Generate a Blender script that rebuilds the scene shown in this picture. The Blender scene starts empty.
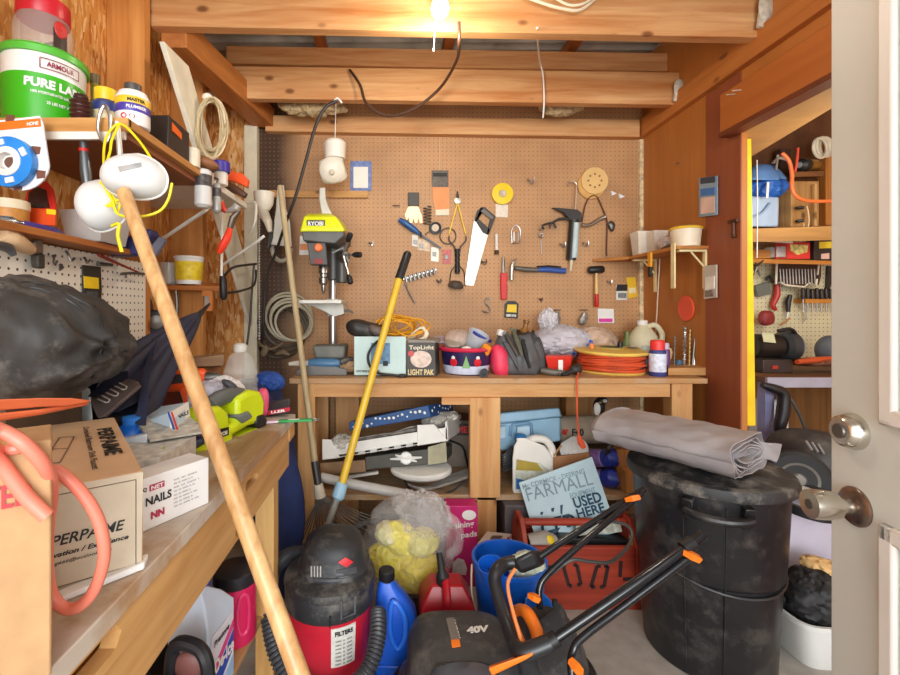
import bpy, bmesh, math, random
from mathutils import Vector as V, Matrix, Euler, noise
random.seed(7)
sc=bpy.context.scene; COL=sc.collection; PI=math.pi
F=450.0; CX=395.0; CY=310.0; CZ=1.2
def P(px,py,Y): return V(((px-CX)/F*Y, Y, CZ-(py-CY)/F*Y))
def X(px,Y): return (px-CX)/F*Y
def Zh(py,Y): return CZ-(py-CY)/F*Y
def PL(A,B):
    """point on the vertical plane through A,B (x,y pairs) seen at a photo position"""
    ax,ay=A; n=V((-(B[1]-A[1]),B[0]-A[0]))
    def f(px,py):
        d=V(((px-CX)/F,1,-(py-CY)/F)); t=(n.x*ax+n.y*ay)/(n.x*d.x+n.y*d.y)
        return V((d.x*t,d.y*t,CZ+d.z*t))
    return f
# ------------------------------------------------------------------ materials
def lin(c):
    if isinstance(c,str):
        c=c.lstrip('#'); c=[int(c[i:i+2],16)/255 for i in (0,2,4)]
    return tuple(v/12.92 if v<=.04045 else ((v+.055)/1.055)**2.4 for v in c[:3])+(1,)
_M={}
def _base(name):
    m=bpy.data.materials.new(name); m.use_nodes=True; nt=m.node_tree
    return m,nt,nt.nodes['Principled BSDF'],nt.nodes.new,nt.links.new
def M(c,r=.5,me=0,n=.12,sc_=14,bump=0,tr=0,al=1,em=0,dust=0,sub=0):
    k=(c,r,me,n,sc_,bump,tr,al,em,dust)
    if k in _M: return _M[k]
    m,nt,b,N,L=_base('mat'+str(len(_M))); col=lin(c)
    tc=N('ShaderNodeTexCoord'); nz=N('ShaderNodeTexNoise'); nz.inputs['Scale'].default_value=sc_; nz.inputs['Detail'].default_value=4
    L(tc.outputs['Object'],nz.inputs['Vector'])
    rp=N('ShaderNodeValToRGB'); rp.color_ramp.elements[0].position=.3; rp.color_ramp.elements[1].position=.7
    rp.color_ramp.elements[0].color=tuple(v*(1-n) for v in col[:3])+(1,)
    rp.color_ramp.elements[1].color=tuple(min(1,v*(1+n)) for v in col[:3])+(1,)
    L(nz.outputs['Fac'],rp.inputs['Fac']); out=rp.outputs['Color']
    if dust:
        n2=N('ShaderNodeTexNoise'); n2.inputs['Scale'].default_value=9; n2.inputs['Detail'].default_value=9; n2.inputs['Roughness'].default_value=.72
        L(tc.outputs['Object'],n2.inputs['Vector'])
        r2=N('ShaderNodeValToRGB'); r2.color_ramp.elements[0].position=.5; r2.color_ramp.elements[1].position=.78
        r2.color_ramp.elements[0].color=(0,0,0,1); r2.color_ramp.elements[1].color=(dust,)*3+(1,)
        L(n2.outputs['Fac'],r2.inputs['Fac'])
        mx=N('ShaderNodeMixRGB'); mx.inputs[2].default_value=lin('#b0a89c'); L(r2.outputs['Color'],mx.inputs[0]); L(out,mx.inputs[1]); out=mx.outputs[0]
    L(out,b.inputs['Base Color'])
    b.inputs['Roughness'].default_value=r; b.inputs['Metallic'].default_value=me
    if tr: b.inputs['Transmission Weight'].default_value=tr; b.inputs['IOR'].default_value=1.2
    if al<1: b.inputs['Alpha'].default_value=al
    if em: L(out,b.inputs['Emission Color']); b.inputs['Emission Strength'].default_value=em
    if bump:
        bp=N('ShaderNodeBump'); bp.inputs['Strength'].default_value=bump; bp.inputs['Distance'].default_value=.01
        L(nz.outputs['Fac'],bp.inputs['Height']); L(bp.outputs['Normal'],b.inputs['Normal'])
    _M[k]=m; return m
def wood(a='#d9a05c',d='#b06c28',ax='x',s=1.0,r=.6,knots=1,stain=None):
    k=('wood',a,d,ax,s,r,knots,stain)
    if k in _M: return _M[k]
    m,nt,b,N,L=_base('wood'+str(len(_M)))
    tc=N('ShaderNodeTexCoord'); mp=N('ShaderNodeMapping')
    sv={'x':(.07,1,1),'y':(1,.07,1),'z':(1,1,.07)}[ax]; mp.inputs['Scale'].default_value=[v*s for v in sv]
    L(tc.outputs['Object'],mp.inputs['Vector'])
    nz=N('ShaderNodeTexNoise'); nz.inputs['Scale'].default_value=34; nz.inputs['Detail'].default_value=6; nz.inputs['Roughness'].default_value=.6; nz.inputs['Distortion'].default_value=.6
    L(mp.outputs[0],nz.inputs['Vector'])
    n2=N('ShaderNodeTexNoise'); n2.inputs['Scale'].default_value=9; n2.inputs['Detail'].default_value=3; n2.inputs['Distortion'].default_value=1.2
    L(mp.outputs[0],n2.inputs['Vector'])
    ad=N('ShaderNodeMath'); ad.operation='MULTIPLY_ADD'; ad.inputs[1].default_value=.55; L(nz.outputs['Fac'],ad.inputs[0])
    m2=N('ShaderNodeMath'); m2.operation='MULTIPLY'; m2.inputs[1].default_value=.45; L(n2.outputs['Fac'],m2.inputs[0]); L(m2.outputs[0],ad.inputs[2])
    rp=N('ShaderNodeValToRGB'); e=rp.color_ramp.elements; e[0].position=.33; e[1].position=.66; e[0].color=lin(d); e[1].color=lin(a)
    L(ad.outputs[0],rp.inputs['Fac']); out=rp.outputs['Color']
    if knots:
        mk=N('ShaderNodeMapping'); mk.inputs['Scale'].default_value=[{.07:.55}.get(v,1)*s for v in sv]; mk.inputs['Location'].default_value=(.31,.17,.43); L(tc.outputs['Object'],mk.inputs['Vector'])
        vo=N('ShaderNodeTexVoronoi'); vo.inputs['Scale'].default_value=7.5; L(mk.outputs[0],vo.inputs['Vector'])
        r3=N('ShaderNodeValToRGB'); e=r3.color_ramp.elements; e[0].position=.06; e[1].position=.13; e[0].color=(1,1,1,1); e[1].color=(0,0,0,1)
        L(vo.outputs['Distance'],r3.inputs['Fac'])
        mx=N('ShaderNodeMixRGB'); mx.inputs[2].default_value=tuple(v*.45 for v in lin(d)[:3])+(1,)
        L(r3.outputs['Color'],mx.inputs[0]); L(out,mx.inputs[1]); out=mx.outputs[0]
    if stain:
        n4=N('ShaderNodeTexNoise'); n4.inputs['Scale'].default_value=5; n4.inputs['Detail'].default_value=7; n4.inputs['Roughness'].default_value=.65; L(tc.outputs['Object'],n4.inputs['Vector'])
        r4=N('ShaderNodeValToRGB'); e=r4.color_ramp.elements; e[0].position=.42; e[1].position=.6; e[0].color=(0,0,0,1); e[1].color=(.85,.85,.85,1); L(n4.outputs['Fac'],r4.inputs['Fac'])
        mx=N('ShaderNodeMixRGB'); mx.inputs[2].default_value=lin(stain); L(r4.outputs['Color'],mx.inputs[0]); L(out,mx.inputs[1]); out=mx.outputs[0]
    L(out,b.inputs['Base Color']); b.inputs['Roughness'].default_value=r
    bp=N('ShaderNodeBump'); bp.inputs['Strength'].default_value=.15; bp.inputs['Distance'].default_value=.004; L(ad.outputs[0],bp.inputs['Height']); L(bp.outputs['Normal'],b.inputs['Normal'])
    _M[k]=m; return m
def pegmat(c,hole,u,v,pitch=.0254,rad=.0034,noise_amt=.15,stain=None):
    m,nt,b,N,L=_base('perforated'); tc=N('ShaderNodeTexCoord'); sp=N('ShaderNodeSeparateXYZ'); L(tc.outputs['Object'],sp.inputs[0])
    sq=[]
    for a in (u,v):
        md=N('ShaderNodeMath'); md.operation='PINGPONG'; md.inputs[1].default_value=pitch/2; L(sp.outputs['XYZ'.index(a)],md.inputs[0])
        p=N('ShaderNodeMath'); p.operation='POWER'; p.inputs[1].default_value=2; L(md.outputs[0],p.inputs[0]); sq.append(p)
    ad=N('ShaderNodeMath'); L(sq[0].outputs[0],ad.inputs[0]); L(sq[1].outputs[0],ad.inputs[1])
    lt=N('ShaderNodeMath'); lt.operation='LESS_THAN'; lt.inputs[1].default_value=rad*rad; L(ad.outputs[0],lt.inputs[0])
    nz=N('ShaderNodeTexNoise'); nz.inputs['Scale'].default_value=4; nz.inputs['Detail'].default_value=8; L(tc.outputs['Object'],nz.inputs['Vector'])
    rp=N('ShaderNodeValToRGB'); e=rp.color_ramp.elements; e[0].position=.3; e[1].position=.7; cc=lin(c)
    e[0].color=tuple(x*(1-noise_amt) for x in cc[:3])+(1,); e[1].color=tuple(x*(1+noise_amt) for x in cc[:3])+(1,); L(nz.outputs['Fac'],rp.inputs['Fac'])
    out=rp.outputs['Color']
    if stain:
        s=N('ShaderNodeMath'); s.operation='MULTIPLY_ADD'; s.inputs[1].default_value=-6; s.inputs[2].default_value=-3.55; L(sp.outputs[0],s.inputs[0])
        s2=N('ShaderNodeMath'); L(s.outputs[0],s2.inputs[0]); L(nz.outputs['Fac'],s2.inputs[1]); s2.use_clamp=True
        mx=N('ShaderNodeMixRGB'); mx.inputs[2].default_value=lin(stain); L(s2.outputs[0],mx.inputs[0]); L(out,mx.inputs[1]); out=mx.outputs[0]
    mx=N('ShaderNodeMixRGB'); mx.inputs[2].default_value=lin(hole); L(lt.outputs[0],mx.inputs[0]); L(out,mx.inputs[1])
    L(mx.outputs[0],b.inputs['Base Color']); b.inputs['Roughness'].default_value=.55; return m
def osbmat():
    m,nt,b,N,L=_base('strand_board'); tc=N('ShaderNodeTexCoord'); prev=None
    for i,(rot,s) in enumerate([((.5,0,0),(72,75,20)),((-.5,0,0),(66,70,18)),((.9,0,0),(58,60,16)),((.1,0,0),(80,85,22))]):
        mp=N('ShaderNodeMapping'); mp.inputs['Rotation'].default_value=rot; mp.inputs['Scale'].default_value=s; L(tc.outputs['Object'],mp.inputs['Vector'])
        vo=N('ShaderNodeTexVoronoi'); vo.inputs['Scale'].default_value=1; L(mp.outputs[0],vo.inputs['Vector'])
        rp=N('ShaderNodeValToRGB'); e=rp.color_ramp.elements; e[0].color=lin('#b36a28'); e[1].color=lin('#f0c890'); x=e.new(.3); x.color=lin('#cf8a40'); x=e.new(.7); x.color=lin('#dfa258')
        sp=N('ShaderNodeSeparateColor'); L(vo.outputs['Color'],sp.inputs[0]); L(sp.outputs[0],rp.inputs['Fac'])
        if prev is None: prev=rp.outputs['Color']
        else:
            g=N('ShaderNodeMath'); g.operation='GREATER_THAN'; g.inputs[1].default_value=.58; L(sp.outputs[1],g.inputs[0])
            mx=N('ShaderNodeMixRGB'); L(g.outputs[0],mx.inputs[0]); L(prev,mx.inputs[1]); L(rp.outputs['Color'],mx.inputs[2]); prev=mx.outputs[0]
    L(prev,b.inputs['Base Color']); b.inputs['Roughness'].default_value=.65; return m
def bulbmat():
    m,nt,b,N,L=_base('lit_bulb'); b.inputs['Base Color'].default_value=(1,.9,.7,1); b.inputs['Emission Color'].default_value=(1,.9,.68,1); b.inputs['Emission Strength'].default_value=9; return m
def glass(c='#e8eef0',al=.28,r=.12):
    return M(c,r,0,.02,10,0,0,al)
# ------------------------------------------------------------------ mesh builder
def catmull(pts,n,closed=False):
    pts=[V(p) for p in pts]; out=[]; k=len(pts)
    for i in range(k if closed else k-1):
        g=lambda j: pts[j%k] if closed else pts[max(0,min(k-1,j))]
        a,b,c,d=g(i-1),g(i),g(i+1),g(i+2)
        for q in range(n):
            t=q/n; out.append(.5*((2*b)+(c-a)*t+(2*a-5*b+4*c-d)*t*t+(3*b-a-3*c+d)*t**3))
    if not closed: out.append(pts[-1])
    return out
class B:
    def __init__(s): s.bm=bmesh.new()
    def face(s,vs):
        try: return s.bm.faces.new(vs)
        except ValueError: return None
    def box(s,c,d,rot=(0,0,0)):
        R=Euler(rot).to_matrix() if not isinstance(rot,Matrix) else rot; c=V(c); vs=[]
        for i in (-1,1):
            for j in (-1,1):
                for k in (-1,1): vs.append(s.bm.verts.new(c+R@V((i*d[0]/2,j*d[1]/2,k*d[2]/2))))
        for q in ((0,1,3,2),(4,6,7,5),(0,4,5,1),(2,3,7,6),(0,2,6,4),(1,5,7,3)): s.face([vs[i] for i in q])
        return s
    def bb(s,x0,x1,y0,y1,z0,z1): return s.box(((x0+x1)/2,(y0+y1)/2,(z0+z1)/2),(abs(x1-x0),abs(y1-y0),abs(z1-z0)))
    def hexa(s,b4,t4):
        vs=[s.bm.verts.new(V(p)) for p in list(b4)+list(t4)]
        for q in ((3,2,1,0),(4,5,6,7),(0,1,5,4),(1,2,6,5),(2,3,7,6),(3,0,4,7)): s.face([vs[i] for i in q])
        return s
    def bar(s,p0,p1,w,h,up=(0,0,1)):
        p0,p1=V(p0),V(p1); d=(p1-p0).normalized(); x=d.cross(V(up)).normalized(); u=x.cross(d)
        f=lambda p:[p-x*w/2-u*h/2,p+x*w/2-u*h/2,p+x*w/2+u*h/2,p-x*w/2+u*h/2]
        return s.loft([f(p0),f(p1)])
    def loft(s,rings,cap=True,closed=False):
        R=[[s.bm.verts.new(V(p)) for p in r] for r in rings]; n=len(R[0]); m=len(R)
        for i in range(m if closed else m-1):
            a,b=R[i],R[(i+1)%m]
            for j in range(n): s.face([a[j],a[(j+1)%n],b[(j+1)%n],b[j]])
        if cap and not closed: s.face(R[0][::-1]); s.face(R[-1])
        return s
    def tube(s,pts,r,n=8,sub=0,closed=False):
        pts=[V(p) for p in pts]
        if sub:
            if isinstance(r,(list,tuple)): q=list(r); r=(lambda t,q=q: q[min(int(t*(len(q)-1)),len(q)-2)]*(1-(t*(len(q)-1)-min(int(t*(len(q)-1)),len(q)-2)))+q[min(int(t*(len(q)-1)),len(q)-2)+1]*(t*(len(q)-1)-min(int(t*(len(q)-1)),len(q)-2))) if len(q)>1 else q[0]
            pts=catmull(pts,sub,closed)
        k=len(pts); rings=[]; u=None
        for i,p in enumerate(pts):
            a=pts[(i-1)%k] if (closed or i>0) else p; c=pts[(i+1)%k] if (closed or i<k-1) else p
            d=(c-a); d=d.normalized() if d.length>1e-9 else V((0,0,1))
            if u is None:
                u=d.orthogonal().normalized()
            else:
                u=u-d*u.dot(d); u=u.normalized() if u.length>1e-6 else d.orthogonal().normalized()
            w=d.cross(u); rr=r(i/(k-1)) if callable(r) else (r[i] if isinstance(r,(list,tuple)) else r)
            rings.append([p+(u*math.cos(2*PI*j/n)+w*math.sin(2*PI*j/n))*rr for j in range(n)])
        return s.loft(rings,True,closed)
    def cyl(s,p0,p1,r0,r1=None,n=16): return s.tube([p0,p1],[r0,r0 if r1 is None else r1],n)
    def lathe(s,prof,base=(0,0,0),axis=(0,0,1),n=24,sx=1,sy=1,rot=0):
        base=V(base); a=V(axis).normalized()
        if abs(a.z)>.99: x=V((math.cos(rot),math.sin(rot),0)); 
        else: x=V((0,0,1)).cross(a).normalized()
        y=a.cross(x); rings=[]
        for r,h in prof: rings.append([base+a*h+(x*math.cos(2*PI*j/n)*sx+y*math.sin(2*PI*j/n)*sy)*max(r,1e-4) for j in range(n)])
        return s.loft(rings,True)
    def poly(s,pts,vec):
        pts=[V(p) for p in pts]; vec=V(vec); a=[s.bm.verts.new(p) for p in pts]; b=[s.bm.verts.new(p+vec) for p in pts]; n=len(a)
        s.face(a[::-1]); s.face(b)
        for i in range(n): s.face([a[i],a[(i+1)%n],b[(i+1)%n],b[i]])
        return s
    def flat(s,px,Y,t): return s.poly([P(x,y,Y) for x,y in px],(0,-t,0))
    def prof(s,px,A,Bp,t):
        f=PL(A,Bp); n=V((-(Bp[1]-A[1]),Bp[0]-A[0],0)).normalized()
        if n.y<0: n=-n
        return s.poly([f(x,y) for x,y in px],n*t)
    def ell(s,c,r,rot=(0,0,0),n=16,e=1.0,lump=0,sc_=8,seed=0,flatz=None,ridge=0):
        if ridge: n=max(n,84)
        c=V(c); R=Euler(rot).to_matrix(); rings=[]; m=max(6,n//2)
        sg=lambda v,p: math.copysign(abs(v)**p,v)
        def pt(th,ph):
            d=V((sg(math.cos(th),e)*sg(math.cos(ph),e)*r[0],sg(math.cos(th),e)*sg(math.sin(ph),e)*r[1],sg(math.sin(th),e)*r[2]))
            q=d*1.0
            if lump:
                o=V((seed*3.1,seed*1.7,seed*.9)); f=noise.noise(d*sc_+o)
                if ridge: q2=d*sc_*1.9+o; q2=q2+V((noise.noise(q2*1.3),noise.noise(q2*1.3+o),noise.noise(q2*1.1-o)))*.5; f=f*.5+ridge*((.35-abs(noise.noise(q2)))*1.3+(.35-abs(noise.noise(q2*2.1+o)))*.75+(.35-abs(noise.noise(q2*4.3-o)))*.35)
                q=d*(1+lump*f)
            q=R@q+c
            if flatz is not None and q.z<flatz: q.z=flatz
            return q
        top=s.bm.verts.new(pt(PI/2,0)); bot=s.bm.verts.new(pt(-PI/2,0)); rr=[]
        for i in range(1,m):
            th=-PI/2+PI*i/m; rr.append([s.bm.verts.new(pt(th,2*PI*j/n)) for j in range(n)])
        for j in range(n):
            k=(j+1)%n; s.face([bot,rr[0][k],rr[0][j]]); s.face([top,rr[-1][j],rr[-1][k]])
            for i in range(len(rr)-1): s.face([rr[i][j],rr[i][k],rr[i+1][k],rr[i+1][j]])
        return s
    def torus(s,c,R,r,axis=(0,1,0),n=28,m=8,e=1.0):
        c=V(c); a=V(axis).normalized(); x=a.orthogonal().normalized(); y=a.cross(x)
        return s.tube([c+(x*math.cos(2*PI*i/n)+y*math.sin(2*PI*i/n)*e)*R for i in range(n)],r,m,0,True)
    def grid(s,f,nu,nv,t=0):
        """sheet f(u,v) with optional thickness along its normal"""
        g=[[V(f(i/nu,j/nv)) for j in range(nv+1)] for i in range(nu+1)]
        a=[[s.bm.verts.new(p) for p in r] for r in g]
        for i in range(nu):
            for j in range(nv): s.face([a[i][j],a[i+1][j],a[i+1][j+1],a[i][j+1]])
        if t:
            def nm(i,j):
                du=g[min(i+1,nu)][j]-g[max(i-1,0)][j]; dv=g[i][min(j+1,nv)]-g[i][max(j-1,0)]; q=du.cross(dv); return q.normalized() if q.length>0 else V((0,0,1))
            b=[[s.bm.verts.new(g[i][j]-nm(i,j)*t) for j in range(nv+1)] for i in range(nu+1)]
            for i in range(nu):
                for j in range(nv): s.face([b[i][j],b[i][j+1],b[i+1][j+1],b[i+1][j]])
            for i in range(nu):
                s.face([a[i][0],b[i][0],b[i+1][0],a[i+1][0]]); s.face([a[i][nv],a[i+1][nv],b[i+1][nv],b[i][nv]])
            for j in range(nv):
                s.face([a[0][j],a[0][j+1],b[0][j+1],b[0][j]]); s.face([a[nu][j],b[nu][j],b[nu][j+1],a[nu][j+1]])
        return s
def rootloc(o):
    l=V((0,0,0))
    while o: l+=o.location; o=o.parent
    return l
def fin(name,b,mat,parent=None,smooth=35,bevel=0,loc=None,subs=0):
    bm=b.bm
    if len(bm.verts)==0: raise ValueError(name)
    if parent: off=rootloc(parent)
    elif loc is not None: off=V(loc)
    else:
        xs=[v.co for v in bm.verts]; off=V((sum(p.x for p in xs)/len(xs),sum(p.y for p in xs)/len(xs),min(p.z for p in xs)))
    bmesh.ops.translate(bm,verts=bm.verts,vec=-off)
    bmesh.ops.recalc_face_normals(bm,faces=bm.faces)
    me=bpy.data.meshes.new(name); bm.to_mesh(me); bm.free()
    if smooth:
        for p in me.polygons: p.use_smooth=True
        me.set_sharp_from_angle(angle=math.radians(smooth))
    me.materials.append(mat); o=bpy.data.objects.new(name,me); COL.objects.link(o)
    if parent: o.parent=parent
    else: o.location=off
    if bevel:
        q=o.modifiers.new('edge','BEVEL'); q.width=bevel; q.segments=2; q.limit_method='ANGLE'; q.angle_limit=math.radians(40)
    if subs:
        q=o.modifiers.new('soft','SUBSURF'); q.levels=subs; q.render_levels=subs
    return o
def tag(o,label,cat,group=None,kind=None):
    o['label']=label; o['category']=cat
    if group: o['group']=group
    if kind: o['kind']=kind
    return o
def T(name,label,cat,loc,group=None):
    o=bpy.data.objects.new(name,None); o.empty_display_size=.05; COL.objects.link(o); o.location=V(loc); return tag(o,label,cat,group)
def S(name,b,mat,label,cat,group=None,bevel=0,smooth=35,kind=None): return tag(fin(name,b,mat,None,smooth,bevel),label,cat,group,kind)
def ST(name,b,mat,bevel=0,parent=None,smooth=35):
    o=fin(name,b,mat,parent,smooth,bevel,loc=(0,0,0) if not parent else None)
    if not parent: o['kind']='structure'
    return o
def dup(root,loc,label,rot=None,group=None,scale=None):
    r=root.copy(); COL.objects.link(r); r.location=V(loc); r['label']=label
    if group: r['group']=group
    if rot is not None: r.rotation_euler=rot
    if scale: r.scale=(scale,)*3
    for ch in list(root.children):
        c=ch.copy(); COL.objects.link(c); c.parent=r
        for g in list(ch.children):
            d=g.copy(); COL.objects.link(d); d.parent=c
    return r
def textmesh(s,bold=0,shear=0,outline=False):
    cu=bpy.data.curves.new('t','FONT'); cu.body=s; cu.size=1; cu.offset=bold; cu.shear=shear; cu.resolution_u=3
    ob=bpy.data.objects.new('t',cu); COL.objects.link(ob)
    me=bpy.data.meshes.new_from_object(ob.evaluated_get(bpy.context.evaluated_depsgraph_get()))
    bpy.data.objects.remove(ob); bpy.data.curves.remove(cu); return me
def txt(parent,s,o,right,up,h,mat,w=None,bold=.012,shear=0,map_=None,name='lettering',eps=.0006):
    me=textmesh(s,bold,shear); bm=bmesh.new(); bm.from_mesh(me); bpy.data.meshes.remove(me)
    xs=[v.co.x for v in bm.verts]; ys=[v.co.y for v in bm.verts]
    if not xs: return None
    x0,x1,y0,y1=min(xs),max(xs),min(ys),max(ys)
    kh=h/(y1-y0); kw=(w/(x1-x0)) if w else kh; b=B(); b.bm=bm
    if map_ is None:
        o=V(o); right=V(right).normalized(); up=V(up).normalized(); nn=right.cross(up)
    for v in bm.verts:
        u=(v.co.x-x0)*kw; t=(v.co.y-y0)*kh
        v.co=map_(u,t) if map_ else o+right*u+up*t+nn*eps
    off=rootloc(parent)
    bmesh.ops.translate(bm,verts=bm.verts,vec=-off)
    m2=bpy.data.meshes.new(name); bm.to_mesh(m2); bm.free(); m2.materials.append(mat)
    ob=bpy.data.objects.new(name,m2); COL.objects.link(ob); ob.parent=parent; return ob
def cylmap(c,r,mid,w,z0,slope=0,eps=.0008):
    c=V(c)
    def f(u,t):
        rr=r+slope*t+eps; a=mid+(u-w/2)/rr
        return V((c.x+rr*math.cos(a),c.y+rr*math.sin(a),z0+t))
    return f
def quadface(b,pts): b.face([b.bm.verts.new(V(p)) for p in pts]); return b
def circ(cx,cy,r,n=20,ry=None): return [(cx+r*math.cos(2*PI*i/n),cy+(ry or r)*math.sin(2*PI*i/n)) for i in range(n)]
def rest(o,z):
    L=[o]+list(o.children_recursive); lo=min((rootloc(q)+v.co).z for q in L if q.type=='MESH' for v in q.data.vertices)
    o.location.z+=z-lo; return o
from mathutils.bvhtree import BVHTree
def caster(*objs):
    """point of the first of these surfaces seen at a photo position"""
    T_=[]
    for o in objs:
        l=rootloc(o); T_.append(BVHTree.FromPolygons([v.co+l for v in o.data.vertices],[tuple(p.vertices) for p in o.data.polygons]))
    def hit(px,py,lift=.0008):
        d=V(((px-CX)/F,1,-(py-CY)/F)).normalized(); best=None
        for t in T_:
            h=t.ray_cast(V((0,0,CZ)),d)
            if h[0] is not None and (best is None or h[3]<best[1]): best=(h[0],h[3],h[1])
        if best is None:
            L0=(rootloc(objs[0])+objs[0].data.vertices[0].co).length
            h=T_[0].find_nearest(d*L0+V((0,0,CZ))); best=(h[0],0,h[1])
        n=best[2] if best[2].dot(d)<0 else -best[2]
        return best[0]+n*lift
    return hit
def decal(parent,name,hit,px,mat,th=.0015,n=6):
    """thin raised patch on a surface, px = quad (4 photo corners: tl,tr,br,bl)"""
    a,b_,c,d=[V((x,y)) for x,y in px]; f=lambda u,v: a.lerp(b_,u).lerp(d.lerp(c,u),v)
    g=lambda L: [[hit(*f(i/n,j/n),L) for j in range(n+1)] for i in range(n+1)]
    top=g(th); b=B(); V_=[[b.bm.verts.new(p) for p in r] for r in top]; lo=[[b.bm.verts.new(p) for p in r] for r in g(-.0005)]
    for i in range(n):
        for j in range(n): b.face([V_[i][j],V_[i+1][j],V_[i+1][j+1],V_[i][j+1]])
    for i in range(n):
        for q,w in ((0,0),(n,n)): b.face([V_[i][q],V_[i+1][q],lo[i+1][q],lo[i][q]]); b.face([V_[q][i],V_[q][i+1],lo[q][i+1],lo[q][i]])
    return fin(name,b,mat,parent)
def dtxt(parent,s,hit,px0,px1,h,mat,bold=.02,name='lettering',shear=0,slant=None):
    """text laid on a surface from photo baseline point px0 to px1, h photo pixels tall"""
    a,b_=V(px0),V(px1); r=(b_-a); w=r.length; r=r/w; u=V((r.y,-r.x)) if slant is None else V(slant)
    def m(x,y):
        p=hit(a.x+r.x*x+u.x*y,a.y+r.y*x+u.y*y); return p if p is not None else m.last
    m.last=hit(a.x,a.y); return txt(parent,s,None,None,None,h,mat,w=w,bold=bold,shear=shear,map_=m,name=name)
# common materials
BLK=M('#1c1c1e',.45); BLKP=M('#232325',.35,n=.2); WHT=M('#eeece6',.45,n=.05); CRM=M('#e8dcc0',.5); STEEL=M('#b8b8b6',.3,.9); DSTEEL=M('#6c6a66',.4,.8)
ORG=M('#e8661c',.4); RED=M('#c8201e',.4); YEL=M('#f2cf1c',.45); GRN=M('#4cae2c',.4); BLU=M('#1f5fc8',.4); LIME=M('#cfd91a',.4); INK=M('#22201e',.6,n=.02)
CARD=M('#c89a64',.75,n=.08,sc_=30); PINE=wood(); PINEX=wood(ax='x'); PINEY=wood(ax='y'); PINEZ=wood(ax='z')
# ================================================================== setting
fl=M('#a8a198',.8,n=.12,sc_=18,bump=.1,dust=.35)
ST('floor',B().bb(-1.2,1.46,-1.2,2.75,-.06,0),fl)
ST('floor',B().bb(1.46,3.2,-1.2,2.85,-.06,-.004),wood('#8a5a48','#5a3428','x',1,.6))
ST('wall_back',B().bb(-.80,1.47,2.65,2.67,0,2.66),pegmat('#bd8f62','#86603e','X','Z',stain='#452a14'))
OSB=osbmat()
ST('wall_left',B().bb(-1.125,-1.10,-.6,2.67,0,2.7),OSB)
ST('wall_back',B().bb(-1.10,-.80,2.652,2.67,0,2.7),OSB)
RW=M('#bd7636',.5,n=.16,sc_=3.5)
RWD=wood('#9c5428','#8a4620','z',.6,.5,0)
ST('wall_right',B().bb(1.455,1.478,1.887,2.67,0,2.66),wood('#c07a38','#ac6628','z',.5,.5,0))
ST('wall_right',B().bb(1.455,1.50,-.6,1.887,1.96,2.66),RW)
ST('wall_right',B().bb(1.455,1.50,-.6,.62,0,1.96),RW)
ST('trim_1',B().bb(1.449,1.456,1.887,2.10,0,2.2),wood('#9a5230','#84422a','z',.7,.5,0),.002)
ST('trim_2',B().bb(1.40,1.456,.2,1.94,1.96,2.125),wood('#c0702e','#aa5c22','y',.6,.5,0),.003)
ST('trim_3',B().bb(1.395,1.456,.2,1.945,1.942,1.962),M('#6e3216',.5),.002)
ST('trim_4',B().bb(1.424,1.456,-.6,2.65,2.205,2.31),wood('#c9803c','#ae6426','y'),.003)
# back top plate and joists
JO=wood('#dfb07a','#b8733a','x',1.0)
ST('trim_5',B().hexa([P(265,131,2.6),P(640,137,2.6),P(640,137,2.6)+V((0,.05,0)),P(265,131,2.6)+V((0,.05,0))],[P(265,115,2.6),P(640,119.5,2.6),P(640,119.5,2.6)+V((0,.05,0)),P(265,115,2.6)+V((0,.05,0))]),JO,.003)
def beam(n,x0,x1,Y,zl,zr,h,t,m=JO):
    ST(n,B().hexa([(x0,Y,zl),(x1,Y,zr),(x1,Y+t,zr),(x0,Y+t,zl)],[(x0,Y,zl+h),(x1,Y,zr+h),(x1,Y+t,zr+h),(x0,Y+t,zl+h)]),m,.003)
beam('trim_6',-.965,1.455,1.77,2.318,2.272,.175,.045)
beam('trim_7',-.965,1.455,2.30,2.285,2.25,.165,.045)
beam('trim_8',-.90,1.455,2.40,2.515,2.475,.095,.045)
beam('trim_9',-1.1,1.46,.95,2.33,2.29,.18,.045)
for i,x in enumerate((-.42,.26,.93)):
    ST('trim_%d'%(10+i),B().bb(x,x+.05,-.5,2.66,2.60,2.66),wood('#b0642c','#8a4a1c','y'),.003)
# left plate, studs, posts
ST('trim_14',B().hexa([(-.945,1.816,2.26),(-.82,2.62,2.262),(-.70,2.62,2.262),(-.842,1.816,2.26)],[(-.945,1.816,2.38),(-.82,2.62,2.37),(-.70,2.62,2.37),(-.842,1.816,2.38)]),wood('#c27a3a','#9a5824','y'),.003)
ST('trim_15',B().bb(-1.10,-.955,1.715,1.758,0,2.7),wood('#dd9a52','#b86e2c','z'),.003)
ST('trim_16',B().bb(-1.10,-.94,2.2,2.24,0,2.5),wood('#dba05c','#b87432','z'),.003)
ST('trim_17',B().bb(-1.10,-.955,.7,.74,0,2.7),wood('#dd9a52','#b86e2c','z'),.003)
ST('trim_18',B().bb(-.873,-.798,2.60,2.65,0,2.27),M('#e2d8bc',.6,n=.1),.003)
ST('trim_19',B().poly([(-.84,1.60,2.155),(-.84,1.79,2.17),(-.845,2.595,1.36),(-.845,2.595,1.10)],(.02,0,0)),M('#e8e0ca',.6,n=.1),.002)
ST('trim_20',B().bb(1.433,1.455,2.635,2.65,.3,2.2),M('#d8c49c',.7,n=.4,sc_=40))
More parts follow.
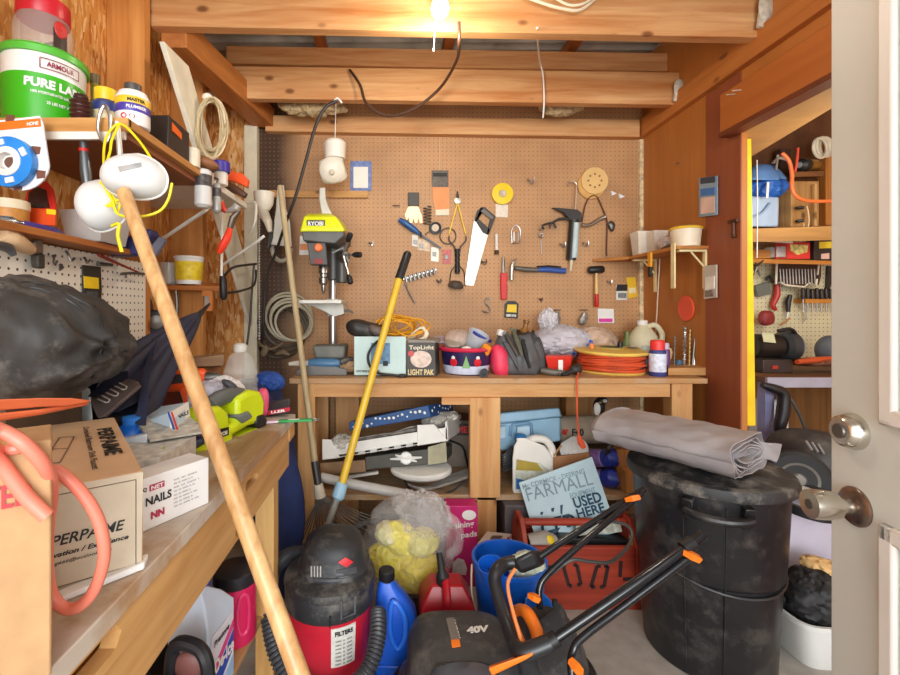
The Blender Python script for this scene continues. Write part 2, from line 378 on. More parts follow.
for p in ((765,14,1.745),(679,92,2.28)):
    b=B(); c=P(*p); b.box(c,(.045,.012,.11 if p[0]>700 else .1),(0,.15,0)); b.ell(c+V((.0,-.006,.02)),(.03,.008,.05),n=12,lump=.4,seed=p[0]); ST('trim_%d'%(21 if p[0]>700 else 22),b,M('#c8c0b0',.6,n=.2,sc_=60))
# roof: corrugated sheets over the joists
def rf(u,v):
    Y=-.6+u*3.3; return (-1.15+v*2.7,Y,2.672+.012*math.sin(Y*2*PI/.075)+.0)
ST('ceiling',B().grid(rf,420,4,.002),M('#b4b2a8',.5,.2,n=.35,sc_=6,dust=.4))
# annex beyond the doorway
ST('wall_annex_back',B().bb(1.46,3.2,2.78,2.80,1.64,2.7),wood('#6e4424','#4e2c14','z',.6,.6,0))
ST('wall_annex_back',B().bb(1.46,3.2,2.775,2.80,.9,1.64),pegmat('#d6ceaa','#6a6048','X','Z'))
ST('wall_annex_back',B().bb(1.46,3.2,2.78,2.80,-.004,.9),wood('#9a6a34','#6e4620','z',1.2,.6,0))
ST('wall_annex_right',B().bb(3.18,3.2,-.6,2.8,-.004,2.7),OSB)
ST('ceiling_annex',B().poly([(1.457,.9,1.943),(1.457,2.35,1.943),(1.735,2.22,1.943),(1.60,1.62,1.943),(1.50,.9,1.943)],(0,0,.02)),M('#b98d56',.6,n=.1))
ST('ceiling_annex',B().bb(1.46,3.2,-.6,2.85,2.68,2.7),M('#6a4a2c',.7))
ST('trim_23',B().bar(P(749,425,1.93),P(744.5,140,1.93),.035,.03,(0,1,0)),M('#f2c40a',.45),.002)
# white entrance door standing open on the right
e0=V((.872,.90,0)); dd=V((-.15,-.99,0)).normalized(); dn=V((-dd.y*-1*-1,0,0)); dn=V((-.99,.15,0)).normalized()
def D(s,n,z): return e0+dd*s+dn*n+V((0,0,z))
def dbox(b,s0,s1,n0,n1,z0,z1): return b.hexa([D(s0,n0,z0),D(s1,n0,z0),D(s1,n1,z0),D(s0,n1,z0)],[D(s0,n0,z1),D(s1,n0,z1),D(s1,n1,z1),D(s0,n1,z1)])
DM=M('#dcded8',.45,n=.04,sc_=5)
door=ST('door_1',dbox(B(),0,.82,-.044,0,.02,2.05),DM,.002)
for k,(z0,z1) in enumerate(((.22,.83),(1.0,1.92))):
    b=B()
    for s0,s1,a,c in ((.115,.70,z1-.03,z1),(.115,.70,z0,z0+.03),(.115,.145,z0,z1),(.67,.70,z0,z1)): dbox(b,s0,s1,0,.012,a,c)
    ST('panel_moulding',b,M('#f2eee8',.4,n=.02),.005,door)
    ST('panel',dbox(B(),.18,.635,0,.006,z0+.07,z1-.07),DM,.004,door)
NK=M('#c8c2b6',.2,.9,n=.05)
def lathe_door(b,prof,s,z): return b.lathe(prof,D(s,0,z),dn,32)
zk=.832; zd=.972
k=ST('door_knob',lathe_door(B(),[(.014,.006),(.014,.028),(.024,.034),(.027,.05),(.0275,.07),(.026,.078),(.015,.0785),(.001,.0785)],.058,zk),NK,0,door); 
r=fin('rosette',lathe_door(B(),[(.036,0),(.036,.004),(.031,.009),(.016,.012),(.001,.012)],.058,zk),M('#8a7a70',.25,.9),k)
fin('keyhole',lathe_door(B(),[(.009,.0786),(.009,.0795),(.001,.0795)],.058,zk),DSTEEL,k)
k=ST('deadbolt',lathe_door(B(),[(.034,0),(.034,.004),(.0285,.022),(.024,.026),(.001,.026)],.055,zd),NK,0,door)
fin('keyhole',lathe_door(B(),[(.014,.026),(.013,.029),(.001,.029)],.055,zd),DSTEEL,k)
ST('latch_plate',dbox(B(),-.0012,0,-.034,-.010,zk-.03,zk+.03),NK,0,door)
# ================================================================== lamp and ceiling wiring
t=T('ceiling_lamp','lit bare bulb with pull chain hanging below the ceiling joist','lamp',(.168,1.70,2.45))
cb=P(440,9,1.70)
fin('bulb',B().lathe([(.001,-.034),(.018,-.031),(.03,-.018),(.034,0),(.031,.018),(.02,.038),(.014,.05),(.014,.06)],cb),bulbmat(),t)
fin('socket',B().lathe([(.017,.056),(.02,.06),(.02,.09),(.026,.1),(.03,.12)],cb),WHT,t)
fin('mounting_plate',B().bb(cb.x-.06,cb.x+.06,1.66,1.768,2.445,2.457),M('#b8b0a0',.5),t)
b=B(); b.tube([cb+V((-.012,-.02,.08)),cb+V((-.013,-.03,.02)),P(433.5,50,1.665)],.0012,5); b.ell(P(433.5,50,1.665),(.004,.004,.006),n=8); fin('pull_chain',b,M('#e8e0d0',.4),t)
cord=lambda name,pts,r,m,label,cat='cable',sub=6: S(name,B().tube(pts,r,8,sub),m,label,cat)
BRN=M('#4a2e20',.5)
cord('electric_cable',[P(459,22,1.72),P(459,45,1.75),P(456,62,2.0),P(440,88,2.15),P(415,108,2.2),P(388,116,2.22),P(367,104,2.22),P(360,85,2.24),P(350,70,2.28)],.007,BRN,'brown cable drooping from the lamp to the second joist')
cord('power_cable',[P(337,101,2.25),P(325,108,2.25),P(315,128,2.25),P(306,160,2.25),P(296,195,2.25),P(286,222,2.3),P(276,252,2.4),P(266,280,2.45),P(263,330,2.5),P(260,350,2.55)],.008,M('#2c2422',.5),'black cord hanging from the joist beside the drill press')
cord('thin_cable',[P(537,28,1.75),P(538,45,2.0),P(540,62,2.25),P(543,75,2.28),P(544,95,2.28),P(544,105,2.29),P(543,118,2.29)],.004,WHT,'thin white cord hanging beside the middle of the joists')
b=B(); b.tube([P(520,-6,1.735),P(540,2,1.74),P(560,8,1.74),P(580,10,1.74),P(596,-2,1.74)],.006,8,6); b.tube([P(555,-2,1.73),P(570,5,1.735),P(585,3,1.73),P(600,-8,1.73)],.005,8,6)
S('cable_loop',b,CRM,'pale cable looped on the face of the front joist','cable')
b=B()
for x,w,s in ((312,60,1),(700,70,2),(560,40,3)): b.ell(P(x,107,2.45),(w/900*2.45,.05,.045),n=18,lump=.5,sc_=30,seed=s,ridge=.3)
tag(fin('insulation',b,M('#b8a078',.9,n=.4,sc_=50,bump=.5)),'tan insulation wadding stuffed above the back wall plate','insulation',kind='stuff')
# ================================================================== back workbench
BW=wood('#dcae74','#b8783e','x'); BWZ=wood('#dcae74','#b8783e','z')
t=T('workbench','long pine workbench standing against the perforated back wall','workbench',(.46,2.3,0))
fin('worktop',B().bb(-.475,1.405,2.02,2.62,.868,.893),wood('#c99a62','#a26a38','x',stain='#b99a78'),t,bevel=.003)
fin('apron',B().bb(-.405,1.245,2.035,2.07,.806,.868),BW,t,bevel=.002)
fin('apron',B().bb(-.405,1.245,2.55,2.58,.78,.868),BW,t,bevel=.002)
fin('leg',B().bb(-.44,-.362,2.032,2.10,0,.868),BWZ,t,bevel=.003)
fin('leg',B().bb(-.44,-.37,2.5,2.57,0,.868),BWZ,t,bevel=.003)
fin('leg',B().hexa([(.337,2.022,.355),(.474,2.022,.355),(.474,2.06,.355),(.337,2.06,.355)],[(.337,2.022,.805),(.474,2.022,.805),(.474,2.06,.805),(.337,2.06,.805)]),BWZ,t,bevel=.003)
fin('leg',B().bb(.372,.462,2.045,2.085,0,.36),BWZ,t,bevel=.003)
fin('leg',B().bb(1.25,1.343,2.03,2.10,0,.868),BWZ,t,bevel=.003)
fin('leg',B().bb(.95,1.13,2.5,2.57,0,.868),BWZ,t,bevel=.003)
fin('leg',B().bb(-.33,-.20,2.5,2.56,0,.868),BWZ,t,bevel=.003)
fin('shelf',B().bb(-.44,1.34,2.045,2.60,.335,.360),wood('#c8a070','#93683c','x',stain='#a89078'),t,bevel=.002)
fin('shelf_batten',B().bb(.21,.34,2.02,2.04,.775,.806),BW,t)
def wallmount(): pass
# ------------------------------------------------------------------ drill press
t=T('drill_press','lime green and grey bench drill press standing at the left end of the back workbench','drill press',(P(333,372,2.4).x,2.4,.893))
x0=t.location.x
GR=M('#8d8c86',.45,.3); 
fin('base',B().poly([P(296,378,2.1),P(347,378,2.1),P(347,372,2.1),P(330,367,2.1),P(310,367,2.1),P(296,372,2.1)],(0,.36,0)),M('#6f6d6a',.5,.4),t,bevel=.004)
fin('column',B().cyl((x0,2.4,.893),(x0,2.4,1.47),.0235,n=24),STEEL,t)
fin('column_collar',B().lathe([(.045,0),(.045,.02),(.032,.05),(.032,.085)],(x0,2.4,.92)),GR,t)
b=B(); f=lambda px,py: P(px,py,2.28)
b.poly([f(306,303),f(343,303),f(344,316),f(334,319),f(325,314),f(307,306)],(0,.16,0)); b.bb(P(303,303,2.25).x,P(344,303,2.25).x,2.14,2.4,P(0,306,2.25).z,P(0,302.5,2.25).z)
b.cyl((x0,2.4,Zh(318,2.4)),(x0,2.4,Zh(301,2.4)),.04)
tb=fin('work_table',b,M('#d2d0c6',.5,.1),t,bevel=.003)
fin('lock_lever',B().tube([P(342,312,2.3),P(350,313,2.25),P(353,315,2.22)],.006),GR,tb)
b=B(); Yh=2.22
b.loft([[P(x,y,Y) for x,y,Y in r] for r in (
 [(301,236,2.14),(344,236,2.14),(358,250,2.45),(318,238,2.45)],[(300,233,2.14),(345,233,2.14),(358,247,2.45),(318,234,2.45)],[(301,230.5,2.14),(344,231,2.14),(357,246,2.45),(319,232,2.45)])])
fin('head_base',B().poly([P(303,243,2.14),P(335,246,2.14),P(344,238,2.14),P(344,232,2.14),P(301,232,2.14)],(0,.34,0)),M('#5c5c5a',.5,.2),t,bevel=.006)
b=B()
b.loft([[P(300,234,2.13),P(344,234,2.13),P(349,234,2.5),P(305,232,2.5)],[P(300.5,231,2.13),P(344,231,2.13),P(348,232,2.5),P(306,230,2.5)],[P(304,219,2.15),P(336,219,2.15),P(343,224,2.48),P(312,221,2.48)],[P(308,216,2.18),P(331,216,2.18),P(336,221,2.44),P(316,219,2.44)]])
fin('belt_cover',b,M('#dbe01e',.35,n=.05),t,bevel=.006)
np=fin('name_plate',B().flat([(307,222.5),(325,222.5),(325,229),(307,229)],2.14,.005),BLK,t)
txt(np,'RYOBI',P(308,228,2.134),(1,0,0),(0,0,1),.021,WHT,w=.073,bold=.03)
b=B(); b.flat([(309,246),(327,246),(329,268),(312,268)],2.2,.05); fin('switch_box',b,M('#4c4a48',.5),t,bevel=.004)
fin('power_switch',B().lathe([(.019,0),(.019,.008),(.014,.013),(.001,.013)],P(318.5,250,2.148),(0,-1,0)),M('#f06a1a',.35),t)
fin('warning_label',B().flat([(314,261),(323,261),(323,266),(314,266)],2.147,.003),M('#8a2420',.5),t)
b=B(); b.cyl(P(333,240,2.36),P(333,282,2.36),.034); b.cyl(P(342,245,2.34),P(342,285,2.34),.030); fin('motor',b,M('#575654',.45,.4),t,bevel=.004)
b=B(); b.lathe([(.019,0),(.024,-.01),(.024,-.04),(.018,-.045),(.018,-.06),(.024,-.066),(.022,-.09),(.011,-.1),(.01,-.125),(.005,-.14),(.001,-.145)],P(323.5,267,2.2)); fin('chuck',b,M('#9c9a96',.25,.95),t)
hub=P(341,257,2.2); b=B(); b.lathe([(.028,0),(.028,.05),(.018,.07)],hub+V((0,.08,0)),(.3,-1,0)); q=fin('feed_hub',b,DSTEEL,t)
for px,py in ((349.5,239),(357,257),(350.5,285)):
    e=P(px,py,2.16); s=hub+V((.01,0,0)); fin('feed_spoke',B().tube([s,s.lerp(e,.8)],.006),STEEL,q)
    d=(e-s).normalized(); fin('feed_grip',B().lathe([(.008,0),(.013,.01),(.015,.03),(.013,.045),(.002,.05)],s.lerp(e,.72),d,14),BLK,q)
fin('depth_bracket',B().tube([P(332,255,2.2),P(343,250,2.2),P(349,265,2.2)],.007),GR,t)
fin('rear_post',B().poly([P(321.5,216,2.3),P(319,200,2.3),P(319.5,189.5,2.3),P(325,189.5,2.3),P(325.5,200,2.3),P(328,208,2.3),P(332,216,2.3)],(0,.02,0)),M('#c9c7bc',.5,.1),t,bevel=.004)
# things in front of the drill press
S('grey_clamp',B().hexa([P(315,359,2.16),P(344,359,2.16),P(348,356,2.3),P(318,356,2.3)],[P(312,346,2.16),P(345,346,2.16),P(349,343,2.3),P(315,344,2.3)]),M('#6e6e68',.6,dust=.3),'grey metal vise lying on the base of the drill press','vise',bevel=.01)
t=T('hand_tool','blue and grey hand tool with pale nose lying on the drill press base','power tool',P(320,366,2.15))
fin('body',B().tube([P(309,363.5,2.12),P(320,363,2.12),P(334,363.5,2.12),P(340,363,2.12)],[.021,.025,.025,.017],14),M('#3f6d92',.4),t)
fin('nose',B().tube([P(289,364,2.12),P(297,363.5,2.12),P(309,363.5,2.12)],[.008,.013,.016],12),M('#cfcabf',.5),t)
fin('chuck',B().tube([P(340,363,2.12),P(348,360,2.14),P(352,359,2.14)],[.016,.018,.01],12),M('#5c5a58',.4,.5),t)
S('rag',B().ell(P(349,373,2.2),(.06,.09,.035),n=24,lump=.35,seed=4,sc_=22,ridge=.3),M('#9c7c5c',.9,n=.3),'crumpled brown rag on the back bench beside the drill press base','rag')
# ------------------------------------------------------------------ boxes
t=T('appliance_box','pale cyan carton with blue label standing on the back bench behind the yellow pole','box',P(380,377,2.12))
fin('carton',B().hexa([P(354,377.5,2.08),P(406,377.5,2.08),P(406,373,2.26),P(355,373,2.26)],[P(354,338.5,2.08),P(406,338.5,2.08),P(405,341,2.26),P(356,341,2.26)]),M('#c4dcd8',.55,n=.05),t,bevel=.003)
fin('label',B().flat([(371,345),(390,345),(390,366),(371,366)],2.079,.0015),M('#5a86a8',.5,n=.3,sc_=60),t)
fin('barcode',B().flat([(383,363),(388,363),(388,368),(383,368)],2.077,.002),INK,t)
txt(t,'WORKFORCE',P(356,374.5,2.078),(1,0,0),(0,0,1),.011,INK,w=.11,bold=.03)
b=B(); b.tube([P(378,341,2.07),P(372,347,2.05),P(368,356,2.05),P(370,366,2.05),P(378,373,2.05),P(392,375,2.05),P(402,376,2.05)],.006,8,6); b.ell(P(402,376,2.05),(.024,.012,.011),n=10)
S('black_cable',b,BLK,'black cord with plug hanging in front of the cyan carton','cord')
S('black_pouch',B().ell(P(366,329,2.17),(.095,.07,.042),(0,.2,.1),n=28,lump=.22,sc_=14,seed=3,e=.8),M('#2a2624',.5,dust=.3),'dark pouch lying on top of the cyan carton','pouch')
S('grey_buckle',B().ell(P(378,331,2.1),(.05,.03,.022),(0,.35,0),n=18,lump=.25,seed=8,sc_=20,e=.7),M('#6b5e56',.5),'grey brown tool handle lying over the dark pouch','tool')
b=B(); rnd=random.Random(4)
for i in range(9):
    cx=403+rnd.uniform(-9,9); r=rnd.uniform(14,24)
    b.tube([P(cx+r*math.cos(a+i),328-i*.4+r*.42*math.sin(a+i)+rnd.uniform(-2,2),2.2+.06*math.sin(a)) for a in [k*2*PI/10 for k in range(10)]],.0042,6,4,True)
S('extension_cable',b,M('#e8a422',.45),'tangle of yellow extension cord on top of the boxes','cord')
b=B()
for i in range(5): b.tube([P(406+i*2,341-i,2.18),P(413+i*2,333-i*1.5,2.16),P(421+i,328+i*.5,2.14),P(428-i,333+i,2.13),P(424-i*2,340,2.14)],.004,6,5)
S('cream_cable',b,M('#ece2c6',.5),'cream cord looped over the black light box','cord')
t=T('light_box','black carton of clear globe bulbs beside the cyan carton','box',P(423,377,2.12))
fin('carton',B().hexa([P(406.5,377.5,2.07),P(436,377.5,2.07),P(440,374,2.2),P(412,373,2.2)],[P(406.5,344,2.07),P(435,344,2.07),P(439,344,2.2),P(411,344,2.2)]),M('#3b3630',.5),t,bevel=.002)
fin('picture',B().poly([P(x,y,2.068) for x,y in circ(421,360.5,10.5,24,8.5)],(0,-.0015,0)),M('#d9c2b4',.5,n=.25,sc_=40),t)
fin('sticker',B().poly([P(x,y,2.067) for x,y in circ(411,355,3,12)],(0,-.002,0)),RED,t)
txt(t,'TopLight',P(409,352,2.068),(1,0,0),(0,0,1),.024,CRM,w=.115,bold=.02)
txt(t,'LIGHT PAK',P(408,376.5,2.068),(1,0,0),(0,0,1),.027,M('#d8c48a',.5),w=.12,bold=.03)
fin('flap',B().hexa([P(408,344,2.07),P(436,344,2.07),P(441,343,2.2),P(411,344,2.2)],[P(408,341,2.07),P(434,342,2.07),P(440,339,2.2),P(411,339,2.2)]),M('#8b857c',.6),t)
# ------------------------------------------------------------------ festive bowl
c=P(466,377.5,2.2); c.z=.893
t=T('tin_bowl','festive round tin bowl with red rim holding small parts on the back bench','bowl',c)
fin('bowl',B().lathe([(.001,.004),(.095,.004),(.10,0),(.104,.002),(.116,.06),(.124,.118),(.118,.118),(.11,.06),(.10,.012),(.001,.012)],c,n=40),M('#2c2250',.35,n=.2,sc_=40),t)
fin('rim',B().torus(c+V((0,0,.12)),.126,.010,(0,0,1),40),M('#d02a4c',.35),t)
fin('snow_band',B().lathe([(.1,.001),(.106,.006),(.113,.042),(.1125,.046),(.1,.01)],c,n=40),M('#cdd4ea',.45,n=.08,sc_=50),t)
for k,a in enumerate((-2.25,-1.72,-1.25)):
    ctr=c+V((.116*math.cos(a),.116*math.sin(a),.062)); nr=V((math.cos(a),math.sin(a),-.12))
    tn=V((-math.sin(a),math.cos(a),0))
    if k!=1:
        fin('red_figure',B().lathe([(.02,0),(.017,.004),(.001,.006)],ctr,nr,12),M('#cf2230',.4),t); fin('white_patch',B().lathe([(.011,0),(.009,.005),(.001,.007)],ctr+V((0,0,.022)),nr,12),WHT,t)
    else: fin('tree_print',B().poly([ctr-tn*.018+V((0,0,-.024)),ctr+tn*.018+V((0,0,-.024)),ctr+V((0,0,.034))],nr*.005),M('#7fae6a',.5),t)
def inbowl(name,b,m,label,cat): return S(name,b,m,label,cat,'loose parts in the festive bowl')
inbowl('silver_cover',B().lathe([(.04,0),(.04,.02),(.036,.024),(.001,.024)],P(452,346,2.2)+V((0,0,-.005)),(.1,-.4,1)),M('#c8c8c4',.3,.7),'round silver lid at the left of the festive bowl','lid')
inbowl('clear_tub',B().lathe([(.03,-.05),(.05,.0),(.055,.05),(.05,.05),(.045,0),(.001,-.04)],P(475,342,2.22),(.35,-.35,.8)),M('#d6dce4',.25,n=.1,al=.75),'clear plastic tub leaning in the festive bowl','tub')
inbowl('blue_cover',B().lathe([(.055,0),(.058,.008),(.055,.014),(.001,.012)],P(481,337,2.27),(.5,-.2,.9)),M('#2a3f9e',.4),'blue round lid behind the clear tub in the bowl','lid')
inbowl('orange_stopper',B().lathe([(.022,0),(.024,.02),(.02,.04),(.001,.045)],P(484,353,2.13),(.3,-.5,.8)),M('#f2962a',.4),'orange yellow cap at the right rim of the bowl','cap')
inbowl('red_stopper',B().lathe([(.02,0),(.02,.02),(.001,.025)],P(473,354,2.12),(-.2,-.6,.8)),M('#e2482c',.4),'orange red cap at the front rim of the bowl','cap')
inbowl('white_pad',B().ell(P(467,350,2.14),(.03,.03,.022),n=14,lump=.3,seed=3),WHT,'crumpled white wrapper at the front of the bowl','wrapper')
inbowl('clear_bag',B().ell(P(460,340,2.26),(.075,.05,.05),n=24,lump=.3,seed=12,ridge=.4),M('#cdb4a4',.3,al=.7),'clear bag rising from the back of the festive bowl','bag')
t=T('lilac_sleeve','flat lilac plastic sleeve lying behind the bowl','sleeve',P(444,344,2.35)); fin('sheet',B().hexa([P(430,342,2.3),P(460,346,2.3),P(466,340,2.45),P(436,337,2.45)],[P(430,339,2.3),P(460,343,2.3),P(466,337,2.45),P(436,335,2.45)]),M('#b6a8bc',.4),t,bevel=.004)
S('black_nozzle',B().lathe([(.014,-.05),(.016,-.01),(.019,.0),(.019,.02),(.010,.02),(.010,.0)],P(484,375,2.06),(-.25,-1,0),16),BLK,'black round hose nozzle lying between the bowl and the grey bag','nozzle')
# ------------------------------------------------------------------ pink and grey tool bag
for o in [q for q in COL.objects if q.get('category') and not q.parent and q.name.split('.')[0] in ('drill_press','appliance_box','light_box','rag')]: rest(o,.8932)
t=T('tool_bag','grey and pink cloth tool bag sagging open on the back bench','bag',P(517,378,2.2))
b=B(); rings=[]
for k,(z,w,d,xo) in enumerate(((0,.118,.08,0),(.02,.13,.092,0),(.07,.132,.095,0),(.12,.118,.085,-.004),(.16,.10,.06,-.008),(.185,.092,.045,-.01))):
    c=V((X(518,2.2)+xo,2.2,.894)); rings.append([c+V((w*math.cos(a)*(1+.05*noise.noise(V((math.cos(a)*3,math.sin(a)*3,k*.7)))),d*math.sin(a)*(1+.45*noise.noise(V((math.cos(a)*3.2,math.sin(a)*3.2,k*.6+9)))),z+.06*noise.noise(V((math.cos(a)*2.2,math.sin(a)*2.2,3)))*(k/4))) for a in [2*PI*j/36 for j in range(36)]])
b.loft(rings); fin('body',b,M('#57585a',.5,n=.3,sc_=18,bump=.2),t,smooth=80)
fin('pink_panel',B().ell(P(500,361,2.17),(.046,.058,.085),(0,-.15,0),n=28,e=.8,lump=.15,seed=3,sc_=12),M('#e0385a',.5),t)
fin('flap',B().poly([P(502,341,2.13),P(515,345,2.105),P(519,372,2.09),P(511,357,2.1)],(0,.012,0)),M('#3c3c3e',.5),t,bevel=.003)
fin('handle',B().tube([P(531,346,2.16),P(538,338,2.18),P(543,352,2.18),P(546,366,2.2)],.008,8,5),M('#3b3a40',.6),t)
for k,(px,py,dx,dy,m,nm,lb) in enumerate(((506,334,12,22,DSTEEL,'wrench','dark wrench sticking out of the grey tool bag'),(513,330,9,26,M('#5b5c48',.5),'pliers','olive handled pliers sticking out of the grey tool bag'),(522,340,8,28,BLK,'screwdriver','black handled driver sticking out of the grey tool bag'))):
    a,e=P(px,py,2.14),P(px+dx,py+dy,2.08); b=B(); b.tube([a,a.lerp(e,.5),e],[.010,.012,.006],10); b.box(a,(.03,.012,.016),(0,.5,0)); S(nm,b,m,lb,'tool','tools in the grey tool bag')
S('amber_bottle',B().lathe([(.02,0),(.022,.05),(.012,.065),(.012,.085),(.016,.087),(.016,.10),(.001,.10)],P(523,340,2.24),(.15,-.1,1),16),M('#8a5a20',.3),'small amber bottle with pale lid behind the grey tool bag','bottle')
S('white_plug',B().box(P(501,333,2.18),(.035,.03,.03),(0,.3,.2)),WHT,'small white box on the left corner of the grey tool bag','box',bevel=.004)
S('plastic_bag',B().ell(P(560,338,2.42)+V((0,0,-.02)),(.155,.11,.085),n=44,lump=.28,sc_=13,seed=5,ridge=.6,flatz=.893),M('#c8c4cc',.35,n=.12,al=.9),'crumpled white plastic bag piled behind the red scoop','bag')
S('plastic_bag',B().ell(P(548,322,2.45),(.045,.05,.065),n=36,lump=.4,sc_=24,seed=9,ridge=.7),M('#d2cfd4',.35,n=.12),'knotted top of a white plastic bag rising against the back wall','bag')
S('paper_bag',B().ell(P(595,339,2.45)+V((0,0,-.02)),(.11,.09,.085),n=40,lump=.26,sc_=14,seed=15,ridge=.5,flatz=.893),M('#c2a58e',.5,n=.2,al=.95),'beige crumpled bag behind the cable reel','bag')
t=T('parts_scoop','red square bin with white label sitting among tools on the back bench','bin',P(560,366,2.25))
fin('bin',B().hexa([P(549,367,2.15),P(569,367,2.15),P(568,365,2.24),P(550,365,2.24)],[P(545,349,2.13),P(572,349.5,2.13),P(574,348,2.28),P(546,348,2.28)]),M('#d8301f',.4,n=.05),t,bevel=.006)
fin('label',B().flat([(558,353),(562.5,353),(562.5,364),(558,364)],2.138,.006),WHT,t)
b=B(); b.tube([P(541,372,2.12),P(552,374,2.1),P(570,375,2.1)],[.012,.016,.01],10); b.tube([P(548,370,2.14),P(560,376,2.08)],.006); S('caulk_gun_part',b,M('#6c6860',.5,.3),'grey lever tool lying in front of the red bin','tool')
b=B(); b.tube([P(562,376,2.08),P(574,372,2.1),P(580,366,2.12)],[.008,.015,.01],10); b.ell(P(576,371,2.1),(.03,.02,.025)); S('pipe_clamp',b,M('#35322f',.5,.3),'black clamp lying against the cable reel','clamp')
S('blue_cap_tube',B().tube([P(570,353,2.35),P(584,345,2.35),P(592,343,2.35)],[.02,.022,.018],12),M('#3d67c4',.4),'blue tube showing between the plastic bags','tube')
# jug
c=P(643,366,2.45); c.z=.893
t=T('plastic_jug','yellowed plastic gallon jug standing behind the cable reel','jug',c)
jb=M('#ddd6b4',.45,n=.08)
fin('body',B().lathe([(.001,0),(.07,0),(.078,.01),(.078,.13),(.07,.165),(.045,.2),(.02,.23),(.02,.235),(.001,.235)],c,n=24),jb,t)
fin('cap',B().lathe([(.024,.225),(.026,.23),(.026,.25),(.001,.25)],c+V((-.004,0,0)),n=16),WHT,t)
fin('handle',B().tube([c+V((.02,-.01,.215)),c+V((.05,-.03,.225)),c+V((.085,-.03,.18)),c+V((.082,-.03,.13))],.014,10,5),jb,t)
fin('label',B().lathe([(.0785,.05),(.079,.055),(.079,.1),(.0785,.105),(.07,.1),(.07,.055)],c,n=24),M('#a8b08c',.5,n=.3,sc_=50),t)
S('green_bottle',B().lathe([(.03,0),(.03,.12),(.012,.16),(.012,.19),(.001,.19)],(P(627,0,2.47).x,2.47,.893),n=14),M('#6f7c46',.4),'green bottle standing behind the yellowed jug','bottle')
S('black_bottle',B().lathe([(.025,0),(.027,.06),(.012,.085),(.014,.11),(.001,.11)],(P(622,0,2.40).x,2.40,.893),n=14),M('#2c2f36',.4),'small dark bottle standing beside the yellowed jug','bottle')
S('orange_carton',B().bb(P(657,0,2.5).x,P(668,0,2.5).x,2.48,2.54,.893,Zh(332,2.5)),M('#e8702a',.5),'orange carton standing beside the yellowed jug','box',bevel=.003)
# cable reel
c=P(611,0,2.24); c.z=.893; Rr=.168
t=T('cable_reel','yellow reel wound with orange extension cable on the back bench','cable reel',c)
YR=M('#e4bf5a',.45,n=.1)
fin('lower_flange',B().lathe([(.001,0),(Rr*.9,0),(Rr*.93,.006),(Rr*.9,.012),(.001,.012)],c,n=40),YR,t)
b=B(); b.lathe([(.001,0),(.01,.0),(.05,.0),(Rr,-.006),(Rr+.004,.0),(Rr,.008),(.06,.012),(.055,.016),(.001,.016)],c+V((0,0,.105)),(-.02,-.05,1),n=44); fin('upper_flange',b,YR,t)
fin('hub_hole',B().lathe([(.05,.0),(.05,.0025),(.001,.0025)],c+V((.0,-.005,.120)),(-.02,-.05,1),n=28),M('#3c3a36',.5),t)
fin('hub_ring',B().torus(c+V((0,-.005,.1225)),.053,.004,(-.02,-.05,1)),M('#9c8a4a',.4),t)
b=B()
for a in (.3,): b.lathe([(.018,0),(.018,.002),(.001,.002)],c+V((.10,-.01,.1195)),(-.02,-.05,1),14,1.5,.8)
fin('grip_hole',b,M('#3c3a36',.5),t)
b=B(); rnd=random.Random(2)
for i in range(13):
    z=.018+i*.0068; R0=.145+rnd.uniform(-.006,.012)
    b.tube([c+V(((R0+.004*math.sin(3*q+i))*math.cos(q),(R0+.004*math.sin(2*q+i))*math.sin(q),z+.004*math.sin(q*2+i*1.3))) for q in [k*2*PI/30 for k in range(30)]],.0048,7,0,True)
b.lathe([(.135,.012),(.135,.1)],c,n=30)
fin('cable',b,M('#d2532c',.5,n=.15),t)
b=B(); b.tube([P(579,371,2.12),P(577,378,2.01),P(577,385,1.995),P(577,410,1.995),P(578,425,1.995),P(579,437,1.99)],.0045,8,6); fin('cable_tail',b,M('#d9603a',.5),t)
b=B(); b.tube([P(578.5,436,1.99),P(581,443,1.985),P(584,448,1.98)],[.009,.014,.010],10); fin('plug',b,M('#e8562a',.45),t)
fin('yellow_knob',B().lathe([(.012,0),(.012,.025),(.001,.028)],c+V((-.105,-.02,.117)),n=12),M('#e0863a',.45),t)
fin('black_knob',B().lathe([(.013,0),(.012,.03),(.001,.033)],c+V((.045,.0,.117)),n=12),BLK,t)
# cans
def can(name,label,px,Y,r,ztop,body,cap,lab=None,capr=.8,caph=.03,z0=.893,cat='spray can',group=None):
    c=V((X(px,Y),Y,z0)); h=ztop-z0; t=T(name,label,cat,c,group)
    fin('body',B().lathe([(.001,0),(r*.95,0),(r,.004),(r,h-caph-.008),(r*.85,h-caph),(.001,h-caph)],c,n=24),body,t)
    fin('cap',B().lathe([(r*capr,h-caph),(r*capr,h-.006),(r*capr*.85,h),(.001,h)],c,n=20),cap,t)
    if lab: fin('label',B().lathe([(r*.99,h*.12),(r*1.015,h*.13),(r*1.015,h*.62),(r*.99,h*.63)],c,n=24),lab,t)
    return t
can('spray_can','blue spray can with domed red cap on the back bench beside the reel',657.5,2.10,.036,Zh(340,2.10),M('#39407c',.35),M('#e83a34',.4),M('#d8dcec',.4,n=.2,sc_=70),.85,.045)
can('spray_can','pale cyan can standing behind the red capped spray can',647,2.2,.03,Zh(346,2.2),M('#9cc8d8',.4),M('#bcd4d8',.4),M('#5b9cc0',.4,n=.3,sc_=60))
can('spray_can','slim purple can standing just behind the red capped spray can',666,2.18,.018,Zh(343,2.18),M('#6b3a7c',.35),M('#c8b8d0',.4))
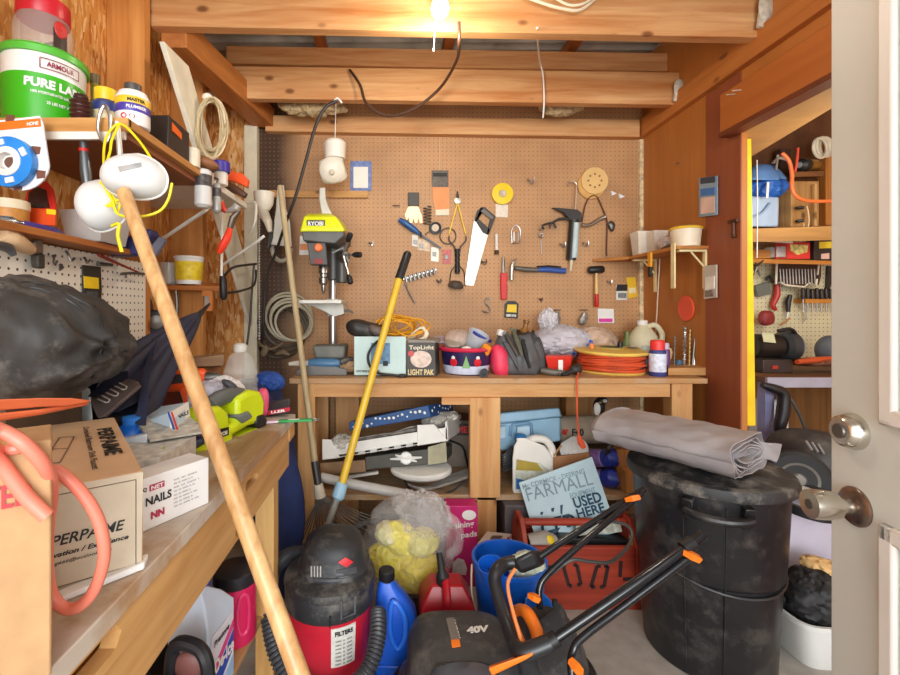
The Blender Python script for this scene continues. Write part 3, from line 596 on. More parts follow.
t=T('paint_brush','wooden handled brush standing beside the red capped spray can','brush',P(668,370,2.2)); fin('handle',B().tube([P(668,366,2.22),P(668,356,2.22),P(669.5,346,2.22),P(670,342,2.22)],[.007,.009,.017,.006],12),M('#e3c27c',.5),t)
# bit block
c=P(686,372,2.14)
t=T('bit_block','drilled pine block holding drill bits at the right end of the back bench','block',c)
fin('block',B().hexa([P(668,379,2.08),P(706,379,2.10),P(707,371,2.32),P(668,370,2.32)],[P(668,371.5,2.08),P(706,371,2.10),P(707,364,2.32),P(668,363,2.32)]),wood('#d8aa70','#b07840','x'),t,bevel=.003)
for (px,y0,y1,r,m) in ((674,369,336,.004,DSTEEL),(678,369,361,.012,M('#4a7a9c',.4)),(684,369,327,.0075,STEEL),(689,370,329,.005,M('#b08a50',.4,.6)),(693.5,372,349,.006,STEEL),(692,370,300,.005,DSTEEL)):
    a=P(px,y0,2.18); e=P(px+(6 if y1==300 else 1),y1,2.2); n=14; b=B()
    if y1 in (327,329,336): b.tube([a.lerp(e,i/40) for i in range(41)],[r*(1+.35*math.sin(i*1.5)) for i in range(41)],8)
    else: b.tube([a,e],r,8)
    S('drill_bit',b,m,{336:'short thin drill bit at the left of the pine block',361:'stubby blue bit in the pine block',327:'thick silver auger bit in the pine block',329:'bronze auger bit in the pine block',349:'short silver rod in the pine block',300:'tallest steel rod leaning from the pine block'}[y1],'drill bit','drill bits in the pine block')

for o in [q for q in COL.objects if not q.parent and q.name.split('.')[0] in ('bit_block','parts_scoop','caulk_gun_part','pipe_clamp','black_nozzle','plastic_jug','cream_jar','paint_brush')]: rest(o,.8935)
# ================================================================== tools on the back wall
YW=2.648
def wt(name,label,cat,px,py,group=None): return T(name,label,cat,P(px,py,YW),group)
def fl_(n,pts,m,t,th=.006,off=0,bevel=0): return fin(n,B().flat(pts,YW-off,th),m,t,bevel=bevel)
S('batten',B().flat([(270,191),(368,191.5),(368,198.5),(270,198)],YW,.02),wood('#d8a868','#b67e40','x'),'pale wooden batten fixed across the back wall behind the drill press','batten',bevel=.002)
# vent fittings
t=T('vent_fitting','white plastic elbow pipe fitting hanging on a string from the joist','pipe fitting',P(334,140,2.45)); c=P(335,150,2.45)
fin('collar',B().lathe([(.052,-.05),(.056,-.05),(.06,.035),(.05,.048),(.001,.052)],c,n=28),M('#efe9dc',.4,n=.04),t)
fin('elbow',B().lathe([(.066,-.04),(.072,-.03),(.064,.06),(.03,.075),(.001,.078)],P(333,172,2.42),(-.1,-.6,.8),28),M('#efe9dc',.4,n=.04),t)
fin('flap',B().lathe([(.06,0),(.066,.004),(.06,.01),(.03,.02),(.001,.02)],P(332,170,2.36),(.1,-1,-.3),24),M('#e2d9c8',.4,n=.04),t)
fin('hub',B().lathe([(.014,0),(.012,.012),(.001,.013)],P(332,172,2.34),(.1,-1,-.3),12),M('#c8b8a0',.4),t)
fin('string',B().tube([P(335,141,2.44),P(335.5,120,2.4),P(336,104,2.3),P(337,99,2.28)],.0025,5),WHT,t)
b=B(); b.tube([P(333,104,2.28),P(337,98,2.27),P(342,103,2.28)],.005,6,4); fin('string_knot',b,WHT,t)
t=wt('display_card','white card in a blue patterned frame on the back wall','card',361,176); fl_('frame',[(350.5,161.5),(371.5,161.5),(371.5,191),(350.5,191)],M('#6b7fb4',.5,n=.35,sc_=60),t,.008); fl_('sheet',[(353.5,167),(368,167),(368,188),(353.5,188)],M('#eee8de',.5,n=.03),t,.003,.008)
t=wt('sandpaper_pack','white and orange sheet pack hanging behind the drill press','pack',305,245); fl_('sheet',[(300,236),(315,236),(315,255),(299.5,255)],WHT,t,.004); fl_('orange_band',[(300,244),(313,244),(313,250),(300,250)],M('#e8985c',.5),t,.002,.004)
# hose coils at the left of the drill press
b=B()
for i in range(5): b.torus(P(289+i*1.2-(i%2)*2,317+i*1.5,2.59-.014*i),(.135-.009*i),.0075,(.1-.05*i,1,.05+.03*i),36,8,1.05)
S('cable_coil',b,M('#bdb49a',.5,n=.15),'coiled beige cable hanging low on the back wall left of the drill press','cable')
b=B()
for i in range(3): b.torus(P(286-i*3,325+i*4,2.62),(.13+.01*i),.009,(0,1,0.1),36,8,.95)
S('hose_coil',b,M('#5b5040',.55,n=.2),'dark coiled hose hanging behind the beige cable','hose')
b=B(); b.tube([P(258,338,2.55),P(261,345,2.5),P(272,349,2.5),P(283,343,2.5)],.008,8,5); b.ell(P(265,351,2.5),(.02,.018,.034),(0,.4,0),n=14,e=.7); b.tube([P(276,354,2.5),P(283,352,2.5),P(290,355,2.5)],[.008,.018,.008],10)
S('plug_lead',b,M('#77654c',.6),'brown lead with plug hanging below the coils','cable')
# white nozzle tool and funnel near the corner
t=T('plastic_sleeve','pale grey plastic blade sleeve hanging left of the drill press','sleeve',P(281,185,2.5))
fin('upper',B().loft([[P(x,y,Y) for x,y,Y in r] for r in ([(277.5,185,2.5),(284,185,2.5),(284,185,2.54),(277.5,185,2.54)],[(276,208,2.5),(286,208,2.5),(286,208,2.56),(276,208,2.56)],[(274,222,2.46),(290,222,2.46),(290,222,2.56),(274,222,2.56)],[(271,245,2.46),(292,247,2.46),(292,247,2.56),(271,245,2.56)])]),M('#c9c5ba',.5,n=.06),t,bevel=.006)
fin('lower',B().tube([P(272,246,2.5),P(274,256,2.5),P(281,261,2.5),P(289,257,2.5),P(291,248,2.5)],.012,8,5),M('#a59c8a',.5),t)
fin('grip',B().poly([P(270,222,2.46),P(275,222,2.46),P(274,238,2.46),P(268,250,2.46),P(266,248,2.46)],(0,.03,0)),M('#3a3430',.5),t,bevel=.004)
t=T('funnel_cup','white plastic cup on a bracket near the corner post','cup',P(264,203,2.45))
fin('cup',B().lathe([(.03,-.05),(.048,-.02),(.056,.045),(.05,.045),(.04,-.015),(.001,-.03)],P(264,201,2.45),n=24),M('#ebe3d2',.4),t)
fin('spout',B().tube([P(263,212,2.45),P(268,222,2.4),P(270,232,2.4)],[.03,.022,.012],12),M('#dcd2be',.4),t)
b=B()
for i in range(46): b.ell(P(259.3,215+i*2.75,2.42),(.0055,.0055,.007),n=8)
S('beaded_chain',b,STEEL,'silver beaded chain hanging along the corner post','chain')
# small wall tools
def rod(px,r,m,name,label,cat='tool',group=None,off=.012,n=8,sub=0): return S(name,B().tube([P(x,y,YW-off) for x,y in px],r,n,sub),m,label,cat,group)
b=B(); b.tube([P(392.5,205.5,YW-.02),P(400,205.5,YW-.02)],.003); b.tube([P(396,205.5,YW),P(396,205.5,YW-.02)],.003); S('peg_hook',b,DSTEEL,'short T shaped peg left of the toothed trowel','hook')
t=wt('toothed_trowel','small toothed trowel with dark square grip on the back wall','trowel',414,208); fl_('grip',[(408,193),(419,193),(419,206.5),(408,206.5)],M('#3a352c',.5),t,.014,0,.002)
fl_('blade',[(408.5,206.5),(418,206.5),(422,216),(422.5,223),(420,223.5),(418.5,218),(417,223),(415,223.5),(413.5,218),(412,223),(410,223.5),(408.5,217),(406.5,221),(404.8,214.5)],M('#c6a580',.35,.6),t,.003,.003)
t=wt('keyhole_saw','blue handled keyhole saw slanting across the back wall','saw',418,232)
fin('handle',B().tube([P(399,219.5,YW-.02),P(405,223,YW-.02),P(414,229.5,YW-.02),P(420,234,YW-.02)],[.012,.02,.019,.010],12),M('#2b5c96',.4),t); fin('blade',B().bar(P(419,233.5,YW-.02),P(441,248.5,YW-.02),.004,.012),M('#3c3c40',.35,.7),t); fin('guard',B().tube([P(417,230,YW-.025),P(421,233,YW-.03),P(421,237,YW-.025)],.005),BLK,t)
b=B(); b.tube([P(427.5+4*math.sin(k*.9),206+k*.43,YW-.02+.016*math.cos(k*.9)) for k in range(44)],.0028,6); S('spring',b,DSTEEL,'dark coil spring hanging beside the orange package','spring')
t=wt('tape_roll','small black tape roll below the orange package','tape',435,228); c=P(435,228.5,YW-.002)
fin('roll',B().lathe([(.036,0),(.036,.022),(.026,.024),(.024,.018),(.001,.018)],c,(0,-1,0)),BLK,t); fin('core',B().lathe([(.021,.018),(.021,.022),(.007,.022),(.006,.026),(.001,.026)],c,(0,-1,0)),M('#c8b49c',.4),t)
rod([(425,235),(429,231)],.003,DSTEEL,'peg_hook','slanted peg above the clear packs','hook')
t=wt('orange_pack','orange carded tool package hanging high on the back wall','pack',439,190); fl_('card',[(431,171),(449,171),(449,215),(436,215),(433,200)],M('#e2904e',.5,n=.08),t,.004); fl_('header',[(431.5,170.5),(448.5,170.5),(448.5,187),(432,187)],M('#5c5348',.5,n=.4,sc_=60),t,.003,.004); fl_('foot',[(435.5,210),(449,209),(449,215.5),(435.5,215.5)],CRM,t,.003,.004); fl_('title',[(433,173),(447,173),(447,176.5),(433,176.5)],INK,t,.002,.007)
fin('string',B().tube([P(439,171,YW-.004),P(439.5,150,YW-.004),P(439,137,2.62)],.0015,5),M('#d8c8a8',.6),t)
t=wt('dividers','yellow legged dividers hanging open on the back wall','dividers',457,192)
fin('pivot',B().lathe([(.019,0),(.019,.012),(.001,.014)],P(457.5,201,YW-.004),(0,-1,0)),M('#c9c2b4',.35,.6),t)
for e in ((449,234),(465.5,234)): fin('leg',B().bar(P(457.5,203,YW-.014),P(*e,YW-.014),.006,.014,(0,1,0)),YEL,t)
fin('knob',B().tube([P(457.5,198,YW-.014),P(457.5,191,YW-.014)],[.01,.003],8),DSTEEL,t)
S('key_ring',B().torus(P(448,236,YW-.01),.047,.0035,(0,1,0)),DSTEEL,'steel ring hanging behind the yellow dividers','ring')
t=wt('hand_drill_grip','black ribbed hand tool with wire frame hanging under the dividers','tool',457,262)
b=B(); 
for s in (-1,1): b.tube([P(457.5+s*8.5,236,YW-.02),P(457.5+s*8,241,YW-.02),P(457.5+s*3,247,YW-.02),P(457.5+s*2.5,252,YW-.02)],.0042,6,4); b.tube([P(457.5+s*2,266,YW-.02),P(457.5+s*6.5,272,YW-.02),P(457.5+s*8,286,YW-.02)],.003,6,4)
fin('frame',b,M('#3a3230',.45),t)
fin('grip',B().tube([P(457.3,249+i*1.3,YW-.02) for i in range(20)],[.013+(.003 if i%4<2 else 0) for i in range(20)],12),BLK,t)
fin('cup',B().lathe([(.044,-.012),(.046,0),(.03,.02),(.001,.024)],P(456,285,YW-.03),(.1,-.3,1),18),M('#4e463c',.5),t)
t=wt('hand_saw','hand saw with dark framed grip hanging blade down on the back wall','saw',480,247)
fl_('blade',[(474,219),(483,233),(488,235),(473.5,285.5),(465,285),(465.2,279)],M('#d9cfc0',.25,.75,n=.05),t,.003,.006)
b=B().flat([(480.5,207.5),(484.5,207.5),(495.5,217),(494.5,219),(488.5,234.5),(486,234.5),(490,219),(483,212),(476,222),(474.5,221)],YW-.004,.012); b.flat([(476,221.5),(478,219),(490,230),(487.5,235),(483,233)],YW-.004,.012); b.flat([(477,211),(482,207.5),(483.5,211),(476,222),(474,221)],YW-.004,.012)
fin('grip',b,M('#2e2a28',.45),t,bevel=.002)
fl_('grip_inlay',[(480.5,211),(484,208.5),(494,217.5),(491,219.5)],M('#6b655e',.4),t,.003,.016)
t=wt('masking_tape','yellow tape roll with a hanging white tag on the back wall','tape',502,200); c=P(501.8,194.5,YW-.002)
fin('roll',B().lathe([(.062,0),(.062,.022),(.024,.024),(.02,.02),(.001,.02)],c,(0,-1,0),28),M('#f2d01c',.4,n=.05),t); fin('core',B().lathe([(.021,.02),(.021,.026),(.01,.026),(.001,.02)],c,(0,-1,0)),M('#c6b8a4',.4),t); fl_('tag',[(495.5,204),(508,205),(507.5,217.5),(495.5,217)],M('#e6dccb',.5,n=.1,sc_=60),t,.003)
rod([(496.5,234),(496.6,250)],.0085,WHT,'chalk_tube','short white tube hanging right of the hand saw','tube',n=10); t=wt('socket','x','y',0,0); bpy.data.objects.remove(t)
S('hex_socket',B().lathe([(.013,0),(.013,.02),(.006,.022),(.001,.022)],P(496.5,254,YW-.012),(0,-.3,1),12),M('#5c4a34',.4,.5),'dark hex socket below the short white tube','socket')
b=B(); b.tube([P(x,y,YW-.012) for x,y in ((512,243),(511.5,231),(513,227),(516,225),(519,227),(520.5,231),(520,243),(511.5,243))],.003,6); b.tube([P(x,y,YW-.012) for x,y in ((514,241),(514,232),(518,232),(518,241))],.003,6); S('wire_clip',b,STEEL,'square wire clip hanging left of the caulking gun','clip')
t=wt('claw_hammer','claw hammer with blue grip resting sideways on pegs','hammer',538,269)
fin('grip',B().tube([P(538,270,YW-.025),P(545,269.5,YW-.025),P(556,270.5,YW-.025),P(565.5,271,YW-.025)],[.012,.016,.015,.017],12),M('#33549e',.45),t); fin('shaft',B().tube([P(515,268,YW-.025),P(526,269.5,YW-.025),P(538,270,YW-.025)],[.011,.016,.013],12),M('#6f6a62',.4,.4),t)
fin('grip_band',B().tube([P(537,266.8,YW-.026),P(548,266,YW-.026),P(561,267,YW-.026)],.005,8),BLK,t)
b=B(); b.tube([P(511.5,280,YW-.025),P(511.5,274,YW-.025),P(511.8,268,YW-.025),P(513.5,262,YW-.025),P(517,258.5,YW-.025)],[.014,.011,.015,.010,.003],12,3); fin('head',b,M('#cbc6bd',.25,.8),t)
t=wt('screwdriver','screwdriver with red handle hanging under the hand saw','screwdriver',503,280); fin('handle',B().flat([(500,273),(506.5,273),(507,279),(506,282),(507,286),(506.5,299.5),(500.5,300),(500,292)],YW-.003,.018),M('#d42a2c',.4),t,bevel=.005); fin('shank',B().tube([P(503.3,273,YW-.012),P(503.3,258,YW-.012),P(503.3,257,YW-.012)],[.010,.008,.006],10),STEEL,t)
b=B(); b.tube([P(x,y,YW-.012) for x,y in ((483,310),(484.5,312),(488,312),(490,309.5),(488.5,306),(486,303.5),(486,300),(488.5,298),(490.5,299.5))],.005,8,4); S('s_hook',b,M('#a8a49c',.3,.8),'bent steel S hook low on the back wall','hook')
t=wt('blade_pack','black and yellow carded pack low on the back wall','pack',511,309); fl_('card',[(504.5,304),(508,301),(515,301),(518.5,304),(517.5,318.5),(504,317.5)],M('#2b2a28',.45),t,.005); fl_('yellow_print',[(507.5,304.5),(516.5,304.5),(516.5,312.5),(506.5,312)],YEL,t,.002,.005); fl_('bits',[(506,314),(516,314.5),(516,317),(506,316.5)],M('#a8a8a0',.4,.5,n=.5,sc_=90),t,.003,.005)
for i,(px,py,lb) in enumerate(((557,318,'clear screw pack on a peg above the plastic bag'),(584,318,'clear screw pack on a peg left of the pink pack'))):
    t=wt('screw_pack',lb,'pack',px,py,'clear screw packs on pegs'); fin('peg',B().tube([P(px-4.5,py-8,YW-.02),P(px+4,py-8,YW-.02)],.0025),DSTEEL,t); fin('screws',B().ell(P(px-.5,py+1,YW-.022),(.02,.014,.04),(0,.35,0),n=16,lump=.5,seed=i+2,sc_=50),M('#a8a49c',.35,.6,n=.4,sc_=80),t)
t=wt('pink_pack','white card with pink bottom pinned low on the back wall','pack',606,316); fl_('card',[(597.5,308.5),(613.5,309),(614,323),(598,323)],WHT,t,.003); fl_('print',[(599,318.5),(612,318.5),(612,322),(599,322)],M('#d83a9c',.4),t,.006,.003)
t=wt('rubber_mallet','black rubber mallet with red tipped wood handle on the back wall','mallet',596,285); fin('head',B().tube([P(588.6,270,YW-.035),P(590,270,YW-.035),P(602,269.5,YW-.035),P(603.6,269.5,YW-.035)],[.017,.022,.022,.017],16),BLK,t); fin('handle',B().tube([P(596.3,273,YW-.035),P(596.5,295,YW-.035)],[.008,.0105],12),M('#e0b878',.5),t); fin('red_end',B().tube([P(596.5,294,YW-.035),P(596.8,306,YW-.035),P(596.8,307,YW-.035)],[.0115,.012,.008],12),RED,t)
t=wt('caulking_gun','black caulking gun with hooked rod hanging on the back wall','caulking gun',570,225)
b=B(); b.flat([(551,208.5),(560,209),(576,210.5),(580,214),(580,222),(569,221),(562,213)],YW-.02,.025); b.tube([P(571,219,YW-.03),P(560,219,YW-.03),P(551,224,YW-.03),P(550,229,YW-.03)],[.009,.008,.006,.003],8,4); b.tube([P(544,229,YW-.03),P(542.5,226,YW-.03),P(546,224,YW-.03),P(553,223,YW-.03),P(556,228,YW-.03)],.006,8,4)
fin('trigger_frame',b,M('#34302e',.45),t,bevel=.003)
b=B(); b.tube([P(574,220,YW-.03),P(571,260,YW-.03)],.027,16); fin('cradle',b,M('#2c2a2a',.4),t); fin('cartridge',B().tube([P(576,223,YW-.045),P(573.8,258,YW-.045)],.019,16),M('#b9cdd0',.4,n=.1),t); fin('nozzle',B().tube([P(571.5,260,YW-.03),P(571,266,YW-.03),P(570.5,271,YW-.03)],[.011,.008,.006],10),M('#e0d4b4',.4),t)
fin('rod',B().tube([P(575.5,212,YW-.03),P(576.5,188,YW-.03),P(576.5,184,YW-.03),P(573.5,181.5,YW-.03),P(569.5,182.5,YW-.03),P(569,186,YW-.03)],.0045,8,4),M('#b8a898',.3,.7),t)
t=wt('sanding_disc','stacked round tan sanding pads hanging on the back wall','sanding disc',593,183); fin('pad',B().lathe([(.08,0),(.083,.004),(.08,.010),(.001,.010)],P(591,185.5,YW-.003),(0,-1,0),32),M('#d0a05c',.7),t); fin('pad',B().lathe([(.078,.010),(.079,.014),(.078,.018),(.001,.018)],P(593.5,181.5,YW-.003),(0,-1,0),32),M('#e2ba78',.7,n=.05),t)
b=B()
for a in range(8): b.lathe([(.006,.0181),(.006,.0192),(.001,.0192)],P(593.5+6.5*math.cos(a*PI/4),181.5+6.5*math.sin(a*PI/4),YW-.003),(0,-1,0),8)
fin('vent_holes',b,M('#8a5c2c',.7),t)
b=B(); b.tube([P(582,222,YW-.012),P(585,206,YW-.012),P(590,197,YW-.012),P(597,197,YW-.012),P(604,212,YW-.012),P(607,222,YW-.012),P(606.5,250,YW-.012),P(607,256,YW-.012)],.004,8,4)
t=wt('strap_wrench','steel strap wrench with brown strap hanging below the sanding pads','wrench',595,225); fin('strap',b,M('#5c3420',.5),t); fin('arm',B().tube([P(582,225,YW-.02),P(590,225,YW-.02),P(600,219,YW-.02),P(605,217,YW-.02)],[.013,.011,.011,.015],12,3),M('#b2a494',.3,.8),t)
S('wing_nut',B().ell(P(612,226,YW-.015),(.02,.012,.028),n=14,lump=.5,seed=4,sc_=40),DSTEEL,'small steel wing nut on a peg right of the strap wrench','nut')
b=B(); b.tube([P(541,239,YW-.01),P(541.5,254,YW-.01)],.003); b.torus(P(541,235.5,YW-.01),.012,.004,(0,1,0),16); b.tube([P(539,230,YW-.01),P(543,229,YW-.01)],.006); S('open_wrench',b,STEEL,'small open ended wrench hanging left of the caulking gun','wrench')
def hook(px,py,lb,s=1,m=STEEL):
    b=B(); b.tube([P(px-3*s,py-3*s,YW-.003),P(px-3*s,py-3*s,YW-.02),P(px,py+2*s,YW-.03),P(px+3*s,py,YW-.03),P(px+3*s,py-5*s,YW-.03)],.003,6,3); b.tube([P(px-4*s,py-1,YW-.006),P(px+4*s,py-1,YW-.006)],.003); return S('peg_hook',b,m,lb,'hook','bare hooks on the back wall')
for h in ((531,182,'bare wire hook right of the yellow tape roll'),(563,246,'bare wire hook left of the caulking gun tube',.8),(586,245,'bare wire hook below the strap wrench arm',.8),(484,263,'dark hook beside the hand saw blade',.8,DSTEEL),(371,244,'bare hook in the middle of the wall right of the drill press',.6),(541,300,'tiny hook below the blue hammer grip',.5,DSTEEL),(610,283,'small hook left of the black and white pack',.6),(439,282,'ring shaped fitting below the clear packs',.7,DSTEEL)): hook(*h)
for px,py,lb in ((613,193,'left white anchor plug stuck in the back wall'),(621,196,'right white anchor plug stuck in the back wall')):
    S('anchor_plug',B().flat([(px-3,py-2),(px+3,py+1),(px-2,py+3)],YW,.012),WHT,lb,'plug')
for i,(q,m,lb) in enumerate((([(412,235),(418,235),(417.5,247),(412,246)],M('#dcd6c8',.3,al=.9),'left one of the clear parts packs under the blue saw'),([(418,239),(430,240),(430,252),(417.5,250)],M('#cdb08a',.35,n=.3,sc_=60),'tan parts pack under the blue saw'),([(431,247),(439,248),(438.5,262),(431,261)],M('#ece6da',.35),'white parts pack under the blue saw'),([(443,250),(451,249),(451,264),(443,264)],M('#c2504c',.4,n=.4,sc_=60),'red and clear parts pack beside the ribbed hand tool'))):
    t=wt('parts_pack',lb,'pack',q[0][0]+4,q[0][1]+6,'carded parts packs'); fl_('card',q,m,t,.004); x,y=q[0]; fl_('contents',[(x+1.5,y+5),(x+5.5,y+5.3),(x+5,y+9.5),(x+1.5,y+9)],DSTEEL,t,.006,.003,.001)
t=wt('socket_rail','steel socket rail slanting across the back wall','socket set',420,275); fin('rail',B().bar(P(403,279,YW-.008),P(436,269.5,YW-.008),.008,.006,(0,1,0)),STEEL,t)
for i in range(8):
    e=P(406+i*4,279.5-i*1.15,YW-.01); fin('socket',B().cyl(e+V((-.004,0,.018)),e+V((.005,0,-.018)),.0095,n=10),M('#a8a6a2',.3,.85),t)
rod([(405,283),(410,294),(415,303)],.006,STEEL,'ratchet','steel ratchet handle hanging below the socket rail','ratchet')
t=wt('bit_pack','black and white carded bit pack near the right corner','pack',621,292); fl_('card',[(616,285),(627,285),(627,300),(616,300)],M('#dcdcd4',.4),t,.003); fl_('print',[(617,284.5),(627.5,284.5),(627,291),(616,291)],BLK,t,.002,.003); fl_('contents',[(618,293),(626,293),(626,298),(618,298)],M('#8f9296',.3,.4,n=.4,sc_=90),t,.006,.003)
t=wt('yellow_pack','yellow carded pack beside the black and white bit pack','pack',632,287); fl_('card',[(626,277.5),(635,277),(637,297),(628,298.5)],M('#e9bd2a',.45,n=.1),t,.004); fl_('window',[(628.5,288),(635,287.5),(635.5,293),(629,293.5)],M('#e8dcae',.4),t,.002,.004)
# ================================================================== right wall things
XR=1.452
def R(px,py,off=0): 
    Y=(XR-off)*F/(px-CX); return P(px,py,Y)
SHW=wood('#c8843c','#a0602a','y')
t=T('wall_shelf','small wooden shelf with cream brackets on the right wall','shelf',(1.38,2.3,1.49))
fin('board',B().bb(1.30,1.454,2.08,2.56,1.482,1.498),SHW,t,bevel=.002)
fin('corner_board',B().poly([(1.16,2.64,1.482),(1.454,2.64,1.482),(1.454,2.5,1.482),(1.30,2.5,1.482)],(0,0,.016)),SHW,t)
CB=M('#ead7a2',.45)
for Y,x1 in ((2.10,1.30),(2.5,1.3)):
    b=B(); b.bar((x1+.02,Y,1.476),(1.452,Y,1.476),.022,.010); b.bar((1.446,Y,1.476),(1.446,Y,1.30),.022,.010,(1,0,0)); b.bar((1.443,Y,1.40),(1.38,Y,1.472),.008,.008); fin('bracket',b,CB,t,bevel=.002)
fin('hanging_strip',B().bar((1.292,2.09,1.51),(1.292,2.09,1.30),.03,.007,(1,0,0)),CB,t,bevel=.002)
def cup(name,label,c,r0,r1,h,m,n=4,rot=PI/4,cat='cup',rim=None):
    t=T(name,label,cat,c); fin('body',B().lathe([(.001,0),(r0,0),(r1,h),(r1*.9,h),(r0*.85,.01),(.001,.01)],c,n=n,rot=rot),m,t,bevel=.002 if n<8 else 0)
    if rim: fin('rim',B().torus(V(c)+V((0,0,h)),r1,.005,(0,0,1)),rim,t)
    return t
cup('bit_cup','tapered white square cup at the corner end of the right wall shelf','tub' and (1.37,2.50,1.498),.046,.062,.135,M('#ebe2d2',.45))
cup('bit_cup','second square white cup leaning beside the first on the wall shelf',(1.41,2.42,1.498),.042,.056,.125,M('#e3d6c4',.45))
cup('parts_tub','round pale tub with yellow lid on the right wall shelf',(1.375,2.13,1.498),.058,.066,.085,M('#ecdcc0',.4),28,0,'tub',M('#efc02a',.4))
fin('lid',B().lathe([(.066,0),(.067,.01),(.06,.014),(.001,.014)],(1.375,2.13,1.578),n=28),M('#f0cf60',.4),bpy.data.objects[-1] if False else [o for o in COL.objects if o.name.startswith('parts_tub')][0])
S('screw_bag',B().ell((1.385,2.28,1.535),(.04,.06,.04),n=20,lump=.3,seed=3,sc_=30,flatz=1.498),M('#cfc0bc',.35,n=.4,sc_=60),'clear bag of small screws between cup and tub on the wall shelf','bag')
S('silver_knife',B().tube([(1.33,2.12,1.512),(1.34,2.2,1.512),(1.345,2.27,1.508)],[.012,.012,.006],10),DSTEEL,'grey utility knife lying at the front of the wall shelf','knife')
t=T('hanging_knife','yellow and black cutter hanging from the front edge of the wall shelf','cutter',(1.29,2.3,1.4)); c0=V((1.292,2.28,0))
b=B(); b.box((1.292,2.28,1.455),(.012,.03,.075)); fin('yellow_body',b,M('#eaa022',.45),t,bevel=.003); fin('black_tip',B().box((1.292,2.28,1.395),(.012,.028,.055)),BLK,t,bevel=.004)
def rcard(name,label,px0,px1,y0,y1,parts,cat='pack'):
    t=T(name,label,cat,R((px0+px1)/2,(y0+y1)/2))
    for nm,(a,b_,c,d),m,th in parts:
        q=[R(a,b_,.008),R(c,b_-(c-a)*.12,.008),R(c,d-(c-a)*.12,.008),R(a,d,.008)]; fin(nm,B().poly(q,(-th,0,0)),m,t)
    return t
rcard('accessory_pack','blue and white package hanging high on the right wall','',0,0,0,[],) if False else None
rcard('accessory_pack','blue and white package hanging high on the right wall',700,718,176,216,[('card',(700,178,718,217),M('#8ba4b8',.4,n=.2,sc_=40),.005),('header',(702,178,716,184),M('#2c3c54',.4),.008),('blue_band',(702,189,716,196),M('#3e78c0',.4),.008),('pink_panel',(702,198,716,214),M('#e6c4b8',.4),.007)])
rcard('hardware_bag','clear bag of hardware hanging on the right wall below the blue package',705,718,265,299,[('bag',(705,266,717.5,299),M('#d8cfc2',.3,n=.1,al=.85),.006),('insert',(707,277,716,290),M('#efeae0',.4),.009),('screws',(707,291,715,297),M('#8a8078',.4,.3,n=.5,sc_=90),.011)])
c=R(686.5,308.5); S('red_disc',B().lathe([(.062,0),(.063,.004),(.058,.008),(.001,.008)],c,(-1,0,0),32),M('#ee5a3c',.45,n=.04),'round orange red disc hanging on the right wall','disc')
b=B(); b.tube([R(729,222,.01),R(738,220,.01)],.008); b.tube([R(733.5,221,.01),R(733.5,236,.01)],[.006,.009],8); b.ell(R(733.5,236,.01),(.008,.012,.01)); S('iron_hook',b,M('#5a3420',.5,.4),'rusty T shaped iron hook on the door jamb','hook')
b=B(); b.tube([R(679,163,0),R(674.5,163,.04)],.003); S('wall_nail',b,STEEL,'long nail driven into the upper right wall','nail')
for i,(px,py,lb) in enumerate(((735,94,'nearer nail in the header board over the doorway'),(741,90,'farther nail in the header board over the doorway'))):
    Y=1.398*F/(px-CX); a=P(px,py,Y); S('header_nail',B().tube([a,a+V((-.035,.0,-.003))],.003),M('#d8ccb8',.4,.5),lb,'nail')
S('white_wire',B().tube([R(660,255,.01),R(657,310,.01),R(655,345,.01)],.003),M('#d8ccb8',.5),'thin pale wire running down the right wall below the shelf','wire')
# ================================================================== under the back bench: middle shelf
def tri(px): return [P(*p) for p in px]
t=T('printed_carton','dark blue carton with white snowflake spots lying tilted on the white tray','box',P(400,430,2.25))
fr=[P(349,431,2.14),P(431,417,2.14),P(454,413,2.4),P(372,425,2.4)]; tp=[P(349,422,2.14),P(428,405,2.14),P(452,401.5,2.4),P(372,414,2.4)]
fin('carton',B().hexa(fr,tp),M('#1f4c82',.5,n=.1),t,bevel=.003)
b=B(); rnd=random.Random(3); up=V((0,0,1))
for i in range(17):
    u=.06+i*.055; k=rnd.uniform(.2,.8); c=fr[0].lerp(fr[1],u).lerp(tp[0].lerp(tp[1],u),k); b.lathe([(rnd.uniform(.004,.0085),0),(.004,.0015),(.001,.002)],c,(.1,-1,.1),7)
for i in range(8):
    u=.1+i*.11; c=fr[1].lerp(fr[2],u).lerp(tp[1].lerp(tp[2],u),rnd.uniform(.2,.8)); b.lathe([(rnd.uniform(.005,.009),0),(.004,.002),(.001,.003)],c,(.8,-.6,.1),7)
fin('snow_spots',b,WHT,t)
t=T('white_tray','white plastic tray tilted on the shelf and filled with papers and cables','tray',P(390,455,2.2))
q=[P(323,460,2.09),P(448,440,2.09),P(462,431,2.4),P(345,448,2.4)]; TR=M('#e6e4dd',.4,n=.04)
fin('floor',B().hexa(q,[p+V((0,0,.012)) for p in q]),TR,t)
fin('front_rim',B().hexa([q[0],q[1],q[1]+V((.0,.014,0)),q[0]+V((0,.014,0))],[P(322,447,2.09),P(448,427,2.09),P(448,427,2.105),P(322,447,2.105)]),TR,t,bevel=.003)
fin('end_rim',B().hexa([q[1],q[2],q[2]+V((-.014,0,0)),q[1]+V((-.014,0,0))],[P(447,421,2.09),P(461,414,2.4),P(459,414,2.4),P(445,421,2.09)]),TR,t,bevel=.003)
fin('corner_block',B().hexa([P(322,460,2.085),P(340,458,2.085),P(341,457,2.16),P(324,459,2.16)],[P(322,439,2.085),P(331,439.5,2.085),P(333,440,2.16),P(324,440,2.16)]),TR,t,bevel=.004)
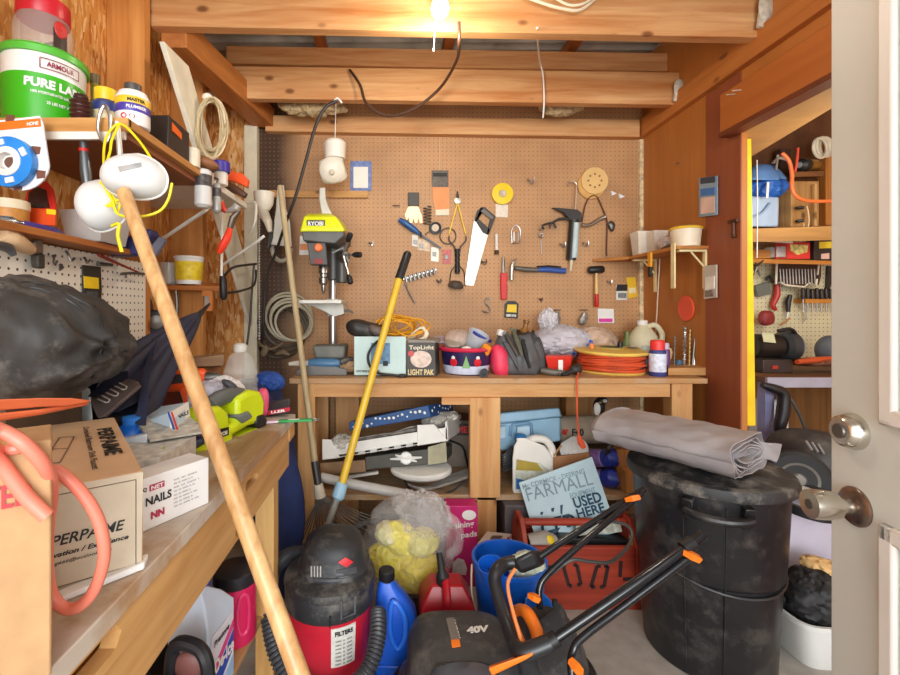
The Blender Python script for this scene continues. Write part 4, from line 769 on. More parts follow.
fin('corner_block',B().hexa([P(417,446,2.083),P(448,441,2.083),P(450,440,2.16),P(420,445,2.16)],[P(417,425,2.083),P(434,424,2.083),P(436,424,2.16),P(420,425,2.16)]),TR,t,bevel=.004)
for i in range(6): fin('slot',B().flat([(346+i*12,456.6-i*1.9),(353+i*12,455.5-i*1.9),(353+i*12,452.5-i*1.9),(346+i*12,453.6-i*1.9)],2.0885,.002),M('#c2c0ba',.5),t)
b=B(); rnd=random.Random(8)
for i in range(16):
    y0=444+rnd.uniform(-3,6); b.tube([P(340+rnd.uniform(0,12),y0,2.13+rnd.uniform(0,.1)),P(380,y0-6+rnd.uniform(-3,3),2.13+rnd.uniform(0,.1)),P(412,y0-12+rnd.uniform(-3,3),2.15),P(440+rnd.uniform(-8,12),y0-17+rnd.uniform(-2,2),2.2)],.0045,5,5)
tag(fin('cable_heap',b,M('#8b857c',.5,n=.5,sc_=30)),'heap of thin grey cables lying along the white tray','cables',kind='stuff')
b=B().ell(P(342,443,2.14),(.05,.05,.04),n=24,lump=.5,sc_=22,seed=5,ridge=.6); S('crumpled_paper',b,M('#c8c2b8',.5,n=.2),'crumpled grey plastic at the left end of the white tray','wrapper')
b=B().ell(P(440,419,2.25),(.08,.06,.03),(0,-.2,0),n=26,lump=.5,sc_=20,seed=7,ridge=.5); S('paper_pile',b,M('#cdc6ba',.6,n=.2),'crumpled papers at the right end of the white tray','papers')
t=T('fan_unit','grey box fan unit with white hub under the white tray','fan',P(400,470,2.15))
fin('housing',B().hexa([P(366,470,2.1),P(445,463,2.1),P(452,455,2.35),P(375,462,2.35)],[P(365,457,2.1),P(446,447,2.1),P(452,443,2.35),P(375,449,2.35)]),M('#4f4d46',.5,n=.2),t,bevel=.004)
fin('side_panel',B().hexa([P(428,465,2.09),P(447,462,2.09),P(447,462,2.1),P(428,465,2.1)],[P(428,447,2.09),P(446,442,2.09),P(446,442,2.1),P(428,447,2.1)]),M('#a29c80',.5,n=.2),t)
b=B(); h=P(406,458,2.09); b.lathe([(.03,0),(.026,.012),(.001,.014)],h,(0,-1,.3),18)
for a in range(6): e=h+V((.075*math.cos(a*PI/3+.2),-.004,.02*math.sin(a*PI/3+.2))); b.tube([h+V((0,-.006,0)),e],[.011,.004],6)
fin('hub',b,M('#dcdcd8',.4),t)
c=P(421,470,2.12); S('round_cover',B().lathe([(.001,-.012),(.13,-.012),(.145,0),(.145,.012),(.135,.02),(.001,.022)],c,(-.06,-.10,1),36,1,.75),M('#d8d6d0',.4,n=.05),'round white fan cover lying on the middle shelf','fan cover')
S('brown_carton',B().hexa([P(320,476,2.1),P(366,472,2.1),P(372,462,2.35),P(325,464,2.35)],[P(320,463,2.1),P(365,460,2.1),P(372,455,2.35),P(325,456,2.35)]),M('#8a6a4a',.6,n=.2),'brown cardboard box lying at the left end of the middle shelf','box',bevel=.003)
b=B(); b.bar(P(328,480,2.1),P(378,472,2.15),.02,.012); S('white_strip',b,M('#c8c4bc',.5),'pale strip lying on the shelf below the brown box','strip')
b=B(); b.tube([P(321,477,2.01),P(340,481.5,2.005),P(372,488,2.0),P(403,494,1.995),P(415,496.5,1.99)],[.020,.021,.022,.023,.022],14); S('grey_pipe',b,M('#b9b4ae',.45,n=.08),'pale grey plastic pipe lying slanted along the shelf front','pipe')
b=B()
for i in range(6): b.tube([P(407+i*2,484+i*1.2,2.12+i*.03),P(425,489-i*1.2,2.1+i*.03),P(447,484-i*1.5,2.12+i*.03),P(468,477-i*1.6,2.14+i*.03)],.006,6,6)
S('wire_bundle',b,M('#a7a39c',.4,.2,n=.3),'bundle of grey wires curving along the shelf','cables')
b=B(); b.tube([P(404,480,2.1),P(412,490,2.08),P(432,495,2.07),P(452,491,2.07),P(466,480,2.08)],.005,6,6); b.tube([P(448,440,2.3),P(462,446,2.25),P(466,458,2.25),P(468,466,2.2)],.006,6,6); S('black_wire',b,BLK,'black wire looping along the shelf beside the bench post','cable')
t=T('power_tool_box','dark red and black carton behind the centre post of the bench','box',P(463,435,2.35)); fin('carton',B().bb(X(452,2.35),X(500,2.35),2.35,2.5,.62,Zh(420,2.35)),M('#4e2a24',.5),t,bevel=.003); fin('band',B().bb(X(452,2.35),X(500,2.35),2.345,2.35,Zh(435,2.35),Zh(424,2.35)),M('#2e2422',.5),t); txt(t,'ME',(X(457,2.345),2.344,Zh(433,2.345)),(1,0,0),(0,0,1),.035,M('#c8302c',.5),w=.055,bold=.04)
S('grey_board',B().bb(X(440,2.4),X(500,2.4),2.4,2.55,.362,.618),M('#7c7064',.6),'grey brown box standing below the dark red carton','box',bevel=.003)
t=T('tool_case','pale blue plastic tool case on the middle shelf','tool case',P(530,450,2.25)); TB=M('#8fb6cf',.4,n=.06)
A=lambda px,py: P(px,py,2.2)
fin('body',B().hexa([P(497,452,2.2),P(560,441,2.2),P(562,438,2.42),P(505,444,2.42)],[P(497,424,2.2),P(560,417,2.2),P(562,418,2.42),P(505,420,2.42)]),TB,t,bevel=.008)
fin('cover',B().hexa([P(496,424,2.19),P(561,416.5,2.19),P(563,418,2.43),P(504,420,2.43)],[P(498,413,2.2),P(559,407.5,2.2),P(560,410,2.42),P(506,411,2.42)]),TB,t,bevel=.008)
for px,w_ in ((501,4),(521,8)): fin('latch',B().hexa([A(px-w_/2-1,438),A(px+w_,437),A(px+w_,437)+V((0,-.02,0)),A(px-w_/2-1,438)+V((0,-.02,0))],[A(px-w_/2-1,426),A(px+w_,425),A(px+w_,425)+V((0,-.02,0)),A(px-w_/2-1,426)+V((0,-.02,0))]),M('#b4d0e0',.4),t,bevel=.004)
fin('handle',B().tube([A(510,436),A(511,427),A(513,424.5),A(529,422.5),A(531,424),A(532,434)],.009,8),M('#6c94b4',.4),t)
t=T('sleeping_bag_roll','rolled tan canvas bag with lettering on the middle shelf','roll',P(588,442,2.3))
fin('roll',B().tube([P(556,430,2.3),P(560,430,2.3),P(575,429,2.29),P(600,429,2.29),P(608,429,2.3),P(611,429,2.3)],[.05,.066,.07,.072,.066,.05],24),M('#9a8c7a',.7,n=.2,bump=.3),t)
txt(t,'er',P(562.5,435,2.216),(1,0,.0),(0,0,1),.028,RED,w=.03,bold=.03); txt(t,'F40',P(572,436,2.213),(1,0,0),(0,0,1),.036,INK,w=.058,bold=.03)
S('roll_support',B().bb(X(560,2.35),X(612,2.35),2.3,2.5,.362,Zh(446,2.35)),M('#5a4a3a',.6),'dark box under the tan canvas roll','box')
t=T('toy_figure','small black and white toy standing on the canvas roll','toy',P(600,415,2.3)); fin('body',B().ell(P(599,407,2.3),(.030,.028,.045),n=16),BLK,t); fin('head',B().ell(P(602,400.5,2.28),(.028,.026,.022),n=16),BLK,t); fin('white_patch',B().ell(P(597,409,2.275),(.018,.012,.034),n=12),WHT,t); fin('eye',B().ell(P(605,401,2.255),(.011,.008,.010),n=10),M('#d8d0c4',.4),t); fin('beak',B().ell(P(600,402.5,2.255),(.008,.01,.005),n=8),M('#c8a060',.4),t)
c=V((X(533,2.1),2.1,.362))
t=T('cleaner_jug','white jug with blue cap and handle on the middle shelf','jug',c); W2=M('#ece9e2',.35,n=.03)
f=lambda px,py: P(px,py,2.12)
fin('body',B().loft([[P(x,y,2.06),P(x2,y,2.06),P(x2,y,2.17),P(x,y,2.17)] for x,x2,y in ((514,552,493.5),(512.5,553,490),(512.5,553,458),(514,545,446),(517,532,441),(516,526,438))]),W2,t,bevel=.012)
fin('handle',B().tube([f(527,442),f(535,438.5),f(545,440),f(551.5,448),f(552,460)],.018,10,5),W2,t)
fin('cap',B().lathe([(.024,0),(.026,.006),(.026,.028),(.02,.032),(.001,.032)],f(520.5,441),n=20),M('#2f7fc4',.4),t)
fin('label',B().flat([(515,489),(545,487),(549,470),(540,463),(516,459)],2.057,.002),M('#c8cdc0',.45,n=.2,sc_=50),t); fin('gold_band',B().flat([(516,470),(543,471),(537,463),(517,459.5)],2.055,.002),M('#b09a40',.4),t); fin('blue_band',B().flat([(516,489),(530,488),(527,481),(516,478)],2.055,.002),M('#3b7cc0',.4),t)
b=B()
for i in range(7): b.tube([P(499+i,448+i*3.6,2.15),P(503,455+i*2.5,2.12),P(509,449+i*3.4,2.13),P(512,446+i*3,2.16)],.0055,6,5)
S('dark_cable',b,M('#3a3a3c',.4),'dark cables stuffed beside the white jug on the shelf','cables')
t=T('open_carton','small open cardboard carton with white filters on the middle shelf','box',P(572,482,2.1)); fin('carton',B().hexa([P(552,488,2.1),P(590,488,2.1),P(594,482,2.3),P(556,482,2.3)],[P(553,457,2.1),P(589,453,2.1),P(592,448,2.3),P(560,450,2.3)]),M('#a87850',.7),t,bevel=.002); fin('flap',B().hexa([P(554,457,2.1),P(562,446,2.12),P(562,446,2.13),P(554,457,2.11)],[P(553,455,2.1),P(561,444,2.12),P(561,444,2.13),P(553,455,2.11)]),M('#b08458',.7),t)
for i in range(4): S('white_filter',B().lathe([(.001,0),(.055-.003*i,0),(.06-.003*i,.012),(.001,.018)],P(571+i*2,453-i*2.0,2.17),(.1,-.7,.7),20),M('#dfe0dd',.5,n=.1,sc_=40),['front white round pad in the open carton','second white round pad in the open carton','third white round pad in the open carton','rear white round pad in the open carton'][i],'pad','pads in the open carton')
for i,(y0) in enumerate((458,478)):
    t=T('purple_bottle',('upper','lower')[i]+' clear purple bottle lying with its blue cap to the right on the shelf','bottle',P(600,y0+6,2.2)); fin('body',B().tube([P(588,y0,2.2),P(590,y0,2.2),P(604,y0,2.16),P(608,y0,2.15)],[.03,.042,.042,.03],18),M('#9c86b0',.25,n=.25,sc_=20,al=.85),t); fin('cap',B().tube([P(606,y0,2.15),P(614,y0-.4,2.11),P(615,y0-.4,2.11)],[.042,.042,.034],20),M('#2b3a9c',.35),t); fin('label',B().tube([P(593,y0,2.19),P(601,y0,2.168)],.0428,18),M('#7a5a92',.4,n=.3,sc_=50),t)
b=B(); b.tube([P(603,461,2.12),P(609,449,2.1),P(616,437,2.12)],[.004,.012,.009],10); S('black_trowel',b,M('#2a2624',.4),'black handled tool leaning against the purple bottles','tool')
S('wood_offcut',B().bb(X(617,2.12),X(636,2.12),2.12,2.2,.362,Zh(450,2.12)),wood('#c98a4c','#9a5e28','z'),'upright wood offcut on the shelf beside the trash can','wood block',bevel=.003)
S('wood_offcut',B().bb(X(626,2.06),X(640,2.06),2.06,2.11,.362,Zh(471,2.06)),wood('#d9a060','#a86c30','z'),'shorter wood offcut in front of the upright one on the shelf','wood block',bevel=.003)
# ================================================================== below the shelf, on the floor
# farmall sign
n_=V((0,-.95,.3)); sg=lambda px,py: P(px,py,2.0-.0011*(520-py)*-1 if False else 1.93+(520-py)*.0010)
q=[sg(540,553),sg(618,532),sg(592,457),sg(519,483)]
t=T('tin_sign','pale blue tin sign with tractor lettering leaning in the red toolbox','sign',q[0].lerp(q[1],.5)); 
fin('plate',B().poly(q,(0,.004,0)),M('#b9d2dc',.4,n=.06),t)
r_=(q[1]-q[0]).normalized(); u_=(q[3]-q[0]); u_=(u_-r_*u_.dot(r_)).normalized()
SB=M('#7e929c',.5); SD=M('#1d4058',.5)
def sgn(s,px,py,h,w,m,bold=.01): txt(t,s,sg(px,py)+V((0,-.003,0)),r_,u_,h,m,w=w,bold=bold)
sgn('Mc CORMICK - DEERING',523,489,.020,.285,SB); sgn('FARMALL',528,501,.052,.30,SB,.0); sgn('EQUIPMENT',571,499.5,.026,.115,SB); sgn('USED',575,508.5,.044,.125,SD,.03); sgn('HERE',578,518.5,.038,.125,SD,.03)
b=B()
for i,(x,y,w,h) in enumerate(((543,521,9,5),(553,517,8,8),(562,515,7,9),(548,530,12,4),(566,523,5,5),(540,512,3,3),(560,505,2.5,10),(551,508,3,4))): b.poly([sg(x+dx,y+dy-dx*.25)+V((0,-.003,0)) for dx,dy in ((0,0),(w,0),(w*.8,h),(w*.1,h*.8))],(0,-.001,0))
b.torus(sg(549,527)+V((0,-.004,0)),.03,.006,(0,-1,.1),18,5); b.torus(sg(569,520)+V((0,-.004,0)),.021,.005,(0,-1,.1),16,5); fin('tractor_print',b,SD,t)
# toolbox
RT=wood('#b8432a','#7d2414','x',.8,.5,0); c=V((.80,1.88,0))
t=T('wooden_toolbox','open red wooden toolbox with dowel handle and stencilled letters on the floor','toolbox',c)
x0,x1=.535,.965; Yf=1.80
fin('front_board',B().bb(x0,x1,Yf,Yf+.022,.0,.25),RT,t,bevel=.003); fin('back_board',B().bb(x0,x1,1.97,1.99,0,.25),RT,t,bevel=.003); fin('bottom_board',B().bb(x0,x1,Yf+.022,1.97,0,.02),RT,t)
for x in (x0-.02,x1): fin('end_board',B().poly([(x,Yf,0),(x,1.99,0),(x,1.99,.25),(x,1.935,.34),(x,1.86,.34),(x,Yf,.25)],(.02,0,0)),RT,t,bevel=.003)
fin('dowel_handle',B().cyl((x0-.02,1.895,.308),(x1+.02,1.895,.308),.015),RT,t)
b=B(); ST_=M('#2a1612',.6)
def fpx(x,y): return P(x,y,Yf-.0015)
def stroke(pts,w=3.6):
    for a,c2 in zip(pts,pts[1:]): b.bar(fpx(*a),fpx(*c2),.0015,w*Yf/450,(0,0,1))
stroke([(566,565),(563,565),(569,586),(572,586)]); stroke([(573.5,564.5),(577,565),(581,584.5),(577,585)])
stroke([(601,566),(597,566),(591,587),(595,587)]); stroke([(604,566),(608,566),(604,587),(600,587)])
stroke([(621,561),(620,577)]); stroke([(623,579),(634,579.5)]); stroke([(545,568),(556,566)])
fin('stencil_letters',b,ST_,t)
b=B(); b.hexa([P(553,546,1.85),P(640,546,1.85),P(640,540,1.94),P(556,540,1.94)],[P(553,538,1.85),P(640,540,1.85),P(640,534,1.94),P(556,530,1.94)]); S('black_level',b,BLK,'black and grey tool case lying in the red toolbox','tool',bevel=.004)
S('yellow_tape',B().tube([P(529,543,1.86),P(545,540,1.86),P(553,541,1.86),P(557,540,1.86)],[.035,.038,.03,.02],14),M('#a8a39a',.45,n=.2),'grey torch with yellow end lying in the red toolbox','torch')
S('yellow_cap_piece',B().ell(P(549,540,1.84),(.022,.018,.02),n=12),YEL,'yellow end piece in the red toolbox','tool')
S('paper_booklet',B().hexa([P(575,536,1.86),P(622,532,1.86),P(622,530,1.93),P(578,533,1.93)],[P(576,526,1.88),P(620,522,1.88),P(620,521,1.95),P(579,524,1.95)]),M('#b8bcae',.5,n=.45,sc_=35),'crumpled pale booklet lying in the red toolbox','booklet')
S('yellow_clip',B().box(P(634,542,1.84),(.03,.03,.05)),YEL,'yellow clip at the right end of the red toolbox','clip',bevel=.006)
S('dark_crate',B().bb(X(505,2.0),X(534,2.0),2.0,2.3,.0,.332),M('#5a5254',.6),'dark grey case standing on the floor under the bench beside the toolbox','case',bevel=.006)
# pink box
t=T('pads_box','magenta carton standing under the back bench','box',P(461,575,1.95)); c0,c1=X(446,1.95),X(478,1.95)
fin('carton',B().bb(c0,c1,1.95,2.03,.0,Zh(506,1.95)),M('#c8246e',.45,n=.05),t,bevel=.003)
txt(t,'raining',P(451,531,1.949),(1,0,.12),(0,0,1),.034,WHT,w=.10,bold=.02); txt(t,'pads',P(461,540,1.949),(1,0,.12),(0,0,1),.034,WHT,w=.07,bold=.02)
fin('logo_patch',B().poly([P(x,y,1.95) for x,y in circ(469,515,7,16,5)],(0,-.002,0)),WHT,t); fin('puppy_patch',B().poly([P(x,y,1.95) for x,y in ((452,573),(453,563),(458,558),(464,560),(467,568),(466,575))],(0,-.002,0)),M('#e0d6d2',.5,n=.2,sc_=30),t)
S('pale_board',B().bb(X(418,2.02),X(447,2.02),2.04,2.06,.0,Zh(500,2.02)),M('#b4b0b0',.5),'pale panel standing behind the magenta carton','panel')
t=T('white_carton','small white carton with printed marks behind the blue bucket','box',P(493,560,1.84)); 
fin('carton',B().hexa([V((X(477,1.8),1.8,0)),V((X(505,1.78),1.78,0)),V((X(512,1.95),1.95,0)),V((X(486,1.98),1.98,0))],[P(476,545,1.8),P(505,541,1.78),P(512,534,1.95),P(487,531,1.98)]),M('#ddd8d2',.5,n=.04),t,bevel=.003)
tz=lambda u,v: P(476,545,1.8).lerp(P(505,541,1.78),u).lerp(P(487,531,1.98).lerp(P(512,534,1.95),u),v)+V((0,0,.001))
fin('printed_code',B().poly([tz(.35,.35),tz(.75,.35),tz(.75,.65),tz(.35,.65)],(0,0,.001)),M('#5c4c44',.5,n=.5,sc_=150),t)
for k,(px,py) in enumerate(((508,541),(508.5,549))): fin('red_mark',B().torus(P(px,py,1.83),.012,.004,(.9,-.4,0),14,5),M('#8c1c30',.5),t)
# blue bucket
c=V((X(509,1.55),1.55,0)); t=T('blue_bucket','bright blue bucket with wire handle on the floor behind the mower','bucket',c); BB=M('#1566d8',.35,n=.05)
fin('body',B().lathe([(.001,0),(.09,0),(.094,.006),(.121,.33),(.127,.335),(.127,.348),(.117,.348),(.114,.33),(.088,.012),(.001,.012)],c,n=40),BB,t)
fin('spout',B().lathe([(.034,-.02),(.043,.045),(.038,.045),(.03,-.02)],c+V((-.075,-.085,.335)),(-.2,-.2,1),16),BB,t)
fin('wire_handle',B().tube([c+V((-.128,0,.325)),c+V((-.135,-.05,.24)),c+V((-.11,-.12,.12)),c+V((-.06,-.15,.08))],.0035,6,6),M('#c8b090',.4),t)
S('snack_bag',B().ell(c+V((.055,-.04,.33)),(.06,.05,.055),n=26,lump=.3,sc_=20,seed=4,ridge=.5),M('#cfdcc8',.4,n=.25,sc_=18),'crumpled white and green bag standing in the blue bucket','bag')
S('blue_cup',B().lathe([(.02,0),(.045,.05),(.04,.05),(.015,.004),(.001,.004)],c+V((.05,-.13,.24)),(.1,-.5,.8),18),M('#2478d8',.35),'second blue plastic piece leaning at the right of the bucket','scoop')
# red gas can
c=V((X(446,1.5),1.5,0)); t=T('gas_can','dark red plastic fuel can with black nozzle on the floor','fuel can',c); GC=M('#a8101e',.35,n=.08)
w2,d2=.088,.07
fin('body',B().loft([[c+V((sx*w2*k,sy*d2*k2,z)) for sx,sy in ((-1,-1),(1,-1),(1,1),(-1,1))] for k,k2,z in ((.96,.95,0),(1,1,.01),(1,1,.235),(.93,.9,.255),(.62,.55,.30),(.55,.5,.305))]),GC,t,bevel=.012)
fin('handle',B().tube([c+V((-.005,-.074,.15)),c+V((-.005,-.082,.22)),c+V((-.005,-.068,.285)),c+V((-.005,-.02,.325)),c+V((-.005,.04,.31))],.014,10,5),GC,t)
fin('nozzle',B().tube([c+V((-.012,-.02,.30)),c+V((-.014,-.025,.33)),c+V((-.016,-.02,.345)),c+V((-.022,.01,.385))],[.022,.022,.013,.010],14),BLK,t)
for s in (-1,1): fin('side_ridge',B().bar(c+V((s*.055,-.072,.03)),c+V((s*.055,-.072,.22)),.01,.008,(0,1,0)),GC,t)
# blue jug
c=V((X(396,1.45),1.45,0)); t=T('blue_jug','translucent blue fluid jug with black cap standing beside the shop vacuum','jug',c); BJ=M('#1c5cd0',.3,n=.1,sc_=6)
fin('body',B().loft([[c+V((math.copysign(abs(math.cos(a))**.6,math.cos(a))*w,math.copysign(abs(math.sin(a))**.6,math.sin(a))*d,z)) + V((xo,0,0)) for a in [2*PI*j/24 for j in range(24)]] for w,d,z,xo in ((.068,.045,0,0),(.073,.05,.012,0),(.073,.05,.19,0),(.066,.047,.24,-.003),(.045,.036,.29,-.018),(.026,.024,.325,-.03),(.02,.02,.34,-.03))]),BJ,t,smooth=60)
fin('handle_recess',B().tube([c+V((-.005,-.047,.29)),c+V((.025,-.052,.25)),c+V((.028,-.054,.19)),c+V((.005,-.054,.15)),c+V((-.018,-.054,.2)),c+V((-.016,-.05,.27))],.008,8,5,True),M('#2e74e8',.3),t)
fin('cap',B().lathe([(.024,0),(.026,.005),(.026,.03),(.022,.034),(.001,.034)],c+V((-.03,0,.332)),n=18),BLK,t)
for z in (.05,.09): fin('rib',B().tube([c+V((-.06,-.048,z)),c+V((0,-.053,z)),c+V((.06,-.048,z))],.005,6),BJ,t)
# clear bag with yellow packets
c=V((X(410,1.76),1.76,.0))
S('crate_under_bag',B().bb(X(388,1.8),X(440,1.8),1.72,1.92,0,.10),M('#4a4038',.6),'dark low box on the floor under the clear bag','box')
for i,(dx,dz,r,a,col) in enumerate(((-.075,.22,.085,.3,'#f4e010'),(.035,.20,.09,-.4,'#f0d810'),(-.03,.30,.075,.8,'#f2e03a'),(.05,.31,.06,-.2,'#d8ce6a'),(-.09,.33,.045,.2,'#e8e0a0'))):
    S('yellow_packet',B().ell(c+V((dx,-.03*(i%2),dz)),(r,.06,r*.8),(0,a,0),n=24,lump=.35,sc_=13,seed=i,ridge=.5),M(col,.4,n=.15,sc_=20),('lowest yellow packet at the left inside the clear bag','lowest yellow packet at the right inside the clear bag','middle yellow packet inside the clear bag','pale packet at the upper right inside the clear bag','small pale packet at the upper left inside the clear bag')[i],'packet','yellow packets in the clear bag')
m,nt,bs,N,L=_base('clear_film'); bs.inputs['Base Color'].default_value=(.82,.78,.76,1); bs.inputs['Roughness'].default_value=.25; bs.inputs['Alpha'].default_value=.17
t=T('clear_bag','bulging clear plastic bag full of yellow packets on the floor','bag',c)
fin('bag',B().ell(c+V((0,0,.28)),(.172,.12,.185),(0,.08,0),n=52,lump=.2,sc_=11,seed=21,ridge=.7,flatz=.10),m,t,smooth=50)
fin('gathered_top',B().ell(c+V((.05,-.02,.415)),(.10,.07,.075),(0,.5,0),n=36,lump=.5,sc_=16,seed=5,ridge=.8),m,t,smooth=40)
fin('loop_handle',B().tube([c+V((.10,-.03,.40)),c+V((.15,-.05,.41)),c+V((.185,-.05,.37)),c+V((.18,-.04,.29)),c+V((.14,-.05,.27))],[.012,.02,.015,.02,.015],8,5),m,t)
# rake
t=T('leaf_rake','leaf rake with wooden handle leaning beside the back bench','rake',P(318,480,1.93))
fin('handle',B().tube([P(280,186,2.12),P(283,210,2.1),P(317,478,1.93)],[.012,.0135,.0135],12),wood('#c9b48c','#9c8660','z',1,.6,0),t)
fin('ferrule',B().tube([P(314.5,461,1.94),P(318.5,486,1.925)],[.016,.017],12),M('#3b3838',.4,.3),t); fin('socket',B().tube([P(318,484,1.92),P(320.5,497,1.92)],[.020,.024],12),M('#c9c0ac',.5),t)
h=P(321,495,1.92)
for i in range(19):
    k=i/18; e=P(284+k*106,562-k*40,1.88); mid=h.lerp(e,.55)+V((0,-.02,0)); fin('tine',B().tube([h,mid,e,e+V((0,-.01,-.03))],.0023,6,3),M('#6e6862',.4,.6),t)
fin('brace_bar',B().bar(P(300,547,1.885),P(374,519,1.885),.012,.018),M('#7d7872',.4,.4),t)
# yellow pole
t=T('extension_pole','yellow extension pole with black grip leaning across the back bench','pole',P(325,530,1.72))
a=P(407.5,254,1.97); g=P(399,279,1.945); k=P(341,487,1.77); e=P(326,530,1.74); fl_e=e+(e-k).normalized()*.30; fl_e.z=max(fl_e.z,.04)
fin('grip',B().tube([a+(a-g).normalized()*.01,a,g],[.012,.0185,.0185],16),BLK,t); fin('tube',B().tube([g,k],.0155,16),M('#dfb735',.4,n=.1),t)
fin('lock_collar',B().tube([P(343,482,1.775),P(342,484,1.774),P(338,497,1.765),P(337,499,1.764)],[.016,.024,.026,.018],14),M('#9cc3d8',.4),t); fin('inner_tube',B().tube([P(338,496,1.765),e,fl_e],.0135,14),M('#9a9a90',.45,.3),t)
# ================================================================== shop vacuum
c=V((-.205,1.42,0)); t=T('shop_vacuum','red and black shop vacuum with dusty lid standing on the floor','vacuum',c)
VR=M('#c81e34',.4,n=.1); VB=M('#2c2d30',.5,n=.15,dust=.55)
fin('tank',B().lathe([(.001,.03),(.115,.03),(.12,.04),(.133,.30),(.128,.305),(.001,.305)],c,n=44),VR,t)
fin('upper_tank',B().lathe([(.12,.295),(.137,.297),(.139,.305),(.140,.355),(.134,.366),(.001,.368)],c,n=44),VB,t)
fin('lid',B().lathe([(.141,.358),(.143,.366),(.139,.380),(.118,.392),(.001,.395)],c,n=44),VB,t)
b=B(); b.loft([[c+V((.012+w*math.copysign(abs(math.cos(a))**.75,math.cos(a)),.012+d*math.copysign(abs(math.sin(a))**.75,math.sin(a)),z)) for a in [2*PI*j/28 for j in range(28)]] for w,d,z in ((.112,.105,.388),(.112,.105,.402),(.100,.094,.412),(.096,.09,.445),(.086,.082,.474),(.06,.06,.492),(.02,.02,.497))]); hd=fin('motor_head',b,VB,t,smooth=50)
fin('head_stripe',B().lathe([(.112,0),(.115,.005),(.112,.012),(.1,.012),(.1,0)],c+V((.012,.012,.394)),n=36,sy=.95),M('#3f4046',.5),t)
H=caster(hd); decal(t,'red_badge',H,[(345,557),(353,561.5),(346,567),(338,562)],M('#d8202c',.4),.004,4)
decal(t,'badge_plate',H,[(336,570),(356,566.5),(356,574),(336,578)],M('#46474c',.4),.003,4)
dtxt(t,'SHOP VAC',H,(338,577),(355,573),4,M('#8a8a8c',.4),.03)
for k in range(4): decal(t,'vent_slot',H,[(311+k*3,566),(312.3+k*3,566),(312.3+k*3,577),(311+k*3,577)],M('#b8b4ae',.5),.002,2)
a=-1.05; pc=c+V((.142*math.cos(a),.142*math.sin(a),.340)); tn=V((-math.sin(a),math.cos(a),0))
b=B(); b.tube([pc-tn*.022+V((0,0,.03)),pc-tn*.022+V((0,0,-.022)),pc+tn*.02+V((0,0,-.022)),pc+tn*.022+V((0,0,.03))],.004,8); fin('latch',b,M('#5c5c60',.4),t)
lw=.075; fin('label',None or B().loft([[c+V((rr*math.cos(-1.12+q),rr*math.sin(-1.12+q),z)) for q in [lw/.132*(i/8-.5) for i in range(9)]]+[c+V(((rr-.003)*math.cos(-1.12+q),(rr-.003)*math.sin(-1.12+q),z)) for q in [lw/.132*(.5-i/8) for i in range(9)]] for z,rr in ((.17,.1285),(.285,.1340))]),M('#dcd8d0',.5,n=.1,sc_=80),t)
txt(t,'FILTERS',None,None,None,.014,INK,w=.055,bold=.05,map_=cylmap(c,.134,-1.12,.055,.262,.05))
for k in range(7): txt(t,'lllll ll lllll',None,None,None,.0045,INK,w=.05,map_=cylmap(c,.1325,-1.12,.05,.178+k*.011,.05),name='small_print')
fin('tank_seam',B().bar(c+V((.02,-.141,.297)),c+V((.02,-.142,.33)),.004,.004,(0,1,0)),BLK,t)
# hose
cc=catmull([P(x,y,Y) for x,y,Y in ((378,612,1.36),(377,640,1.28),(366,672,1.22),(335,700,1.20),(300,690,1.22),(279,660,1.26),(270,625,1.33),(269,595,1.40),(274,570,1.46),(287,556,1.52),(304,553,1.56),(322,553,1.6))],40)
b=B(); b.tube(cc,[.022+.0034*math.sin(i*PI*2/5+.3) for i in range(len(cc))],12)
HB=M('#3d3d42',.4,n=.1)
fin('hose',b,HB,t,smooth=80)
fin('floor_ring',B().torus(c+V((0,0,.035)),.128,.028,(0,0,1),36,8),BLK,t)
# ================================================================== lawn mower
t=T('lawn_mower','dark grey cordless lawn mower with folded handle and orange grips on the floor','lawn mower',(.18,1.2,0))
DK=M('#3a3a3c',.5,n=.15,dust=.35); OR=M('#ee7a1c',.4,n=.05); TU=M('#1a1a1e',.14,.0,n=.05)
def ring(cx,cy,w,d,z,e=.55,n=36): return [V((cx+w*math.copysign(abs(math.cos(a))**e,math.cos(a)),cy+d*math.copysign(abs(math.sin(a))**e,math.sin(a)),z)) for a in [2*PI*j/n for j in range(n)]]
fin('deck',B().loft([ring(.19,1.19,.17,.17,.06),ring(.19,1.19,.19,.18,.09),ring(.19,1.19,.185,.175,.17),ring(.19,1.19,.16,.15,.20)]),DK,t,smooth=60)
cov=fin('motor_cover',B().loft([ring(.178,1.205,.142,.14,.18),ring(.178,1.205,.146,.143,.24),ring(.178,1.205,.145,.141,.275),ring(.18,1.21,.134,.126,.308),ring(.183,1.215,.105,.095,.326),ring(.185,1.22,.055,.05,.333)]),DK,t,smooth=60)
gp=fin('glossy_panel',B().loft([ring(.165,1.055,.085,.05,.22,.7,24),ring(.165,1.06,.092,.056,.305,.7,24),ring(.17,1.07,.078,.045,.33,.7,24),ring(.175,1.075,.05,.028,.337,.7,24)]),M('#59606e',.22,.2,n=.05),t,smooth=70)
mp=lambda px,py,Y: P(px,py,Y)
H=caster(cov,gp)
decal(t,'stripe',H,[(446,619),(453.5,618.5),(459.5,640),(451,641)],M('#77716a',.4),.003,8)
decal(t,'orange_mark',H,[(451,641),(459.5,640),(460.5,646.5),(452,648)],OR,.003,4)
dtxt(t,'WORX',H,(451,621),(456.5,640),4.5,M('#d8d4cc',.4),.03)
dtxt(t,'40V',H,(467,634),(489,632),7,WHT,.06)
